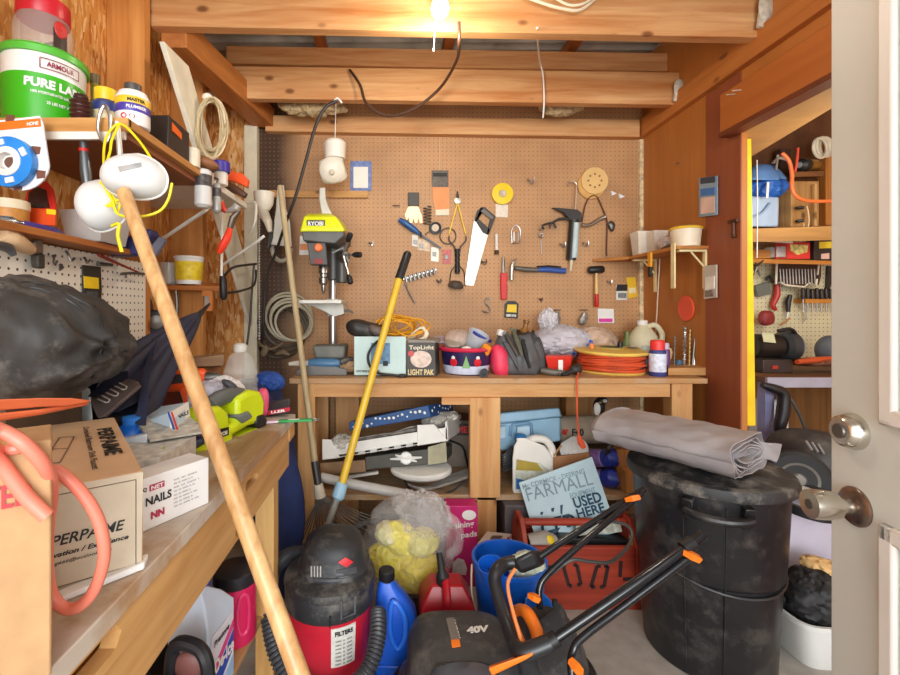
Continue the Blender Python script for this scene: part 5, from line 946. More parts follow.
fin('orange_handle',B().tube([P(514,613,1.20),P(520,609.5,1.18),P(528,614,1.14),P(536,630,1.10),P(537,641,1.08)],[.011,.014,.016,.016,.012],12,4),OR,t); fin('orange_handle_inner',B().tube([P(513,618,1.19),P(519,632,1.14),P(524,645,1.10)],.007,8,3),OR,t)
fin('orange_lever',B().loft([[P(488,668,1.0),P(533,652,1.0),P(534,656,1.0),P(492,676,1.0)],[P(488,666,1.04),P(532,650,1.04),P(534,654,1.04),P(492,674,1.04)]]),OR,t,bevel=.006)
gb=M('#2f2e30',.8,n=.25,dust=.3); fin('rear_bag',B().ell(P(545,660,1.22),(.10,.10,.11),n=32,lump=.22,sc_=12,seed=4,e=.7,ridge=.3),gb,t)
fin('rear_flap',B().hexa([P(528,632,1.16),P(566,612,1.22),P(583,660,1.12),P(545,690,1.06)],[P(527,628,1.16),P(560,601,1.22),P(580,650,1.12),P(541,680,1.06)]),gb,t,bevel=.01)
for px,Y,side in ((588,1.06,1),(588,1.34,2)):
    cw=V((X(584,1.06) if side==1 else X(560,1.36),Y,.10)); w=fin('wheel',B().lathe([(.04,-.02),(.095,-.022),(.10,-.012),(.10,.012),(.095,.022),(.04,.02),(.001,.015)],cw,(.35,1,0),32),BLK,t); fin('wheel_hub',B().lathe([(.055,-.0225),(.05,-.027),(.001,-.03)],cw,(.35,1,0),20),M('#55534f',.4),w)
for px,Y in ((398,1.06),(420,1.30)):
    cw=V((X(px,Y),Y,.10)); w=fin('wheel',B().lathe([(.04,-.02),(.085,-.022),(.09,-.012),(.09,.012),(.085,.022),(.04,.02),(.001,.015)],cw,(-.2,1,0),32),BLK,t); fin('wheel_hub',B().lathe([(.055,-.0225),(.05,-.027),(.001,-.03)],cw,(-.2,1,0),20),M('#55534f',.4),w)
# handle
Yn,Yf2=1.02,1.22
b=B(); b.tube([P(516,562,Yf2),P(505,564,Yf2),P(496.5,571,1.20),P(495,584,1.18),P(505,618,1.12),P(514,642,1.06),P(519,650,1.03),P(527,652,1.02),P(550,643,Yn)],[.017,.017,.017,.017,.017,.017,.018,.02,.019],14,5); fin('handle_bend',b,M('#242427',.35,n=.05),t)
fin('switch_box',B().hexa([P(519,575,1.19),P(542,566,1.19),P(547,564,1.27),P(523,572,1.27)],[P(512,560,1.19),P(534,549,1.19),P(541,548,1.27),P(517,558,1.27)]),BLK,t,bevel=.012)
fin('upper_tube',B().tube([P(535,560,Yf2),P(560,543,1.235),P(600,518,1.27),P(644,489,1.30)],.009,12),TU,t)
fin('upper_tube',B().tube([P(540,608,1.15),P(539,598,1.17),P(540,586,1.18),P(548,574,1.19),P(580,545,1.22),P(641,493,1.29)],.0085,12,4),TU,t)
fin('lower_tube',B().tube([P(545,646,Yn),P(600,608,1.03),P(660,567,1.05),P(704,534,1.07)],.0112,14),TU,t)
fin('lower_tube',B().tube([P(573,690,.98),P(571,664,1.0),P(573,651,1.0),P(582,638,1.01),P(620,609,1.03),P(690,557,1.05)],.0085,12,4),TU,t)
fin('tube_sleeve',B().tube([P(548,643.5,Yn),P(557,637.5,Yn)],.017,14),BLK,t); fin('tube_sleeve',B().tube([P(683,549,1.06),P(693,542.5,1.065)],.0165,14),BLK,t)
def clampk(px,py,Y,dx,dy): 
    fin('clamp_lever',B().tube([P(px,py,Y),P(px+dx*.45,py+dy*.45,Y-.012),P(px+dx*.9,py+dy*.9,Y-.012),P(px+dx,py+dy,Y-.012)],[.008,.0105,.0095,.005],4),OR,t)
clampk(684,552,1.05,17,8); clampk(626,500,1.27,14,-3); clampk(529,595,1.16,11,5); clampk(570,660,.985,12,14)
fin('orange_wire',B().tube([P(515,569,1.18),P(509,579,1.16),P(508,590,1.14),P(513,612,1.10),P(519,633,1.06),P(522,645,1.04)],.0045,8,4),M('#e88a50',.45),t)
fin('control_cable',B().tube([P(550,575,1.2),P(571,560,1.2),P(590,561.5,1.2),P(610,562,1.2),P(626,549,1.22),P(632,535,1.24),P(626,525,1.25),P(607,521,1.26),P(590,524,1.26),P(575,531,1.25)],.0048,8,5),M('#3a3634',.4),t)
fin('clip',B().bar(P(555,600,1.2),P(555,607,1.2),.012,.012,(0,1,0)),BLK,t)
# ================================================================== trash can and tarp
c=V((1.11,1.605,0)); t=T('trash_can','large black plastic trash can with dusty lid standing on the floor','trash can',c)
TC=M('#1f1f22',.38,n=.2,sc_=5,dust=.22)
fin('body',B().lathe([(.001,0),(.19,0),(.197,.01),(.212,.32),(.216,.325),(.219,.33),(.232,.60),(.235,.625),(.001,.625)],c,n=56),TC,t)
LT=M('#2a2a2c',.55,n=.2,dust=.8)
fin('lid',B().lathe([(.243,.612),(.252,.614),(.254,.632),(.249,.646),(.236,.652),(.215,.649),(.18,.66),(.10,.666),(.001,.667)],c,n=56),LT,t)
for a0 in (-2.05,1.1):
    def hp(r,a,z): return c+V((r*math.cos(a),r*math.sin(a),z))
    w=.32; b=B(); b.tube([hp(.232,a0-w,.572),hp(.262,a0-w,.567),hp(.272,a0-w*.5,.562),hp(.274,a0,.560),hp(.272,a0+w*.5,.562),hp(.262,a0+w,.567),hp(.232,a0+w,.572)],.013,10,3); fin('handle',b,TC,t)
    for s_ in (-1,1): fin('handle_lug',B().hexa([hp(.222,a0+s_*w-.05,.53),hp(.239,a0+s_*w-.05,.53),hp(.239,a0+s_*w+.05,.53),hp(.222,a0+s_*w+.05,.53)],[hp(.222,a0+s_*w-.06,.605),hp(.26,a0+s_*w-.06,.60),hp(.26,a0+s_*w+.06,.60),hp(.222,a0+s_*w+.06,.605)]),TC,t,bevel=.004)
for a in (-2.45,-1.95): fin('moulded_seam',B().tube([c+V((.198*math.cos(a),.198*math.sin(a),.02)),c+V((.2185*math.cos(a),.2185*math.sin(a),.34)),c+V((.232*math.cos(a),.232*math.sin(a),.59))],.002,6),TC,t)
b=B(); b.tube([c+V(((.2165)*math.cos(a),(.2165)*math.sin(a),.375-.07*math.sin((a+PI)*.9+.1))) for a in [-PI+i*PI/24 for i in range(25)]],.005,6); fin('moulded_curve',b,TC,t)
# tarp: rolled sheet, spiral end towards the right
ax1=V((1.135,1.435,.742)); ax0=ax1-V((.57,-.82,0)).normalized()*.44+V((0,0,.004)); ax=(ax1-ax0).normalized(); sd=ax.cross(V((0,0,1))).normalized(); L_=(ax1-ax0).length
def spir(th,turns=5.0):
    k=th/(2*PI*turns); W=.05+.115*k; H=.012+.060*k; return (W*math.copysign(abs(math.cos(th))**.8,math.cos(th))+.02*math.sin(k*3),H*math.copysign(abs(math.sin(th))**.9,math.sin(th)))
def tf(u,v):
    w,h=spir(v*2*PI*5); p=ax0+ax*(L_*(u+.02*math.sin(v*90)*u)); wob=1+.07*noise.noise(V((u*5,v*9,1)))
    return p+sd*(w*wob*(1-.0*u))+V((0,0,h*wob*(1.0-.10*(1-u))+.007*noise.noise(V((u*9,w*24,h*60)))))
t=T('folded_tarp','thick grey folded tarpaulin with layered end lying on the trash can lid','tarpaulin',(1.0,1.6,.67))
TM=M('#a09a9c',.5,n=.18,sc_=7,bump=.12,dust=.25)
fin('roll',B().grid(tf,26,260,.0035),TM,t,smooth=60)
lo=[ax0+sd*(.155*math.cos(a))+V((0,0,.064*math.sin(a))) for a in [2*PI*j/28 for j in range(28)]]
b=B(); b.loft([[p-ax*0.0 for p in lo],[ax0-ax*.022+sd*(.145*math.cos(a))+V((0,0,.052*math.sin(a))) for a in [2*PI*j/28 for j in range(28)]],[ax0-ax*.034+sd*(.10*math.cos(a))+V((0,0,.03*math.sin(a))) for a in [2*PI*j/28 for j in range(28)]]]); fin('folded_end',b,TM,t,smooth=80)
b=B(); q0=ax1+sd*-.09
b.grid(lambda u,v: ax1-ax*.10+ax*(.14*u)+sd*(-.13+.012*math.sin(u*5)+.05*(1-v))+V((0,0,-.035+.07*v*(1-.35*u)+.006*math.sin(u*9+v*5))),8,6,.003); fin('loose_flap',b,TM,t,smooth=80)
# ================================================================== left workbench
LB=wood('#d8ab70','#b27c40','y'); LBT=wood('#b8926c','#8a6646','y',stain='#c9c0b4')
t=T('side_workbench','pine workbench with paint smeared top along the left wall','workbench',(-.7,.9,0)); xe=-.316
fin('worktop',B().bb(-1.09,xe,.05,1.43,.845,.87),LBT,t,bevel=.002)
def board_slots(name,z0,z1,x,slots,m):
    """board along Y with stadium shaped hand holes"""
    b=B(); ys=[.05]; 
    for (a,c_,zc,h) in slots: ys+= [a,c_]
    ys.append(1.40); prev=.05
    th=.02
    def seg(y0,y1,za,zb): b.bb(x-th,x,y0,y1,za,zb)
    for (a,c_,zc,h) in slots:
        seg(prev,a,z0,z1); n=14
        lo=[]; hi=[]
        for i in range(n+1):
            y=a+(c_-a)*i/n; e=min(1,min(y-a,c_-y)/(h/2)); q=h/2*math.sqrt(max(0,1-(1-e)**2)); lo.append((y,zc-q)); hi.append((y,zc+q))
        for S_,zz in ((lo,z0),(hi,z1)):
            for (y0,a0),(y1,a1) in zip(S_,S_[1:]):
                A=[V((x-th,y0,zz)),V((x-th,y1,zz)),V((x,y1,zz)),V((x,y0,zz))]; Bq=[V((x-th,y0,a0)),V((x-th,y1,a1)),V((x,y1,a1)),V((x,y0,a0))]
                if abs(zz-a0)+abs(zz-a1)<2e-4: continue
                b.hexa(A,Bq) if a0>zz else b.hexa(Bq,A)
        prev=c_
    seg(prev,1.40,z0,z1)
    bmesh.ops.remove_doubles(b.bm,verts=b.bm.verts,dist=1e-5)
    return fin(name,b,m,t,smooth=0)
board_slots('rail',.797,.845,-.322,[(.38,.53,.823,.028),(.97,1.06,.815,.022)],LB)
board_slots('rail',.718,.7965,-.330,[(.93,1.0,.736,.022)],LB)
fin('backing',B().bb(-.375,-.352,.05,1.38,.74,.845),wood('#c07f36','#8a5420','y'),t)
fin('leg',B().bb(-.415,-.36,1.335,1.39,0,.845),wood('#dcb272','#b88548','z'),t,bevel=.002); fin('leg',B().bb(-1.05,-.99,1.33,1.39,0,.845),wood('#dcb272','#b88548','z'),t,bevel=.002)
fin('leg',B().bb(-.415,-.36,.06,.12,0,.845),wood('#dcb272','#b88548','z'),t,bevel=.002); fin('corner_block',B().bb(-.345,-.318,1.36,1.43,.80,.845),LB,t,bevel=.006)
fin('shelf_plank',B().hexa([(-1.05,.3,.272),(-.44,.3,.272),(-.395,1.34,.272),(-1.05,1.34,.272)],[(-1.05,.3,.292),(-.44,.3,.292),(-.395,1.34,.292),(-1.05,1.34,.292)]),wood('#cfa878','#a07848','y'),t,bevel=.002)
zb=.8705
def bp(px,py): # point on the left worktop
    Y=(CZ-.87)*F/(py-CY); return V((X(px,Y),Y,zb))
# faucet carton
C0=V((-.322,.575,zb)); uu=V((-.8,-.6,0)); vv=V((-.6,.8,0)); w,l,h=.15,.36,.124
t=T('faucet_carton','tan faucet carton with printed sides at the near end of the left workbench','box',C0+uu*w/2+vv*l/2)
KB=M('#c4a07c',.65,n=.05,sc_=30); K=[C0,C0+vv*l,C0+vv*l+uu*w,C0+uu*w]
KF=M('#c8b8a0',.6,n=.04,sc_=30)
bx=fin('carton',B().hexa(K,[p+V((0,0,h)) for p in K]),KB,t,bevel=.002)
fin('front_panel',B().hexa([C0+uu*.002-V((-.6,.8,0))*.001+V((0,0,.001)),C0+uu*w-V((-.6,.8,0))*.001+V((0,0,.001)),C0+uu*w,C0+uu*.002],[C0-V((-.6,.8,0))*.001+V((0,0,h-.001)),C0+uu*w-V((-.6,.8,0))*.001+V((0,0,h-.001)),C0+uu*w+V((0,0,h-.001)),C0+V((0,0,h-.001))]),KF,t)
fr=lambda s,z: C0+uu*s+V((0,0,z))-vv*.0012
def ft(s,x,z,hh,ww,m=INK,b_=.02,sh=.25): txt(t,s,fr(x,z),-uu,(0,0,1),hh,m,w=ww,bold=b_,shear=sh)
ft('PERPAIME',.094,.056,.0125,.074); ft('Vision / Innovation / Excellence',.142,.043,.006,.126,INK,.03); ft('jiarang666@outlook.com',.106,.033,.005,.072,INK,.01)
b=B()
for a_,c_ in (((.008,.008),(.008,.115)),((.008,.115),(.148,.115)),((.008,.008),(.148,.008))): b.bar(fr(a_[0],a_[1]),fr(c_[0],c_[1]),.0008,.0008,(0,1,.3))
fin('border_line',b,M('#6a5a48',.6),t)
tp=lambda a,c_: C0+vv*a+uu*c_+V((0,0,h+.0008))
txt(t,'PERPAIME',tp(.245,.005),-vv,uu*-1 if False else -uu*-1,.018,INK,w=.155,bold=.03,shear=.1) if False else None
txt(t,'PERPAIME',tp(.27,.034),-vv,-uu,.022,INK,w=.175,bold=.03); txt(t,'Contained Bathroom Sink Faucet',tp(.30,.052),-vv,-uu,.0085,INK,w=.26,bold=.02)
b=B()
def ln(*q):
    for a_,c_ in zip(q,q[1:]): b.bar(tp(*a_),tp(*c_),.0014,.0008)
ln((.17,.075),(.24,.066),(.25,.085),(.18,.094),(.17,.075)); ln((.10,.085),(.17,.075)); ln((.18,.094),(.11,.104),(.10,.085)); ln((.09,.104),(.12,.098),(.125,.11)); ln((.09,.1),(.03,.112))
fin('tap_drawing',b,M('#7a6450',.6),t)
S('white_clamshell',B().hexa([C0+V((.004,-.004,0)),C0+V((-.004,.02,0)),C0+uu*.10+V((0,-.012,0)),C0+uu*.11+V((.012,-.03,0))],[C0+V((.004,-.004,.009)),C0+V((-.004,.02,.009)),C0+uu*.10+V((0,-.012,.006)),C0+uu*.11+V((.012,-.03,.006))]),M('#eceae8',.4),'flat white plastic sheet sticking out under the faucet carton','sheet',bevel=.002)
# nails carton
N1=V((-.318,.768,zb)); N0=V((-.378,.660,zb)); nu=(N1-N0).normalized(); nv=V((-nu.y,nu.x,0)); 
t=T('nails_carton','white printed nails carton beside the faucet carton','box',N0.lerp(N1,.5)+nv*.02)
NW=M('#e9e6e3',.45,n=.03); N0=N0-nu*.01; q=[N0,N1,N1+nv*.05,N0+nv*.05]; hn=.078
fin('carton',B().hexa(q,[p+V((0,0,hn)) for p in q]),NW,t,bevel=.001)
ff=lambda s,z: N0+nu*s-nv*.0008+V((0,0,z))
txt(t,'NAILS',ff(.022,.036),nu,(0,0,1),.013,INK,w=.042,bold=.03); txt(t,'NN',ff(.03,.014),nu,(0,0,1),.011,M('#b02c50',.5),w=.022,bold=.06)
fin('brand_patch',B().poly([ff(.028,.057),ff(.052,.057),ff(.052,.066),ff(.028,.066)],-nv*.0006),M('#c03a64',.5),t); txt(t,'IQ',ff(.016,.058),nu,(0,0,1),.007,INK,bold=.03); txt(t,'NET',ff(.03,.0585)-nv*.0008,nu,(0,0,1),.006,WHT,w=.02,bold=.03)
for k in range(8): txt(t,'llll lll lllllll ll lllll'[:25-(k*5)%9],ff(.068,.018+k*.006),nu,(0,0,1),.0022,M('#8a8688',.5),w=.045-.004*((k*3)%5),name='small_print')
# newspaper and small packs behind the nails carton
S('newspaper',B().hexa([bp(150,478)+V((0,0,.07)),bp(208,466)+V((0,0,.07)),bp(190,455)+V((-.02,.02,.078)),bp(145,462)+V((-.02,0,.08))],[bp(150,478)+V((0,0,.074)),bp(208,466)+V((0,0,.074)),bp(190,455)+V((-.02,.02,.09)),bp(145,462)+V((-.02,0,.09))]),M('#b8b2a6',.6,n=.4,sc_=60),'folded newspaper lying on top behind the nails carton','newspaper')
S('paper_stack',B().hexa([V((-.56,.74,zb)),V((-.42,.80,zb)),V((-.42,.95,zb)),V((-.54,.95,zb))],[V((-.56,.74,.935)),V((-.42,.80,.935)),V((-.42,.95,.935)),V((-.54,.95,.935))]),M('#cbc6bd',.6,n=.25,sc_=60),'stack of pale papers between the two cartons and the sander','papers')
t=T('screw_box','white and pale blue screw box with red and blue stripes lying on the left workbench','box',P(165,430,1.02))
bxq=[P(140,441,1.0),P(176,432,.95),P(190,424,1.03),P(150,426,1.16)]; bt=[P(139,424,1.0),P(170,412.5,.95),P(188,402,1.03),P(148,408,1.16)]
fin('carton',B().hexa(bxq,bt),M('#c6d6e2',.5,n=.08),t,bevel=.002); 
fin('end_panel',B().poly([P(172,431.5,.948),P(191,424,1.03),P(188.5,402,1.03),P(171,412.5,.948)],(-.004,.0,0)),WHT,t)
for (a_,m) in ((0,M('#c82c30',.5)),(3,M('#2c4c9c',.5))): fin('stripe',B().poly([P(170.5-a_*1.1,412.5-a_*.1,.945),P(172-a_*1.1,412-a_*.1,.945),P(179-a_*1.1,432.5,.945),P(177.5-a_*1.1,433,.945)],(0,.002,0)),m,t)
txt(t,'NAILS',P(177.5,419,.975),(.6,.5,.25),(-.05,0,1),.009,INK,w=.024,bold=.04)
S('white_pack',B().hexa([P(122,452,.9),P(148,449,.9),P(150,440,.98),P(128,442,.98)],[P(122,440,.9),P(147,434,.9),P(150,430,.98),P(126,434,.98)]),M('#d9e2ea',.45,n=.06),'small white pack lying below the striped screw box','pack',bevel=.003)
t=T('blue_bottle','blue glass cleaner bottle standing behind the faucet carton','bottle',(-.565,.97,zb)); fin('body',B().lathe([(.001,0),(.03,0),(.036,.01),(.036,.055),(.03,.075),(.02,.085),(.001,.085)],(-.565,.97,zb),n=24),M('#1f70d8',.25,n=.1),t); fin('cap',B().lathe([(.02,.08),(.021,.10),(.001,.104)],(-.565,.97,zb),n=16),M('#3a86e0',.3),t)
t=T('dark_knife','dark red and black tool lying behind the nails carton','tool',P(180,437,1.0)); fin('body',B().tube([P(161,441,.98),P(180,439,.98),P(203,434,1.0)],[.01,.014,.011],10),M('#5a2428',.4),t); fin('black_edge',B().tube([P(166,446,.95),P(186,446,.95),P(202,440,.97)],.010,10),M('#1e2838',.4),t)
S('magazine',B().hexa([P(139,458,.86),P(165,449,.86),P(162,446,.92),P(140,452,.92)],[P(139,456,.86),P(165,447,.86),P(162,444,.92),P(140,450,.92)]),M('#aeb84a',.5,n=.3,sc_=50),'yellow green folded leaflet behind the faucet carton','leaflet')
# drill driver
t=T('drill_driver','orange cordless drill driver lying on the left workbench behind the wooden pole','drill',P(180,395,1.3)); OD=M('#f0541c',.4,n=.06); Yd=1.3
fin('body',B().tube([P(159,381,Yd),P(163,381,Yd),P(185,380,Yd),P(203,378.5,Yd),P(207,378,Yd)],[.022,.032,.033,.03,.02],16),OD,t)
fin('chuck',B().tube([P(207,378,Yd),P(213,377.5,Yd),P(218,376.5,Yd),P(222,376,Yd)],[.018,.016,.011,.004],12),DSTEEL,t)
fin('motor_cap',B().tube([P(155,382,Yd),P(160,381.5,Yd)],[.022,.028],14),BLK,t)
fin('side_label',B().flat([(167,375),(183,374),(183,383),(168,384)],Yd-.031,.004),M('#3a3436',.4,n=.3,sc_=70),t)
fin('handle',B().tube([P(186,386,Yd),P(190,398,Yd-.02),P(194,414,Yd-.05),P(196,426,Yd-.07)],[.022,.02,.024,.032],14,4),OD,t)
fin('battery',B().hexa([P(184,433,1.2),P(209,432,1.2),P(207,424,1.28),P(184,424,1.28)],[P(184,420,1.2),P(208,420,1.2),P(206,415,1.28),P(184,415,1.28)]),OD,t,bevel=.008)
fin('trigger',B().tube([P(181,392,Yd-.01),P(184,400,Yd-.02)],.010,8),BLK,t)
S('red_case',B().bb(X(151,1.36),X(192,1.36),1.36,1.41,zb,Zh(386,1.36)),M('#7a3424',.5),'dark red case standing behind the orange drill','case',bevel=.003)
S('wood_board',B().hexa([P(172,368,1.38),P(224,366,1.38),P(222,363,1.5),P(178,364,1.5)],[P(172,361,1.38),P(224,354.5,1.38),P(222,353,1.5),P(178,358,1.5)]),wood('#a88462','#7c5a3c','x'),'grey brown wooden board, upper of the two behind the orange drill','board',bevel=.003)
S('wood_board',B().hexa([P(176,379,1.4),P(221,376,1.4),P(220,373,1.5),P(180,376,1.5)],[P(176,369,1.4),P(221,366.5,1.4),P(220,364,1.5),P(180,367,1.5)]),wood('#b07038','#84481c','x'),'reddish wooden board, lower of the two behind the orange drill','board',bevel=.003)
S('board_rest',B().bb(X(178,1.41),X(219,1.41),1.41,1.47,zb,Zh(378,1.41)),M('#6a4a34',.6),'brown block under the short boards','block')
# clear jug
c=V((X(240.5,1.37),1.37,zb)); t=T('clear_jug','clear ribbed plastic jug standing at the far end of the left workbench','jug',c); gl=M('#dcdad4',.1,n=.05,al=.28)
fin('body',B().lathe([(.001,0),(.046,0),(.05,.006)]+[(.05+.0022*math.cos(z*220),z) for z in [.02+i*.006 for i in range(21)]]+[(.047,.155),(.034,.19),(.017,.203),(.017,.206),(.001,.206)],c,n=32),gl,t,smooth=60); fin('cap',B().lathe([(.019,.203),(.02,.206),(.02,.222),(.012,.228),(.001,.228)],c,n=18),M('#d8d4cc',.3,al=.8),t)
S('white_wrapper',B().ell(P(228,388,1.27)+V((0,0,-.01)),(.048,.05,.04),(0,.4,.3),n=34,lump=.35,sc_=17,seed=3,ridge=.6),M('#dedad8',.35,n=.12),'crumpled white wrapper with dark print beside the clear jug','wrapper')
S('wrapper_print',B().ell(P(230,385,1.215),(.025,.01,.01),(0,.6,.2),n=14,lump=.4,seed=8),M('#3c3a3c',.5),'dark strip of print on the crumpled white wrapper','strip')
S('grey_bag',B().ell(P(212,400,1.24),(.06,.06,.05),(0,.2,.3),n=34,lump=.35,sc_=17,seed=13,ridge=.6),M('#b4aeb8',.35,n=.15),'lilac grey plastic bag between the orange drill and the green sander','bag')
# sander
As,Bs=(-.452,1.04),(-.372,1.285); f=PL(As,Bs)
t=T('power_sander','lime green corded sander with grey grip on the left workbench','sander',V(((As[0]+Bs[0])/2,(As[1]+Bs[1])/2,zb))); LG=M('#cfdf14',.38,n=.04)
fin('front_body',B().prof([(204,455),(189,452),(200,441),(206,431),(204,420),(212,408),(222,406),(230,412),(231,428),(236,436),(228,452),(222,457)],As,Bs,.07),LG,t,bevel=.012)
fin('rear_body',B().prof([(238,398),(252,390),(262,391),(266,402),(265,416),(258,424),(250,426),(240,432),(228,440),(226,430),(238,420)],As,Bs,.07),LG,t,bevel=.012)
fin('front_roller',B().prof([(196,450),(196,432),(203,430),(206,444)],(As[0]+.004,As[1]-.006),(Bs[0]+.004,Bs[1]-.006),.06),M('#2e3a3c',.4),t,bevel=.004)
p=[f(x,y)+V((-.03,.02,0)) for x,y in ((218,407),(228,400),(240,396.5),(252,398),(257,410))]; fin('grip',B().tube(p,[.019,.021,.021,.02,.022],14,4),M('#5c605e',.5),t)
fin('grip_pad',B().prof([(238,416),(250,411),(254,417),(244,424)],(As[0]+.006,As[1]-.01),(Bs[0]+.006,Bs[1]-.01),.05),M('#6c7270',.5),t,bevel=.006)
fin('rear_wheel',B().prof([(256,424),(258,416),(264,414),(268,420),(266,428),(260,431)],(As[0]+.003,As[1]-.004),(Bs[0]+.003,Bs[1]-.004),.06),BLK,t,bevel=.005)
fin('base_plate',B().prof([(206,456),(224,457),(240,440),(262,430),(262,426),(240,435),(222,452)],As,Bs,.075),M('#b8c414',.4),t)
np=fin('name_plate',B().prof([(218,430),(229,427),(229,435),(219,438)],(As[0]+.0045,As[1]-.0015),(Bs[0]+.0045,Bs[1]-.0015),.004),BLK,t)
g2=PL((As[0]+.0065,As[1]-.002),(Bs[0]+.0065,Bs[1]-.002)); txt(t,'RYOBI',g2(219,437),g2(229,433.5)-g2(219,437),(0,0,1),.010,WHT,w=.03,bold=.03)
t=T('pink_pouch','pink plastic pouch standing at the far end of the left workbench','pouch',P(263,412,1.4)); fin('body',B().ell(P(263,402,1.395),(.018,.03,.043),(0,0,.3),n=18,e=.7,lump=.15,seed=4),M('#ea5a7c',.45,n=.1),t)
t=T('small_tool_box','black and red tool packet standing at the far corner of the left workbench','box',P(278,412,1.4)); q=[P(267,416.5,1.385),P(290,413.5,1.385),P(290,412,1.42),P(268,414,1.42)]; fin('carton',B().hexa(q,[P(268,403,1.385),P(290,398,1.385),P(290,398,1.42),P(269,401,1.42)]),M('#2e2426',.4),t,bevel=.003); fin('red_band',B().poly([P(268,411,1.384),P(290,407,1.384),P(290,411,1.384),P(268,415,1.384)],(0,-.001,0)),M('#c02440',.4),t); txt(t,'LLER',P(271,413.5,1.382),(1,0,.12),(0,0,1),.008,WHT,w=.045,bold=.04)
t=T('ratchet_wrench','green wrapped ring wrench overhanging the end of the left workbench','wrench',P(290,424,1.3)); z=.8755
fin('shank',B().bar((X(263,1.3),1.30,z),(X(284,1.32),1.32,z),.014,.006),M('#e0c4cc',.4,.2),t); fin('sleeve',B().bar((X(279,1.32),1.315,z),(X(312,1.33),1.33,z),.020,.007),M('#2f9c50',.4),t,bevel=.002); fin('white_print',B().bar((X(288,1.32),1.318,z+.0038),(X(300,1.33),1.324,z+.0038),.008,.0008),WHT,t); fin('ring_end',B().torus((X(315,1.33),1.333,z),.009,.0035,(0,0,1),18,8),STEEL,t)
# umbrella
t=T('umbrella','navy folded umbrella leaning on the left workbench','umbrella',P(140,420,1.05)); ux0=P(198,316,1.42); ux1=P(110,408,1.02); ua=(ux1-ux0); n_=40; UN=M('#23263c',.6,n=.25,sc_=9)
x_=V((.75,.3,.55)).cross(ua).normalized(); y_=ua.normalized().cross(x_)
def ur(k): return .012+.066*k**.85
rings=[]
for i in range(15):
    k=i/14; cc=ux0+ua*k; rings.append([cc+(x_*math.cos(a)*1.15+y_*math.sin(a)*.75)*ur(k)*(1+.22*math.sin(8*a+3*k)*k**.3)+ua.normalized()*(.05*math.sin(8*a+1)*k**3) for a in [2*PI*j/64 for j in range(64)]])
fin('canopy',B().loft(rings),UN,t,smooth=60); fin('tip',B().tube([ux0+ua*.02,ux0-ua.normalized()*.03,ux0-ua.normalized()*.085],[.012,.008,.004],10),BLK,t)
fin('fold_strap',B().loft([[P(153,338,1.2)+V((0,0,0)),P(158,335,1.2),P(158,335,1.22),P(153,338,1.22)],[P(143,372,1.06),P(150,372,1.06),P(150,372,1.08),P(143,372,1.08)],[P(135,424,.95),P(146,427,.95),P(146,427,.97),P(135,424,.97)]]),M('#2a2d44',.6,n=.2),t)
# black tray, white container, black bag
t=T('cable_tray','dark moulded tray with white channel outlines leaning behind the faucet carton','tray',P(110,400,.98)); q=[P(84,388,1.02),P(113,374,1.08),P(139,383,.98),P(101,418,.88)]
tr_=fin('panel',B().poly([q[0],q[1],P(136,381,1.0),P(139,386,.97),P(103,417,.885),P(97,418,.88)],(0,.012,-.004)),M('#5a4c48',.45,n=.15),t,bevel=.002); H=caster(tr_)
for k in range(3):
    a_=V((105+k*8.5,402-k*6.5)); b=B(); pts=[H(a_.x-3+dx,a_.y+dy,.001) for dx,dy in ((-4,-2.5),(4,1),(7,.5),(8,-2),(0,-6))]
    if all(pts): b.tube(pts,.0016,6); fin('channel',b,M('#cdc4bc',.5),t)
t=T('white_container','white plastic container with round knob between the black bag and the faucet carton','container',P(76,400,.98)); c0=X(56,.99),X(92,.99); fin('body',B().hexa([P(55,425,.95),P(93,421,.95),P(90,418,1.05),P(60,420,1.05)],[P(56,398,.95),P(90,388,.95),P(87,386,1.05),P(60,392,1.05)]),M('#d6dad6',.4,n=.05),t,bevel=.004); 
fin('knob',B().lathe([(.014,0),(.013,.012),(.001,.013)],P(67,409,.948),(0,-1,0),16),M('#9aa4a4',.35,.3),t); fin('knob_plate',B().flat([(55,402),(73,398),(73,420),(55,421)],.9495,.002),M('#b4bcbc',.4),t)
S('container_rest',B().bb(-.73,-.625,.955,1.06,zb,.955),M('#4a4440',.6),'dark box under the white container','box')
t=T('rubber_bag','large scuffed black rubber bag piled on the left workbench','bag',(-.72,.8,1.0)); BG=M('#302d2b',.62,n=.35,sc_=12,bump=.5,dust=.5)
def sec(x,cy,cz,ry,rz,k): return [V((x+.02*noise.noise(V((a*2,x*9,k))),cy+ry*math.copysign(abs(math.cos(a))**.72,math.cos(a)),cz+rz*math.copysign(abs(math.sin(a))**.75,math.sin(a))*(1+.10*noise.noise(V((a*2.5,x*14,3)))))) for a in [2*PI*j/40 for j in range(40)]]
Yb=.84; zc=lambda py: Zh(py,Yb)
rg=[]
for px,t0,b0,ry in ((-70,290,398,.10),(-40,281,402,.12),(0,277,401,.13),(38,280,399,.135),(66,289,394,.135),(82,298,389,.125),(96,310,382,.11),(106,325,373,.085),(113,338,364,.05),(115,346,357,.02)):
    rg.append(sec(X(px,Yb),Yb+.0,(zc(t0)+zc(b0))/2,ry,(zc(t0)-zc(b0))/2,1))
rg2=[catmull(list(c),4) for c in zip(*rg)]; rg2=[list(c) for c in zip(*rg2)]; cb=V((X(20,Yb),Yb,zc(342)))
for r in rg2:
    for i,p in enumerate(r):
        q2=p*9; q2=q2+V((noise.noise(q2*.9),noise.noise(q2*.9+V((5,1,2))),noise.noise(q2*.8-V((3,7,1)))))*.7; k=(.3-abs(noise.noise(V((q2.x,q2.y*1.6,q2.z*1.6)))))*.022+(.3-abs(noise.noise(q2*2.7)))*.008; r[i]=p+(p-cb).normalized()*k
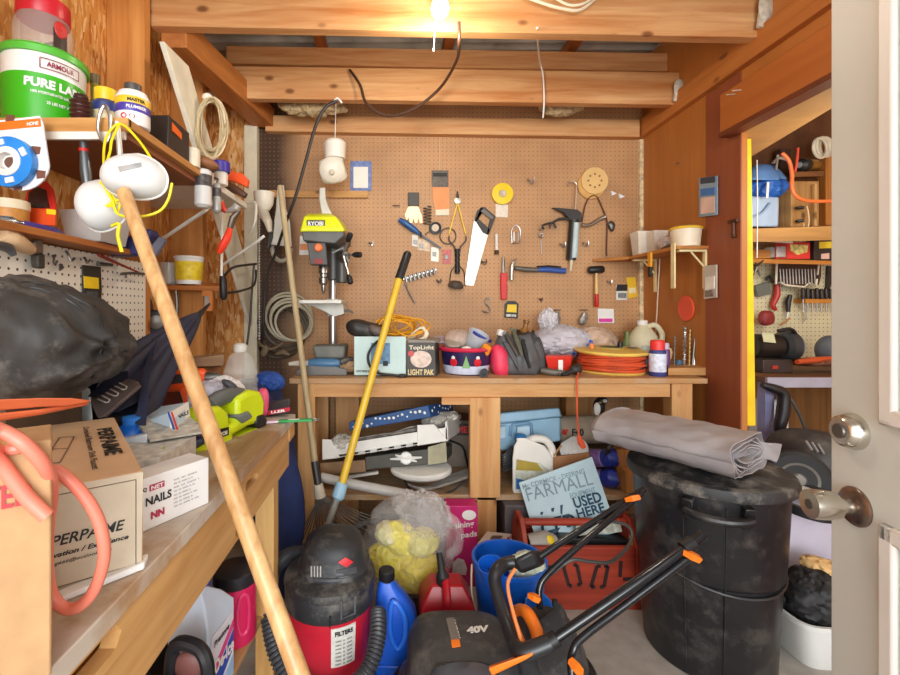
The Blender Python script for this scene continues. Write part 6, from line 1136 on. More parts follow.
bd=fin('body',B().loft(rg2),BG,t,smooth=80); H=caster(bd)
for q in ([(0,290),(30,287),(50,292),(70,301),(84,312)],[(2,284),(30,282),(52,286),(72,296),(90,306)],[(95,306),(102,325),(101,350),(92,378)]):
    pts=[H(x,y,-.001) for x,y in q]; fin('seam',B().tube([p for p in pts if p],.003,6,4),M('#1e1c1c',.5),t)
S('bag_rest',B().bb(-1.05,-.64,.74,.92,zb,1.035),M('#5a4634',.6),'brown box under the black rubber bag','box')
# carton at the lower left with red lettering
S0=V((-.309,.405,zb)); t=T('shipping_carton','brown cardboard carton with red stamped letters at the near left corner','box',S0+uu*.2+vv*.035)
K2=[S0,S0+vv*.07,S0+vv*.07+uu*.42,S0+uu*.42]; fin('carton',B().hexa(K2,[p+V((0,0,.213)) for p in K2]),M('#b28a60',.75,n=.1,sc_=40,bump=.1),t,bevel=.002)
F0=S0+uu*.012-vv*.001+V((0,0,.212)); fin('flap',B().hexa([F0,F0+uu*.40,F0+uu*.40+vv*.004,F0+vv*.004],[p+V((0,0,.016))-vv*.008 for p in (F0+uu*.02,F0+uu*.38,F0+uu*.38+vv*.004,F0+uu*.02+vv*.004)]),M('#b98c58',.75),t)
g3=PL((S0.x-vv.x*.001,S0.y-vv.y*.001),((S0+uu).x-vv.x*.001,(S0+uu).y-vv.y*.001)); o3=g3(-12,535); e3=g3(40,490); e3.z=o3.z=e3.z; e3=g3(33,503); o3=g3(-16,503); o3=e3+uu*(e3-o3).length; txt(t,'TED',o3,-uu,(0,0,1),.020,M('#c8323a',.6),w=(e3-o3).length,bold=.02)
# orange hose
t=T('garden_hose','salmon orange hose hanging in loops over the cartons','hose',P(70,500,.45)); HO=M('#e07c66',.42,n=.06)
hp_=lambda L,Y: [P(x*.4222,390+y*.4222,yy) for (x,y),yy in zip(L,Y)]
fin('loop',B().tube(hp_([(-60,80),(0,95),(60,130),(108,185),(122,240),(113,330),(112,430),(128,495),(170,519),(218,482),(246,400),(237,320),(203,255),(155,205),(122,188)],[.36,.38,.385,.40,.43,.46,.47,.475,.475,.47,.46,.455,.45,.445,.44]),.006,12,8),HO,t)
fin('strand',B().tube(hp_([(-60,120),(0,172),(60,250),(112,300)],[.36,.38,.39,.395]),.0062,12,5),HO,t)
fin('strand',B().tube(hp_([(-60,150),(0,140),(40,138),(60,128)],[.36,.385,.39,.395]),.0055,10,5),HO,t)
t=T('bar_clamp','orange plastic clamp arms pointing right above the faucet carton','clamp',P(45,408,.62)); CO=M('#ea7448',.42)
fin('upper_arm',B().loft([[P(x,y,Y) for x,y,Y in r] for r in ([(-20,400,.55),(-20,412,.55),(-20,412,.58),(-20,400,.58)],[(40,398,.62),(40,407,.62),(40,407,.65),(40,398,.65)],[(70,398,.66),(70,406,.66),(70,406,.69),(70,398,.69)],[(90,400,.7),(90,402,.7),(90,402,.72),(90,400,.72)])]),CO,t,bevel=.003)
fin('lower_arm',B().loft([[P(x,y,Y) for x,y,Y in r] for r in ([(-20,415,.55),(-20,424,.55),(-20,424,.58),(-20,415,.58)],[(40,409,.62),(40,415,.62),(40,415,.65),(40,409,.65)],[(88,401,.7),(88,405,.7),(88,405,.72),(88,401,.72)])]),CO,t,bevel=.003)
# wooden pole
t=T('wooden_pole','long varnished wooden pole leaning across the left side of the shed','pole',P(305,675,.66)); a_=P(124,192,.96); e_=P(297,668,.66); d_=(e_-a_); e2=a_+d_*((a_.z-.01)/(a_.z-e_.z)); fin('shaft',B().tube([a_-d_.normalized()*.006,a_,e2],[.010,.0145,.0145],20),wood('#dcb27c','#a87440','z',1.6,.35,0),t)
# ================================================================== under the left bench
zs=.293
t=T('coffee_tub','hot pink plastic tub with black lid on the shelf under the left workbench','tub',(-.435,1.25,zs)); c=V((-.443,1.25,zs)); PK=M('#d8245c',.38,n=.05)
fin('body',B().lathe([(.001,0),(.052,0),(.056,.006),(.055,.165),(.001,.166)],c,n=32),PK,t); fin('lid',B().lathe([(.058,.158),(.059,.162),(.058,.19),(.052,.194),(.001,.194)],c,n=32),M('#26242a',.45),t)
b=B(); b.tube([c+V((.030,-.047,.14)),c+V((.046,-.034,.13)),c+V((.046,-.034,.05)),c+V((.030,-.047,.04)),c+V((.022,-.051,.09))],.005,8,4,True); fin('moulded_grip',b,M('#e23a70',.35),t)
t=T('deicer_jug','clear windshield fluid jug with blue and pink label on the shelf under the left workbench','jug',(-.455,1.09,zs)); j0=V((-.4156,1.00,zs)); j1=V((-.398,1.115,zs)); ju=(j1-j0).normalized(); jv=V((-ju.y,ju.x,0)); jl=(j1-j0).length
q=lambda s,d,z: j0+ju*s+jv*d+V((0,0,z))
fin('body',B().loft([[q(0+e,0+e,z),q(jl-e,0+e,z),q(jl-e,.10-e,z),q(e,.10-e,z)] for e,z in ((.006,0),(0,.01),(0,.195),(.02,.225),(.045,.248),(.046,.262))]),M('#c8d4e4',.3,n=.08),t,bevel=.010)
lb=lambda s,z: q(s,-.0015,z)
fin('label',B().poly([lb(.01,.02),lb(jl-.01,.02),lb(jl-.01,.17),lb(.01,.17)],-jv*.001),M('#e0e2ec',.4,n=.05),t)
for pts,col in (([(.01,.07),(jl-.01,.13),(jl-.01,.15),(.01,.09)],'#e04c8c'),([(.01,.02),(jl-.01,.08),(jl-.01,.125),(.01,.065)],'#2c52b4'),([(.03,.02),(jl-.01,.065),(jl-.01,.02)],'#9cc4e4')): fin('label_band',B().poly([lb(s,z)-jv*.0012 for s,z in pts],-jv*.0006),M(col,.4),t)
txt(t,'Prestone',lb(.018,.142)-jv*.0025,ju,(0,0,1),.014,INK,w=.066,bold=.03,shear=.2); txt(t,'De-Ice',lb(.02,.078)-jv*.0028,ju,V((0,0,1))+ju*.0,.032,WHT,w=.085,bold=.04)
fin('cap',B().lathe([(.02,.26),(.021,.29),(.001,.292)],q(jl/2,.05,0),n=18),M('#2c3c8c',.4),t)
t=T('oil_jug','black oil jug with hollow handle in front of the windshield fluid','jug',(-.45,.95,zs)); j0=V((-.40,.89,zs)); fin('body',B().loft([[j0+V((x0*.055-.03,y0*.035+.03,z)) for x0,y0 in ((-1,-1),(1,-1),(1,1),(-1,1))] for z in (0,.15)]),M('#222226',.4),t,bevel=.012)
fin('handle',B().tube([j0+V((.02,.02,.14)),j0+V((.024,.01,.20)),j0+V((.0,.02,.225)),j0+V((-.05,.03,.22)),j0+V((-.06,.03,.14))],.014,10,5),M('#222226',.4),t); fin('label',B().poly([j0+V((-.07,-.0065,.02)),j0+V((.015,-.0065,.02)),j0+V((.015,-.0065,.11)),j0+V((-.07,-.0065,.11))],(0,-.001,0)),M('#c8c4b8',.45,n=.15,sc_=40),t); fin('handle_core',B().ell(j0+V((-.02,.03,.18)),(.035,.012,.03),n=14),M('#7a4a44',.5),t)
t=T('beige_jug','round off white plastic jug on the shelf under the near end of the left workbench','jug',(-.50,.80,zs)); fin('body',B().ell((-.475,.80,zs+.10),(.095,.09,.105),n=32,e=.9,lump=.04,seed=3,flatz=zs),M('#dcd6c6',.45,n=.06),t); fin('neck',B().lathe([(.03,.19),(.028,.225),(.03,.23),(.001,.232)],(-.50,.82,zs),n=18),M('#dcd6c6',.45),t)
S('pale_blue_tub',B().lathe([(.001,0),(.05,0),(.058,.12),(.05,.122),(.001,.12)],(-.50,1.32-.02,zs) if False else (-.49,1.39,.0) if False else (-.56,1.29,zs),n=20),M('#b8c8d4',.4),'pale blue tub behind the pink tub on the lower shelf','tub')
S('black_bag',B().ell((-.60,1.15,zs+.13),(.08,.14,.13),n=24,lump=.3,seed=5,ridge=.3,flatz=zs),M('#1e1e20',.5),'black bag at the back of the lower shelf under the left workbench','bag')
# navy coverall between the benches
t=T('navy_coverall','dark blue cloth coverall hanging between the two workbenches','coverall',(-.5,1.8,.3)); b=B(); rg=[]
for i in range(17):
    k=i/16; z=.03+.88*k; cx=-.535+.05*math.sin(k*4); w=.085+.03*math.sin(k*3); rg.append([V((cx+w*math.cos(a)*(1+.12*math.sin(5*a+k*6)),1.82+.10*math.sin(a)*(1+.15*math.sin(4*a+k*5)),z)) for a in [2*PI*j/36 for j in range(36)]])
fin('body',b.loft(rg),M('#1c2c5c',.75,n=.25,sc_=12,bump=.2),t,smooth=70); fin('collar',B().ell((-.50,1.80,.915),(.055,.07,.035),(0,.2,0),n=28,lump=.35,sc_=16,seed=6,ridge=.5),M('#2450a4',.7,n=.2),t); fin('button',B().ell((-.462,1.725,.60),(.008,.006,.012),n=8),M('#b8b4b0',.4,.5),t)
# ================================================================== left wall: shelves and what stands on them
t=T('upper_shelf','long wooden shelf with white underside high on the left wall','shelf',(-.89,1.5,1.66)); SH=wood('#d39a58','#a86a2e','y')
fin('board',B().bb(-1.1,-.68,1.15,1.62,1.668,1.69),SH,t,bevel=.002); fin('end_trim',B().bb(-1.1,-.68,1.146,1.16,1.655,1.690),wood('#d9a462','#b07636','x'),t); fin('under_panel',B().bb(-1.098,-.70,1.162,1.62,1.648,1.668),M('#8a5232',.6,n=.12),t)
fin('white_edge',B().bb(-1.1,-.69,1.147,1.156,1.636,1.655),M('#e8e0d4',.5),t)
fin('white_board',B().bb(-1.1,-.68,1.62,2.07,1.665,1.69),M('#e6dfd2',.5,n=.06),t,bevel=.002)
BR=M('#e8e4d8',.45)
fin('brace_rod',B().tube([P(149,248,1.95)+V((0,0,0)),P(206,210,1.72),P(214,200,1.74)],.0075,8),BR,t); fin('brace_rod',B().tube([P(221,266,2.2),P(258,241,2.06),P(264,236,2.05)],.0065,8),BR,t)
fin('corner_bracket',B().tube([P(247,204,2.07),P(252,202,2.06),P(256,205,2.05),P(255,222,2.05),P(250,234,2.06)],.007,8,4),M('#c9c4b4',.4,.3),t)
c=V((-.992,1.275,1.6905)); t=T('pail','white and green lard pail on the upper shelf','pail',c)
r0,r1,hh=.090,.098,.205; fin('body',B().lathe([(.001,0),(r0,0),(r0+.002,.004),(r1,hh),(r1-.004,hh),(.001,hh-.004)],c,n=48),M('#f0eee8',.35,n=.02),t)
fin('green_band',B().lathe([(r0+.0005,.004),(r0+.0028,.006),(r0+.0085,.138),(r0+.004,.14)],c,n=48),M('#3fae1c',.35,n=.04),t); fin('rim',B().lathe([(r1-.006,hh-.012),(r1+.007,hh-.012),(r1+.008,hh+.004),(r1+.002,hh+.012),(.001,hh+.012)],c,n=48),M('#57b83a',.35),t)
am=math.atan2(-c.y,-c.x); 
def bt(s,z,h_,w_,m,off=0,b_=.03): txt(t,s,None,None,None,h_,m,w=w_,bold=b_,map_=cylmap(c,r0+.0032+.0465*z,am+off,w_,c.z+z,.0465))
bt('PURE LARD',.100,.024,.150,WHT,.30,.05); bt('100% HYDROGENATED LARD',.084,.007,.09,WHT,.15); bt('25 LBS NET WT',.060,.008,.06,WHT,.35); bt('ARMOUR',.158,.014,.066,M('#8c2440',.4),.36,.03)
b=B()
for z in (.152,.178):
    f2=cylmap(c,r0+.0032+.0465*z,am+.36,.095,c.z+z,.0465); b.tube([f2(.095*i/10,0) for i in range(11)],.0012,5)
f2=cylmap(c,r0+.0032+.0465*.152,am+.36,.095,c.z+.152,.0465)
for u in (0,.095): b.tube([f2(u,0),f2(u,.026)],.0012,5)
fin('label_frame',b,M('#8c2440',.4),t); fin('handle_lug',B().lathe([(.014,0),(.012,.006),(.001,.007)],c+V((-.075,-.06,hh-.05)),(-.7,-.7,0),14),BLK,t)
c2=V((-1.003,1.285,1.69+.218)); t=T('snack_barrel','clear plastic snack tub with red lid standing on the lard pail','tub',c2)
fin('body',B().lathe([(.001,0),(.066,0),(.07,.008),(.072,.08),(.066,.105),(.058,.12),(.058,.125),(.001,.125)],c2,n=36),glass('#e0d4cc',.3),t); fin('lid',B().lathe([(.062,.112),(.064,.116),(.064,.16),(.058,.165),(.001,.165)],c2,n=36),M('#c81e2c',.35),t)
a2=math.atan2(-c2.y,-c2.x)+.55; b=B(); rr=.0725
b.loft([[c2+V((rr*math.cos(a2+q),rr*math.sin(a2+q),z)) for q in [-.25+.0625*i for i in range(9)]]+[c2+V(((rr-.002)*math.cos(a2+q),(rr-.002)*math.sin(a2+q),z)) for q in [.25-.0625*i for i in range(9)]] for z in (.01,.075)]); fin('label',b,M('#3a2a24',.4,n=.4,sc_=60),t)
fin('label_disc',B().lathe([(.018,0),(.016,.003),(.001,.004)],c2+V((rr*math.cos(a2),rr*math.sin(a2),.075)),(math.cos(a2),math.sin(a2),0),18,1,1.3),M('#c22c28',.4,n=.3,sc_=80),t)
for i,(dx,dy,dz,m,lb) in enumerate(((-.03,-.02,.012,DSTEEL,'dark metal fitting inside the clear snack tub'),(.02,-.01,.02,M('#5a3a30',.5),'brown fitting inside the clear snack tub'),(.0,.02,.03,M('#b8a89c',.4,.4),'grey fitting inside the clear snack tub'))):
    p=c2+V((dx,dy,dz+.01)); S('pipe_fitting',B().tube([p+V((-.03,0,-.01)),p,p+V((.03,.01,.02))],[.012,.016,.012],10),m,lb,'fitting','fittings in the snack tub')
zS=1.6905
def lathe_thing(name,label,cat,c,parts,group=None,n=20):
    t=T(name,label,cat,c,group)
    for nm,prof,m in parts: fin(nm,B().lathe(prof,c,n=n),m,t)
    return t
lathe_thing('ribbed_jar','small dark brown ribbed jar beside the lard pail','jar',(X(81,1.21),1.21,zS),[('body',[(.001,0)]+[(.024+.003*math.sin(z*500),z) for z in [.002*i for i in range(1,36)]]+[(.001,.074)],M('#4a2620',.35)),('cap',[(.016,.074),(.018,.078),(.016,.086),(.001,.087)],M('#3a1c18',.4))])
lathe_thing('oil_bottle','tall thin olive bottle behind the brown jar','bottle',(X(95,1.40),1.40,zS),[('body',[(.001,0),(.02,0),(.02,.14),(.012,.16),(.012,.215),(.001,.215)],M('#9a8a3a',.25)),('cap',[(.014,.213),(.014,.24),(.001,.242)],M('#6a5a3a',.4))])
lathe_thing('glue_jar','navy jar with wide yellow cap on the upper shelf','jar',(X(106,1.27),1.27,zS),[('body',[(.001,0),(.034,0),(.036,.004),(.036,.085),(.028,.095),(.001,.095)],M('#2f3a74',.35)),('label',[(.036,.02),(.0368,.022),(.0368,.06),(.036,.062)],M('#c8b890',.4,n=.3,sc_=60)),('cap',[(.027,.094),(.029,.098),(.029,.128),(.001,.13)],M('#f2c61c',.4))])
c=V((X(133,1.22),1.22,zS)); t=lathe_thing('solvent_can','white can with purple and yellow bands and dark cap on the upper shelf edge','can',c,[('body',[(.001,0),(.04,0),(.042,.004),(.042,.078),(.034,.094),(.018,.10),(.001,.10)],M('#eae6e0',.35)),('yellow_band',[(.042,.055),(.0427,.057),(.0427,.072),(.042,.074)],M('#f0c02c',.4)),('purple_band',[(.042,.034),(.0427,.036),(.0427,.054),(.042,.056)],M('#4a3c9c',.4)),('cap',[(.02,.098),(.021,.102),(.021,.118),(.001,.12)],M('#4a4440',.45))],n=30)
am=math.atan2(-c.y,-c.x); txt(t,'MASTER',None,None,None,.009,INK,w=.045,bold=.05,map_=cylmap(c,.0428,am+.2,.045,c.z+.059)); txt(t,'PLUMBER',None,None,None,.008,WHT,w=.05,bold=.03,map_=cylmap(c,.0428,am+.2,.05,c.z+.041))
b=B(); b.torus(c+V((.018,-.036,.02)),.006,.002,(.5,-1,0),14,5); b.torus(c+V((.0,-.042,.02)),.006,.002,(.1,-1,0),14,5); fin('round_marks',b,M('#c22c3c',.4),t)
t=T('tool_packet','black packet with orange mark on the upper shelf edge','pack',(-.70,1.39,zS)); fin('pack',B().bb(-.76,-.685,1.36,1.50,zS,1.79),M('#2c2420',.45),t,bevel=.003); fin('orange_mark',B().poly([(-.684,1.38,1.75),(-.684,1.44,1.745),(-.684,1.44,1.765),(-.684,1.38,1.775)],(.002,0,0)),ORG,t)
lathe_thing('tape_roll','small cream roll on the upper shelf edge','roll',(-.705,1.55,zS),[('body',[(.001,0),(.032,0),(.032,.062),(.022,.064),(.02,.04),(.001,.04)],M('#e4dac4',.45)),('core',[(.02,.04),(.021,.066),(.016,.066),(.001,.05)],M('#c8b48c',.5))])
S('wood_scrap',B().hexa([(-.78,1.62,zS),(-.69,1.60,zS),(-.69,1.70,zS),(-.78,1.72,zS)],[(-.78,1.62,1.73),(-.69,1.60,1.72),(-.69,1.70,1.725),(-.78,1.72,1.73)]),wood('#8a5a34','#5c3418','y'),'dark wood scrap on the upper shelf','wood block')
lathe_thing('spray_can','white spray can with purple cap at the far end of the upper shelf','spray can',(X(221,1.77),1.77,zS),[('body',[(.001,0),(.026,0),(.026,.045),(.02,.055),(.001,.055)],M('#e0d8cc',.4)),('cap',[(.034,.05),(.034,.088),(.03,.092),(.001,.092)],M('#3c2a94',.35))])
t=T('orange_clamp','orange and brown spring clamp lying at the far end of the upper shelf','clamp',P(238,180,1.95)); fin('jaw',B().flat([(222,172),(244,175),(250,181),(249,189),(243,186),(236,183),(224,182)],1.95,.03),M('#f0541c',.4),t,bevel=.004); fin('arm',B().tube([P(224,184,1.93),P(236,190,1.92),P(246,196,1.92)],[.02,.018,.012],10),M('#5c3c2a',.5),t)
# white tubes hung at the shelf front
for i,(px,y0,y1,r,lb,Y) in enumerate(((203,170,208,.029,'large white tube with dark print hanging at the front of the upper shelf',1.60),(217,184,213,.015,'narrow grey tube hanging beside the large printed tube',1.66))):
    a_=P(px,y0,Y); e_=P(px,y1,Y); t=T('adhesive_tube',lb,'tube',e_,'tubes hung on the shelf front'); fin('body',B().tube([a_,a_.lerp(e_,.04),a_.lerp(e_,.93),e_],[r*.8,r,r,r*.6],16),M('#d8d6d2',.4,n=.05) if i==0 else M('#a8a6a2',.4,.3),t)
    fin('print',B().tube([a_.lerp(e_,.15),a_.lerp(e_,.45)],r*1.03,16),M('#4a4442',.45,n=.6,sc_=90),t); fin('hook',B().tube([a_,a_+V((0,.01,.02)),P(px-2,y0-6,Y+.03)],.004,6),DSTEEL,t)
b=B(); b.ell(P(206,163,1.62),(.05,.04,.02),(0,.3,0),n=18,lump=.4,seed=5); S('leather_strap',b,M('#8a5a38',.6),'brown leather strap lying on the shelf above the tubes','strap')
t=T('tin_snips','tin snips with orange red handles hanging below the upper shelf','snips',P(224,240,1.78))
fin('handle',B().tube([P(230,228,1.78),P(227,238,1.77),P(222,247,1.77),P(219,253,1.77)],[.010,.016,.016,.010],10,4),M('#ee3c1c',.4),t); fin('handle',B().tube([P(226,212,1.78),P(222,207,1.78),P(221,202,1.78)],[.008,.014,.012],10,3),M('#ee3c1c',.4),t); fin('blade',B().tube([P(230,228,1.78),P(233,218,1.78),P(240,210,1.78)],[.012,.014,.006],10),M('#6a5c52',.35,.6),t); fin('pivot_bolt',B().tube([P(226,212,1.77),P(236,208,1.77),P(238,205,1.77)],[.006,.016,.013],10),M('#d0ccc4',.35,.5),t)
S('hanging_rod',B().tube([P(222.5,186,1.9),P(222,232,1.9),P(221.5,276,1.9)],.006,8),M('#d8d4c8',.4),'narrow white rod hanging from the upper shelf beside the snips','rod')
t=T('plug_adapter','black plug with two cables hanging below the snips','plug',P(223,286,2.0)); fin('body',B().tube([P(222,273,2.0),P(223,280,2.0),P(223.5,297,2.0),P(224,300,2.0)],[.008,.017,.016,.008],12),BLK,t); fin('cable',B().tube([P(223,278,2.0),P(232,268,2.1),P(246,265,2.3),P(256,264,2.45)],.006,8,5),M('#2c2622',.45),t); fin('cable',B().tube([P(225,293,2.0),P(240,291,2.2),P(254,285,2.4),P(256,270,2.45)],.006,8,5),M('#2c2622',.45),t); fin('cable',B().tube([P(254,264,2.45),P(252,290,2.45),P(250,320,2.45),P(247,345,2.45)],.006,8,4),M('#3a3430',.45),t)
b=B(); rnd=random.Random(5)
for i in range(11):
    w1=rnd.uniform(9.5,16); x1=rnd.uniform(-1.5,1.5); h1=rnd.uniform(24,31)
    b.tube([P(211+x1+w1*math.cos(a),128+h1*math.sin(a)-(31-h1)*.3,1.84+.008*i+.02*math.sin(a*2+i)) for a in [2*PI*j/20 for j in range(20)]],.0048,6,2,True)
S('clear_tubing',b,M('#d8c49c',.35,n=.1,al=.85),'oval coil of clear tubing hanging on the white brace','tubing')
S('tubing_tie',B().ell(P(208,97,1.87),(.025,.02,.02),n=14,lump=.5,seed=3),M('#e8e0d0',.5),'white tie holding the clear tubing','tie')
# hanging under the near end of the upper shelf
Yc=1.10
t=T('tape_pack','white and orange carded blue flagging reel hanging at the near end of the upper shelf','pack',P(22,155,Yc))
pts=[(-6,122),(41,116.5),(44,124),(50,164)]+[(22+28.5*math.cos(a),163+28*math.sin(a)) for a in [.15+i*(PI-.0)/14 for i in range(15)]]+[(-7,160)]
fin('card',B().flat(pts,Yc,.004),M('#e9ebee',.45,n=.03),t); fin('orange_header',B().flat([(-6,123),(40.5,118.5),(41.5,126.5),(-6,131)],Yc-.004,.002),M('#ee7420',.45),t); txt(t,'HOME',P(27,126,Yc-.0065),(1,0,.1),(0,0,1),.009,WHT,w=.028,bold=.04)
cc=P(14,164,Yc-.006); fin('reel',B().lathe([(.058,0),(.06,.004),(.06,.02),(.033,.022),(.033,.0)],cc,(0,-1,0),36),M('#2a86d8',.35),t); fin('hub',B().lathe([(.034,0),(.035,.024),(.02,.026),(.018,.01),(.001,.01)],cc,(0,-1,0),28),M('#e4e0da',.4),t); fin('hub_hole',B().lathe([(.014,.010),(.012,.014),(.001,.014)],cc,(0,-1,0),18),M('#6a4a3c',.5),t)
for a in (.5,1.9,3.3,4.9): e=cc+V((.046*math.cos(a),-.0225,.046*math.sin(a))); fin('white_lug',B().box(e,(.013,.004,.02),(0,-a,0)),WHT,t)
for px,py in ((36,150),(41,174),(18,186),(10,118.5)): fin('window',B().flat([(px-4,py-4),(px+5,py-3),(px+4,py+4),(px-4,py+5)],Yc-.004,.0015),M('#7a4a38',.5),t)
t=T('nail_punch','grey steel punch hanging from the shelf underside','punch',P(85,160,1.17)); fin('shaft',B().tube([P(83,134,1.17),P(84,150,1.17),P(86,172,1.17),P(88,190,1.17)],[.008,.010,.014,.011],12),M('#6a6e70',.35,.7),t); fin('head',B().box(P(83,134.5,1.17),(.022,.018,.008)),M('#a8a8a4',.35,.7),t); fin('red_ring',B().cyl(P(83.6,149,1.17),P(83.8,152,1.17),.0115),RED,t)
t=T('snap_hook','steel snap hook hanging from the shelf with yellow straps','hook',P(105,125,1.13)); fin('loop',B().tube([P(104,106,1.13),P(100,114,1.13),P(98,128,1.13),P(101,138,1.13),P(106,142,1.13),P(110,134,1.13),P(110,118,1.13),P(107,108,1.13)],.0045,8,4,True),STEEL,t); fin('gate',B().tube([P(117,122,1.12),P(119,140,1.12),P(120,156,1.12)],.007,8),M('#c8c4bc',.35,.6),t)
# dust masks
YM=1.02
def mask(name,label,cx,cy,w,h,Y,tilt,strap):
    t=T(name,label,'mask',P(cx,cy,Y),'white dust masks'); W,H_=w/F*Y/2,h/F*Y/2; b=B(); rg=[]; cp=P(cx,cy,Y); ct,st_=math.cos(tilt),math.sin(tilt)
    for k,(s,d) in enumerate(((1.0,.0),(1.0,-.006),(.96,-.02),(.85,-.036),(.66,-.05),(.42,-.058),(.15,-.06))):
        r=[]
        for j in range(40):
            a=2*PI*j/40; x=W*s*math.copysign(abs(math.cos(a))**.85,math.cos(a)); z=H_*s*math.copysign(abs(math.sin(a))**.85,math.sin(a))+(.012*s*(1-abs(math.cos(a))) if math.sin(a)>0 else 0)
            r.append(cp+V((x*ct-z*st_,d,x*st_+z*ct)))
        rg.append(r)
    sh=fin('shell',b.loft(rg),M('#dad9d6',.6,n=.02),t,smooth=70); fin('edge',B().tube(rg[1],.003,6,0,True),M('#e2e0da',.5),t)
    H2=caster(sh); return t,H2
t,H2=mask('dust_mask','white cup shaped dust mask facing out at the top of the wooden pole',137,180,64,39,YM,-.12,0); decal(t,'nose_clip',H2,[(118,167),(141,163),(142,167),(120,172)],M('#a8a8a8',.4,.5),.002,6)
SY=M('#f2e020',.5)
def ribbon(t,pts,Y,w=.006): fin('strap',B().tube([P(x,y,Y+dy) for x,y,dy in pts],w/2,6,5),SY,t)
ribbon(t,[(104,170,.0),(104,150,.05),(107,136,.08),(116,125,.09),(125,126,.08),(140,142,.04),(152,160,.0)],YM); ribbon(t,[(120,123,.09),(112,140,.06),(110,152,.04),(105,168,.0)],YM); ribbon(t,[(104,186,0),(112,200,.0),(118,214,-.01),(136,217,-.02),(158,212,-.01),(168,200,.0),(172,183,.0)],YM)
t,H2=mask('dust_mask','second white dust mask turned aside behind the first mask',105,208,46,46,1.10,.5,0); ribbon(t,[(100,182,-.06),(110,192,-.07),(116,204,-.07),(106,206,-.07),(120,200,-.07),(118,212,-.07)],1.10); ribbon(t,[(112,226,-.06),(119,224,-.07),(118,236,-.07),(122,252,-.07)],1.10,.008)
# lower shelf
t=T('lower_shelf','narrow wooden shelf above the white perforated panel','shelf',(-.98,1.2,1.39)); fin('board',B().bb(-1.1,-.87,.85,1.50,1.382,1.40),wood('#c87c3a','#985420','y'),t,bevel=.002)
zL=1.4005
t=T('blade_pack','red and black carded saw blade pack standing on the lower shelf','pack',(X(41,1.22),1.22,zL)); YB=1.22
fin('card',B().flat([(26,222),(27,200),(30,189),(38,183),(48,182),(54,190),(57,205),(56,222)],YB,.006),M('#c8281c',.45),t); fin('blades',B().flat([(28,208),(30,193),(38,187),(46,190),(50,208)],YB-.006,.004),M('#3c2420',.4,.3,n=.4,sc_=70),t); fin('orange_base',B().flat([(25.5,224),(26,207),(57,211),(56,226)],YB-.006,.006),M('#e4501c',.45),t); fin('yellow_mark',B().flat([(47,209),(56,210),(56,215),(47,214)],YB-.012,.002),YEL,t); fin('black_print',B().flat([(31,204),(43,206),(43,208),(31,206.5)],YB-.012,.002),INK,t)
t=lathe_thing('wood_jar','tan wooden jar with pale lid at the near end of the lower shelf','jar',(X(10,1.15),1.15,zL),[('body',[(.001,0),(.038,0),(.04,.005),(.04,.055),(.034,.06),(.001,.06)],M('#c8873c',.5,n=.2,sc_=30)),('lid',[(.041,.055),(.042,.06),(.041,.078),(.001,.08)],M('#e2d2b0',.5))])
S('steel_cylinder',B().tube([P(-2,222,1.06),P(0,222,1.06),P(12,223,1.08),P(18,223.5,1.09),P(23,224,1.10)],[.012,.016,.016,.008,.007],14),M('#b4b8bc',.25,.8),'shiny steel cylinder lying on the front of the lower shelf','cylinder')
S('purple_box',B().hexa([(X(31,1.10),1.08,zL),(X(63,1.2),1.18,zL),(X(63,1.24),1.24,zL),(X(34,1.15),1.15,zL)],[(X(31,1.10),1.08,1.415),(X(63,1.2),1.18,1.415),(X(63,1.24),1.24,1.415),(X(34,1.15),1.15,1.415)]),M('#4a3a94',.4,n=.2,sc_=50),'flat purple packet lying on the lower shelf','pack')
t=T('clear_bin','clear plastic bin with small parts at the far end of the lower shelf','bin',(X(95,1.36),1.36,zL)); fin('body',B().loft([[V((X(95,1.36)+sx*w,1.37+sy*d,zL+z)) for sx,sy in ((-1,-1),(1,-1),(1,1),(-1,1))] for w,d,z in ((.05,.06,0),(.062,.075,.09),(.058,.07,.09),(.046,.055,.006))]),glass('#d8d2cc',.45),t); fin('contents',B().ell((X(95,1.36),1.37,zL+.02),(.045,.05,.025),n=18,lump=.5,seed=3,sc_=40,flatz=zL+.003),M('#8a7a6c',.5,n=.4,sc_=60),t)
t=T('navy_pouch','navy tool pouch hanging off the far end of the lower shelf','pouch',P(135,248,1.5)); NV=M('#2a2c5c',.5,n=.2); fin('body',B().flat([(108,253),(118,246),(133,242),(139,238),(158,231),(161,236),(156,246),(162,252),(158,258),(140,257),(122,258)],1.54,.06),NV,t,bevel=.008); fin('lining',B().flat([(150,252),(162,237),(168,241),(158,257)],1.48,.02),M('#6a6a78',.5),t,bevel=.003)
# perforated panel and tools
S('perforated_panel',B().bb(-.954,-.948,.60,1.71,.87,1.378),pegmat('#ece6da','#4a4036','Y','Z',rad=.0038,noise_amt=.04),'white perforated hardboard panel on the left wall above the workbench','panel')
XL=-.946
def Lw(px,py,off=0):
    Y=(XL+off)*F/(px-CX); return P(px,py,Y)
t=T('blade_card','black and yellow carded knife hanging on the white panel','pack',Lw(91,285)); fin('card',B().poly([Lw(82,265),Lw(99,267),Lw(100,290),Lw(99,305),Lw(82,304)],(.006,0,0)),M('#2a2826',.45),t); fin('yellow_band',B().poly([Lw(83.5,276,.006),Lw(98,278,.006),Lw(98.5,289,.006),Lw(84,288,.006)],(.002,0,0)),M('#f0cc1c',.45),t); fin('contents',B().poly([Lw(86,291,.006),Lw(96,292,.006),Lw(96,303,.006),Lw(88,302,.006)],(.006,0,0)),M('#55585a',.4,.3,n=.4,sc_=60),t)
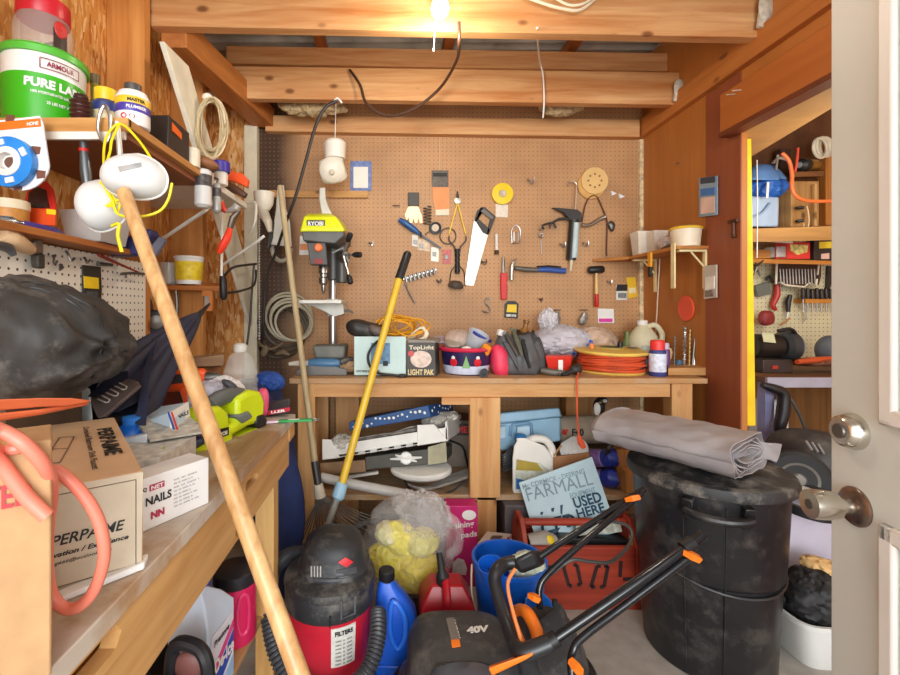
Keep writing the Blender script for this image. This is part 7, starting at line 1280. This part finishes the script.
t=T('trowel_tool','pale wooden handled scraper hanging across the white panel','scraper',Lw(18,245,.05)); fin('handle',B().tube([P(2,234,1.03),P(10,238,1.05),P(20,244,1.08),P(30,250,1.12)],[.016,.022,.020,.014],14,3),M('#d8b48c',.5),t); fin('blade',B().tube([P(-4,245,1.0),P(8,248,1.03),P(14,256,1.04)],[.010,.012,.006],8,3),M('#6a6a6e',.35,.7),t)
t=T('adjustable_wrench','steel adjustable wrench with dark grip hanging on the white panel','wrench',Lw(34,255,.02)); fin('head',B().poly([Lw(28,242,.01),Lw(33,238,.01),Lw(38,241,.01),Lw(38,254,.01),Lw(30,254,.01)],(.016,0,0)),M('#8a8278',.35,.6),t,bevel=.004); fin('grip',B().poly([Lw(30,254,.008),Lw(38,254,.008),Lw(38,269,.008),Lw(31,268,.008)],(.02,0,0)),M('#3a342e',.5),t,bevel=.004)
S('long_screwdriver',B().tube([Lw(99,255,.03),Lw(112,261,.03),Lw(140,273,.03)],[.0055,.0055,.003],8),M('#8c3024',.45),'long dark red rod hanging across the white panel','screwdriver')
S('bolt',B().tube([Lw(98,264,.02),Lw(112,265,.02)],[.007,.005],8),DSTEEL,'short black bolt on a peg below the red rod','bolt')
def lhook(px,py,lb,dx=4,dy=6): S('peg_hook',B().tube([Lw(px,py,.003),Lw(px+1,py,.02),Lw(px+dx,py+dy,.03),Lw(px+dx+3,py+dy-3,.03)],.0035,6,3),DSTEEL,lb,'hook','bare hooks on the white panel')
lhook(53,256,'bare hook left of the middle of the white panel',1,8); lhook(66,252,'larger bare hook in the middle of the white panel',5,9); lhook(84,258,'bare hook above the black and yellow card',3,5); lhook(60,265,'lowest bare hook beside the adjustable wrench',0,5)
b=B(); b.tube([Lw(121,274,.03),Lw(132,273,.03),Lw(144,274,.03)],.005,6,3); b.tube([Lw(126,273,.03),Lw(126,278,.03)],.004,6); S('bar_hook',b,DSTEEL,'multi prong steel hook at the far edge of the white panel','hook')
t=T('caster_wheel','black caster wheel hanging beside the white panel','caster',P(156,320,1.9)); fin('wheel',B().lathe([(.03,-.015),(.046,-.016),(.05,-.008),(.05,.008),(.046,.016),(.03,.015)],P(156,322,1.86),(.5,-1,0),24),BLK,t); fin('hub',B().lathe([(.031,-.012),(.028,.02),(.012,.024),(.001,.024)],P(156,322,1.86),(.5,-1,0),18),M('#8a8680',.4,.4),t); fin('stem',B().tube([P(150,300,1.9),P(152,310,1.89),P(154,320,1.88)],.007,8),DSTEEL,t)
b=B(); b.tube([P(144,278,1.88),P(146,292,1.88),P(151,306,1.88),P(152,320,1.88),P(150,334,1.88),P(147,345,1.88)],.009,8,4); S('curved_tool',b,M('#5a4a40',.45,.4),'dark curved tool hanging at the edge of the white panel','tool'); b=B(); b.tube([P(147,330,1.86),P(142,348,1.86)],.004); S('brass_rod',b,M('#c0a070',.35,.5),'thin brass rod below and beside the caster wheel','rod')
# small corner shelf with tubs
t=T('corner_shelf','small wooden shelf with square end on the left wall beyond the pole','shelf',P(193,288,2.15)); CS=wood('#c87a36','#96541e','x'); fin('board',B().hexa([P(166,290,2.08),P(220,291,2.08),P(222,288,2.24),P(178,287,2.24)],[P(166,285,2.08),P(220,286,2.08),P(222,283,2.24),P(178,283,2.24)]),CS,t,bevel=.002)
b=B(); 
for q in ((204,211,289,312),): 
    b.flat([(204,290),(214,290),(214,311),(204,311),(204,307),(211,307),(211,296),(204,296)],2.1,.02)
fin('square_end',b,M('#cf7a38',.5),t); fin('insert',B().flat([(205,296),(211,296),(211,307),(205,307)],2.1,.006),M('#b8b0a4',.4,.4),t)
fin('rod',B().tube([P(176,288,2.1),P(177,303,2.1),P(177,318,2.1)],.008,8),DSTEEL,t)
zc_=P(0,284.8,2.12).z
def tubc(name,label,px,top,w,parts,Y=2.13):
    c=V((X(px,Y),Y,Zh(284.6,Y))); r=w/2/F*Y; h=Zh(top,Y)-c.z; t=T(name,label,'tub',c)
    for nm,pr,m in parts(r,h): fin(nm,B().lathe(pr,c,n=28),m,t)
tubc('parts_tub','clear tub with bare sides on the corner shelf',169,263,19,lambda r,h: (('body',[(.001,0),(r*.8,0),(r,h),(r*.92,h),(r*.75,.006),(.001,.006)],glass('#d8d4cc',.5)),('contents',[(.001,.007),(r*.74,.007),(r*.8,h*.4),(.001,h*.45)],M('#a89c90',.5,n=.4,sc_=60))))
tubc('parts_tub','white tub with yellow label on the corner shelf',189,257,27,lambda r,h: (('body',[(.001,0),(r*.86,0),(r,h),(r*.95,h),(.001,h-.01)],WHT),('label',[(r*.885,h*.15),(r*.905,h*.17),(r*.985,h*.8),(r*.96,h*.82)],M('#f0d030',.45,n=.2,sc_=40)),('rim',[(r,h-.012),(r*1.04,h-.01),(r*1.04,h),(r,h)],WHT)))
# ================================================================== beyond the doorway
YA=2.62
WA=wood('#b8864c','#7c5224','x')
t=T('upper_rack_shelf','upper wooden shelf seen through the doorway','shelf',P(790,232,2.5)); fin('board',B().hexa([P(744,238,2.40),P(838,233,2.40),P(838,230,2.77),P(752,231,2.77)],[P(744,230,2.40),P(838,226,2.40),P(838,224,2.77),P(752,225,2.77)]),WA,t,bevel=.002)
fin('front_lip',B().hexa([P(744,242,2.39),P(838,240,2.39),P(838,240,2.41),P(744,242,2.41)],[P(744,229,2.39),P(838,226,2.39),P(838,226,2.41),P(744,229,2.41)]),wood('#c49456','#8a6030','x'),t); fin('support_bar',B().tube([P(747,242,2.42),P(760,240,2.42),P(792,242,2.42)],.008,8),M('#d8d4c8',.4,.3),t)
t=T('lower_rack_shelf','lower wooden shelf above the tool panel seen through the doorway','shelf',P(790,260,2.6)); fin('board',B().hexa([P(744,263,2.55),P(838,265,2.55),P(838,262,2.77),P(744,261,2.77)],[P(744,258.5,2.55),P(838,261,2.55),P(838,258,2.77),P(744,256,2.77)]),wood('#d08c3c','#9c5e20','x'),t,bevel=.002)
t=T('white_bin','pale blue square bin on the upper rack shelf','bin',P(763,226,2.6)); fin('bin',B().hexa([P(747,227,2.5),P(778,227,2.5),P(778,225,2.7),P(750,225,2.7)],[P(745,196,2.5),P(779,197,2.5),P(778,198,2.7),P(748,198,2.7)]),M('#a9c0dc',.4,n=.15,sc_=8),t,bevel=.01); fin('handle_band',B().tube([P(750,217,2.49),P(762,213,2.485),P(770,203,2.49)],.006,8,4),M('#8aa4c4',.4),t)
S('blue_coat',B().loft([[P(768+w*math.cos(a)-4,y+h*math.sin(a)*.0,2.56+d*math.sin(a)) for a in [2*PI*j/24 for j in range(24)]] for w,y,d,h in ((22,180,.10,0),(23,178,.10,0),(17,171,.08,0),(11,166,.06,0),(4,164,.03,0))]),M('#5b86c0',.6,n=.2,sc_=9),'blue domed cover resting over the pale bin','cover')
S('bright_blue_tarp',B().ell(P(766,189,2.55),(.10,.08,.06),n=28,lump=.3,sc_=14,seed=6,ridge=.4),M('#1f62bc',.5,n=.2),'bright blue folded sheet on top of the pale bin','sheet'); S('white_strap',B().bar(P(768,182,2.46),P(767,198,2.46),.012,.004,(0,1,0)),WHT,'white strap over the bright blue sheet','strap')
t=T('drawer_box','narrow wooden box with two black knobs on the upper rack shelf','box',P(803,226,2.6)); fin('box',B().bb(X(791,2.6),X(819,2.6),2.6,2.75,Zh(229,2.6),Zh(181,2.6)),wood('#c89a60','#94642c','z'),t,bevel=.003)
for py in (208,221): fin('knob',B().tube([P(796,py,2.6),P(799,py,2.57),P(804,py-.5,2.56)],[.006,.010,.008],10),BLK,t)
S('light_wood_strip',B().bar(P(814.5,184,2.57),P(814.5,226,2.57),.012,.014,(0,1,0)),wood('#e2c08a','#b88a4c','z'),'pale wood strip standing in front of the knobbed box','strip')
S('upright_post',B().bar(P(825,140,2.68),P(825,228,2.68),.04,.05,(0,1,0)),wood('#c8843c','#94581e','z'),'wooden upright at the right of the rack','post'); 
S('dark_upright',B().bar(P(783,150,2.72),P(783,230,2.72),.06,.04,(0,1,0)),M('#3c2414',.6),'dark upright behind the orange hose','post')
S('small_top_shelf',B().hexa([P(793,177,2.5),P(824,176,2.5),P(824,175,2.75),P(795,175,2.75)],[P(793,172,2.5),P(824,171,2.5),P(824,170,2.75),P(795,170,2.75)]),wood('#7c4c24','#54300f','x'),'small dark shelf under the black lantern','shelf')
t=T('black_lantern','black and brass lantern lying on the small dark shelf','lantern',P(808,170,2.55)); fin('drum',B().tube([P(799,165,2.5),P(801,165,2.5),P(806,165,2.52)],[.025,.034,.034],18),BLK,t); fin('lens',B().tube([P(798,165,2.485),P(800,165,2.5)],[.014,.02],14),M('#9aa4ac',.2,.4),t); fin('brass_end',B().tube([P(806,165,2.52),P(814,165,2.55),P(817,165,2.56)],[.032,.03,.022],18),M('#a8803c',.3,.6),t)
b=B(); b.torus(P(820,148,2.55),.055,.008,(.3,-1,0),26,8); b.torus(P(823,147,2.58),.055,.008,(.3,-1,0),26,8); b.torus(P(826,147,2.62),.055,.008,(.3,-1,0),26,8); S('white_roll',b,M('#d8d0bc',.5),'pale coiled roll hanging high at the right of the rack','coil')
S('orange_air_hose',B().tube([P(782,153,2.4),P(789,161,2.4),P(792,175,2.4),P(792,188,2.4),P(797,197,2.4),P(810,201,2.4),P(835,201,2.4)],.009,10,6),M('#e8743a',.45),'orange hose curving in front of the rack','hose'); S('red_lead',B().tube([P(798,148,2.45),P(797,160,2.45),P(795,172,2.45)],.006,8,3),M('#d84a2c',.45),'red lead hanging above the small dark shelf','cable')
S('hanging_string',B().tube([P(757,160,2.3),P(757.5,200,2.3),P(757,258,2.3)],.0025,6),WHT,'thin white string hanging in front of the pale bin','string'); b=B(); b.tube([P(807,206,2.45),P(809,220,2.45),P(806,240,2.45)],.003,6,4); b.tube([P(804,223,2.45),P(803,240,2.45)],.002,6); S('twine',b,M('#d8c8a0',.6),'loose twine hanging from the knobbed box','string')
b=B(); b.tube([P(773,163,2.5),P(779,158,2.5),P(788,160,2.5)],.008,8,4); b.tube([P(778,155,2.5),P(776,170,2.5)],.006); S('steel_fitting',b,M('#b4b0a8',.35,.6),'steel pipe fitting above the blue cover','fitting')
t=T('red_carton','red carton with yellow print on the lower rack shelf','box',P(790,258,2.6)); fin('carton',B().hexa([P(775,259,2.56),P(810,259,2.56),P(810,258,2.7),P(779,258,2.7)],[P(775,241.5,2.56),P(810,242.5,2.56),P(810,243,2.7),P(779,243,2.7)]),M('#d0342c',.5,n=.06),t,bevel=.002); fin('print_panel',B().flat([(790,244.5),(808,245),(807,252),(797,255),(790,250)],2.56,.002),M('#d8c878',.5,n=.5,sc_=50),t); fin('dark_side',B().flat([(775,242),(787,242),(787,259),(775,259)],2.56,.0015),M('#a82420',.5),t)
t=T('black_carton','black carton with yellow label on the lower rack shelf','box',P(824,259,2.6)); fin('carton',B().bb(X(814,2.56),X(836,2.56),2.56,2.7,Zh(260,2.56),Zh(240,2.56)),M('#2e2622',.5),t,bevel=.002); fin('label',B().flat([(819,242),(834,241.5),(834,248),(819,248.5)],2.56,.002),M('#e8c82c',.5),t); fin('pink_mark',B().flat([(821,254),(829,253),(829,259),(821,259)],2.56,.002),M('#dcb4a8',.5),t)
S('glass_jar',B().lathe([(.001,0),(.05,0),(.05,.06),(.001,.062)],P(775,258,2.6),n=18),glass('#c8d4d0',.5),'low clear jar on the lower rack shelf','jar'); S('wood_tray',B().bb(X(747,2.6),X(772,2.6),2.58,2.72,Zh(258.5,2.6),Zh(250,2.6)),wood('#c88a44','#94581e','x'),'wooden tray at the left of the lower rack shelf','tray')
b=B(); rnd=random.Random(6)
for i in range(12): a=rnd.uniform(0,6.28); r=rnd.uniform(.02,.07); c=P(757,266,2.5); b.tube([c,c+V((r*math.cos(a),rnd.uniform(-.03,.03),r*math.sin(a)*1.0))],[.008,.004],6)
S('key_bunch',b,M('#5c544c',.35,.6),'bunch of dark metal hardware hanging under the lower rack shelf','hardware')
YP=2.77
def at_(pts,Y,th): return B().flat(pts,Y,th)
t=T('tool_roll','brown tool roll with white binding hanging on the far tool panel','tool roll',P(797,275,2.7)); fin('cloth',at_([(777,262),(818,264),(818,276),(816,285),(809,283),(804,287),(785,285),(780,282),(776,284),(777,272)],2.72,.02),M('#4c3224',.7,n=.2),t); fin('binding',B().tube([P(x,y,2.70) for x,y in ((777,261),(776,284),(780,282),(785,285),(804,287),(809,283),(816,285),(819,263))],.006,6),M('#e4dcc8',.6),t); fin('strap',at_([(777,272),(818,275),(818,279),(777,277)],2.70,.006),M('#2a1c16',.6),t); fin('top_hem',at_([(778,259),(820,261.5),(820,264),(778,262)],2.70,.012),M('#6a4630',.7),t)
for i in range(12): x=780+i*3.1; fin('tool_shank',B().tube([P(x,269,2.695),P(x+.8,284,2.695)],.004,6),M('#a8a098',.35,.6),t)
t=T('screwdriver_rack','wooden rack of screwdrivers on the far tool panel','rack',P(817,300,2.7)); fin('rail',B().bb(X(801,2.72),X(834,2.72),2.69,2.77,Zh(303,2.7),Zh(299,2.7)),wood('#d8943c','#a8641c','x'),t)
sd=T('screwdriver','black handled screwdriver leftmost in the far rack','screwdriver',P(803,300,2.70),'screwdrivers in the far rack'); fin('handle',B().tube([P(803,299,2.70),P(803,296,2.7),P(803,290,2.7),P(803,288,2.7)],[.008,.012,.012,.008],10),M('#2c2420',.4),sd); fin('shank',B().tube([P(803,299,2.70),P(803,312,2.70)],.0035,6),STEEL,sd)
for i in range(6):
    dup(sd,P(803+4.6*(i+1),300+(i%2)*.8,2.70),['second','third','fourth','fifth','sixth','rightmost visible'][i]+' black handled screwdriver in the far rack')
t=T('red_snips','red handled snips hanging on the far tool panel','snips',P(775,295,2.75)); fin('body',B().tube([P(777,284,2.74),P(777,295,2.74),P(773,305,2.74),P(776,310,2.74)],[.012,.018,.014,.010],10,3),M('#b02824',.45),t); fin('blade',B().tube([P(773,283,2.74),P(769,276,2.74),P(766,281,2.74)],[.008,.008,.004],8,3),BLK,t)
S('dark_tape',at_([(752,286),(765,282),(768,294),(755,297)],YP,.03),M('#6a6e66',.5),'grey square tin on the far tool panel','tin',bevel=.004)
t=T('black_knife','black handled knife hanging on the far tool panel','knife',P(788,305,2.75)); fin('handle',B().tube([P(790,295,2.74),P(788,302,2.74),P(788,312,2.74)],[.012,.016,.010],10),BLK,t); fin('blade',B().tube([P(788,312,2.74),P(787,318,2.74)],[.006,.003],8),STEEL,t)
S('red_pouch',B().ell(P(767,318,2.68),(.045,.03,.05),n=20,lump=.2,seed=3,e=.8),M('#8c2c2c',.6,n=.3,sc_=30),'dark red pouch hanging above the bench grinder','pouch')
S('hanging_square',at_([(826,266),(831,266),(832,276),(828,290),(825,290)],YP,.012),M('#2e2c2a',.45),'dark square hanging at the right of the far tool panel','tool'); S('chain',B().tube([P(804,306,2.74),P(807,316,2.74),P(803,322,2.74)],.004,6,4),STEEL,'short chain hanging below the screwdriver rack','chain')
b=B(); b.tube([P(790,318,2.74),P(786,322,2.74),P(780,325,2.74)],.005,6); S('brass_nozzle',b,M('#c89050',.35,.5),'small brass nozzle above the grinder','nozzle')
# far bench with grinder
t=T('far_workbench','rough workbench seen through the doorway','workbench',P(790,370,2.5)); fin('top',B().bb(1.85,3.0,2.25,2.775,.835,.862),wood('#8a5c38','#5c3a1e','x',stain='#6a4a34'),t); fin('front_edge',B().bb(1.85,3.0,2.235,2.25,.815,.864),M('#a8a4b4',.6,n=.1),t); fin('post',B().bb(1.86,1.905,2.26,2.31,0,.835),M('#8c92bc',.6,n=.12),t); fin('post',B().bb(2.9,2.95,2.26,2.31,0,.835),M('#8c92bc',.6,n=.12),t)
c=P(772,345,2.45); t=T('bench_grinder','black bench grinder with pale label on the far workbench','grinder',(c.x,c.y,.862)); fin('motor',B().tube([P(752,346,2.45),P(754,346,2.45),P(776,346,2.45),P(779,346,2.45)],[.055,.066,.066,.05],24),M('#1e1c1c',.3),t); fin('label',B().poly([P(x,y,2.38) for x,y in ((762,333),(774,334),(776,343),(764,342))],(0,.004,0)),M('#c8c8a0',.5),t); fin('wheel_guard',B().tube([P(780,346,2.46),P(783,346,2.46),P(791,346,2.46)],[.06,.082,.082],24),M('#34383c',.4),t); fin('grinding_wheel',B().tube([P(791,346,2.46),P(794,346,2.46)],[.07,.07],24),M('#6e7a84',.7),t); fin('eye_shield',B().tube([P(778,331,2.4),P(790,329,2.4),P(795,333,2.42)],.010,8,3),BLK,t); fin('base',B().bb(c.x-.09,c.x+.07,2.4,2.52,.862,.935),M('#3a2c28',.5),t,bevel=.006); fin('red_switch',B().box((c.x-.03,2.397,.895),(.03,.008,.018)),M('#b03428',.4),t)
S('wood_shavings',B().ell(P(815,362,2.45),(.12,.10,.02),n=30,lump=.5,sc_=25,seed=4,flatz=.8625),M('#7a4c34',.8,n=.4),'low pile of brown scraps on the far workbench','scraps'); S('orange_scraper',B().tube([P(797,362,2.33),P(815,360,2.36),P(832,358,2.40)],[.012,.016,.010],10),M('#c8542c',.5),'orange handled tool lying on the far workbench','tool'); S('blue_bag',B().ell(P(830,349,2.55),(.06,.06,.08),n=22,lump=.2,seed=6,flatz=.8625),M('#5c6068',.6),'grey cloth bundle at the right of the far workbench','bundle')
t=T('white_jug','white jug with black cap under the far workbench','jug',(2.02,2.42,0)); jx=X(768,2.42); fin('body',B().loft([[V((jx+sx*w,2.42+sy*d,z)) for sx,sy in ((-1,-1),(1,-1),(1,1),(-1,1))] for w,d,z in ((.06,.06,.35),(.062,.062,.36),(.062,.062,.69),(.045,.045,.72),(.03,.03,.725))]),M('#dfe2e2',.4,n=.04),t,bevel=.015); fin('cap',B().lathe([(.03,0),(.032,.006),(.032,.03),(.001,.034)],(jx,2.42,.722),n=16),BLK,t); S('jug_stand',B().bb(jx-.09,jx+.09,2.36,2.5,0,.349),M('#4a4038',.6),'dark box under the white jug in the far room','box')
S('vacuum_hose',B().tube([P(762,385,2.2),P(772,388,2.2),P(783,394,2.2),P(783,412,2.2),P(780,430,2.2),P(788,446,2.2)],[.012,.022,.026,.028,.024,.02],12,6),M('#201e20',.4),'black ribbed hose arching under the far workbench','hose'); S('grey_lead',B().tube([P(780,388,2.22),P(790,398,2.2),P(800,416,2.2),P(806,432,2.2)],.007,8,5),M('#4c4a44',.5),'grey lead sweeping down under the far workbench','cable')
c=P(812,468,1.95); t=T('wheeled_machine','grey black wheeled garden machine standing in the far room','machine',(c.x,c.y,.0)); fin('housing',B().ell(P(813,462,2.0),(.15,.16,.14),(0,.1,.3),n=36,e=.75),M('#3a3636',.5,n=.12,dust=.2),t,smooth=70)
hz=P(797,478,1.86); ax=V((-.55,-1,.05)); fin('wheel',B().lathe([(.07,-.03),(.10,-.035),(.112,-.02),(.112,.02),(.10,.03),(.07,.028)],hz,ax,32),M('#201f20',.6),t); fin('wheel_rim',B().lathe([(.072,.01),(.068,.03),(.03,.022),(.02,.035),(.001,.036)],hz,ax,28),M('#77736c',.4,.3),t)
for k in range(4): fin('vent_rib',B().tube([P(806+k*6,441+k*1.5,1.89),P(812+k*6,450+k*2,1.86)],.005,6),M('#8a8686',.5),t)
fin('leg_stand',B().bb(c.x-.03,c.x+.22,c.y-.02,c.y+.2,.0,.45),M('#2a2828',.6),t)
S('white_tray',B().hexa([P(786,487,1.80),P(828,499,1.74),P(830,494,1.84),P(800,482,1.92)],[P(786,485,1.80),P(828,496,1.74),P(830,490,1.84),P(800,479,1.92)]),M('#d6d0c4',.5),'pale flat tray beside the wheeled machine','tray'); b=B()
for i in range(4): b.torus(P(806,497+i*2,1.75),.11,.009,(0,-.2,1),26,6)
S('black_cable_coil',b,BLK,'coiled black cable on the boxes in the far room','cable')
S('pale_carton',B().bb(X(783,1.75),X(846,1.75),1.75,1.95,0,Zh(508,1.75)),M('#c2bccc',.6,n=.06),'large pale carton standing behind the white tub in the far room','box',bevel=.004)
c=V((X(812,1.62),1.60,-.004)); t=T('white_tub','white plastic tub full of cloth and netting on the far floor','tub',c); fin('body',B().loft([[c+V((math.copysign(abs(math.cos(a))**.4,math.cos(a))*w,math.copysign(abs(math.sin(a))**.4,math.sin(a))*d,z)) for a in [2*PI*j/36 for j in range(36)]] for w,d,z in ((.12,.10,0),(.13,.11,.02),(.145,.12,.14),(.155,.13,.145),(.155,.13,.16),(.145,.12,.16),(.13,.105,.05))]),M('#d8d8d4',.4,n=.03),t,smooth=50)
S('black_netting',B().ell(c+V((-.04,-.02,.19)),(.10,.09,.10),(0,.2,0),n=36,lump=.25,sc_=16,seed=5,ridge=.5),M('#1c1b1d',.6,n=.5,sc_=120),'black plastic netting heaped in the white tub','netting'); S('tan_cloth',B().ell(c+V((.06,.01,.26)),(.085,.07,.04),(0,.35,0),n=32,lump=.35,sc_=18,seed=9,ridge=.6),M('#d8ae74',.7,n=.12),'tan cloth lying over the black netting in the white tub','cloth')
S('floor_board',B().bb(1.47,2.4,1.33,1.42,-.0035,.012),wood('#8a5a44','#5c3a28','x'),'brown plank lying on the floor inside the doorway','plank')
# ================================================================== light and camera
w=bpy.data.worlds.new('daylight'); sc.world=w; w.use_nodes=True; bg=w.node_tree.nodes['Background']; bg.inputs[0].default_value=(.93,.98,1.0,1); bg.inputs[1].default_value=2.3
def light(name,type_,loc,energy,color=(1,1,1),size=.1,rot=(0,0,0),**k):
    l=bpy.data.lights.new(name,type_); l.energy=energy; l.color=color
    if type_=='AREA': l.size=size; l.shape='RECTANGLE'; l.size_y=k.get('sy',size)
    elif type_=='POINT': l.shadow_soft_size=size
    o=bpy.data.objects.new(name,l); COL.objects.link(o); o.location=loc; o.rotation_euler=rot; return o
light('bulb_light','POINT',(.168,1.62,2.20),12,(1,.9,.74),.06)
light('annex_fill','POINT',(2.0,1.7,1.75),16,(1,.9,.72),.08)  # unseen point light added to brighten the annex; no fixture hangs there
light('door_daylight','AREA',(.2,-3.0,1.6),125,(.96,.99,1),2.0,(math.radians(88),0,0),sy=1.8)
cam=bpy.data.cameras.new('camera'); co=bpy.data.objects.new('camera',cam); COL.objects.link(co)
co.location=(0,0,CZ); co.rotation_euler=(PI/2,0,0); cam.sensor_width=36; cam.lens=18; cam.shift_x=55/900; cam.shift_y=-27.5/900; cam.clip_start=.03
sc.camera=co
sc.view_settings.view_transform='Standard'; sc.view_settings.look='None'; sc.view_settings.gamma=1; sc.view_settings.exposure=.08; sc.view_settings.use_curve_mapping=False
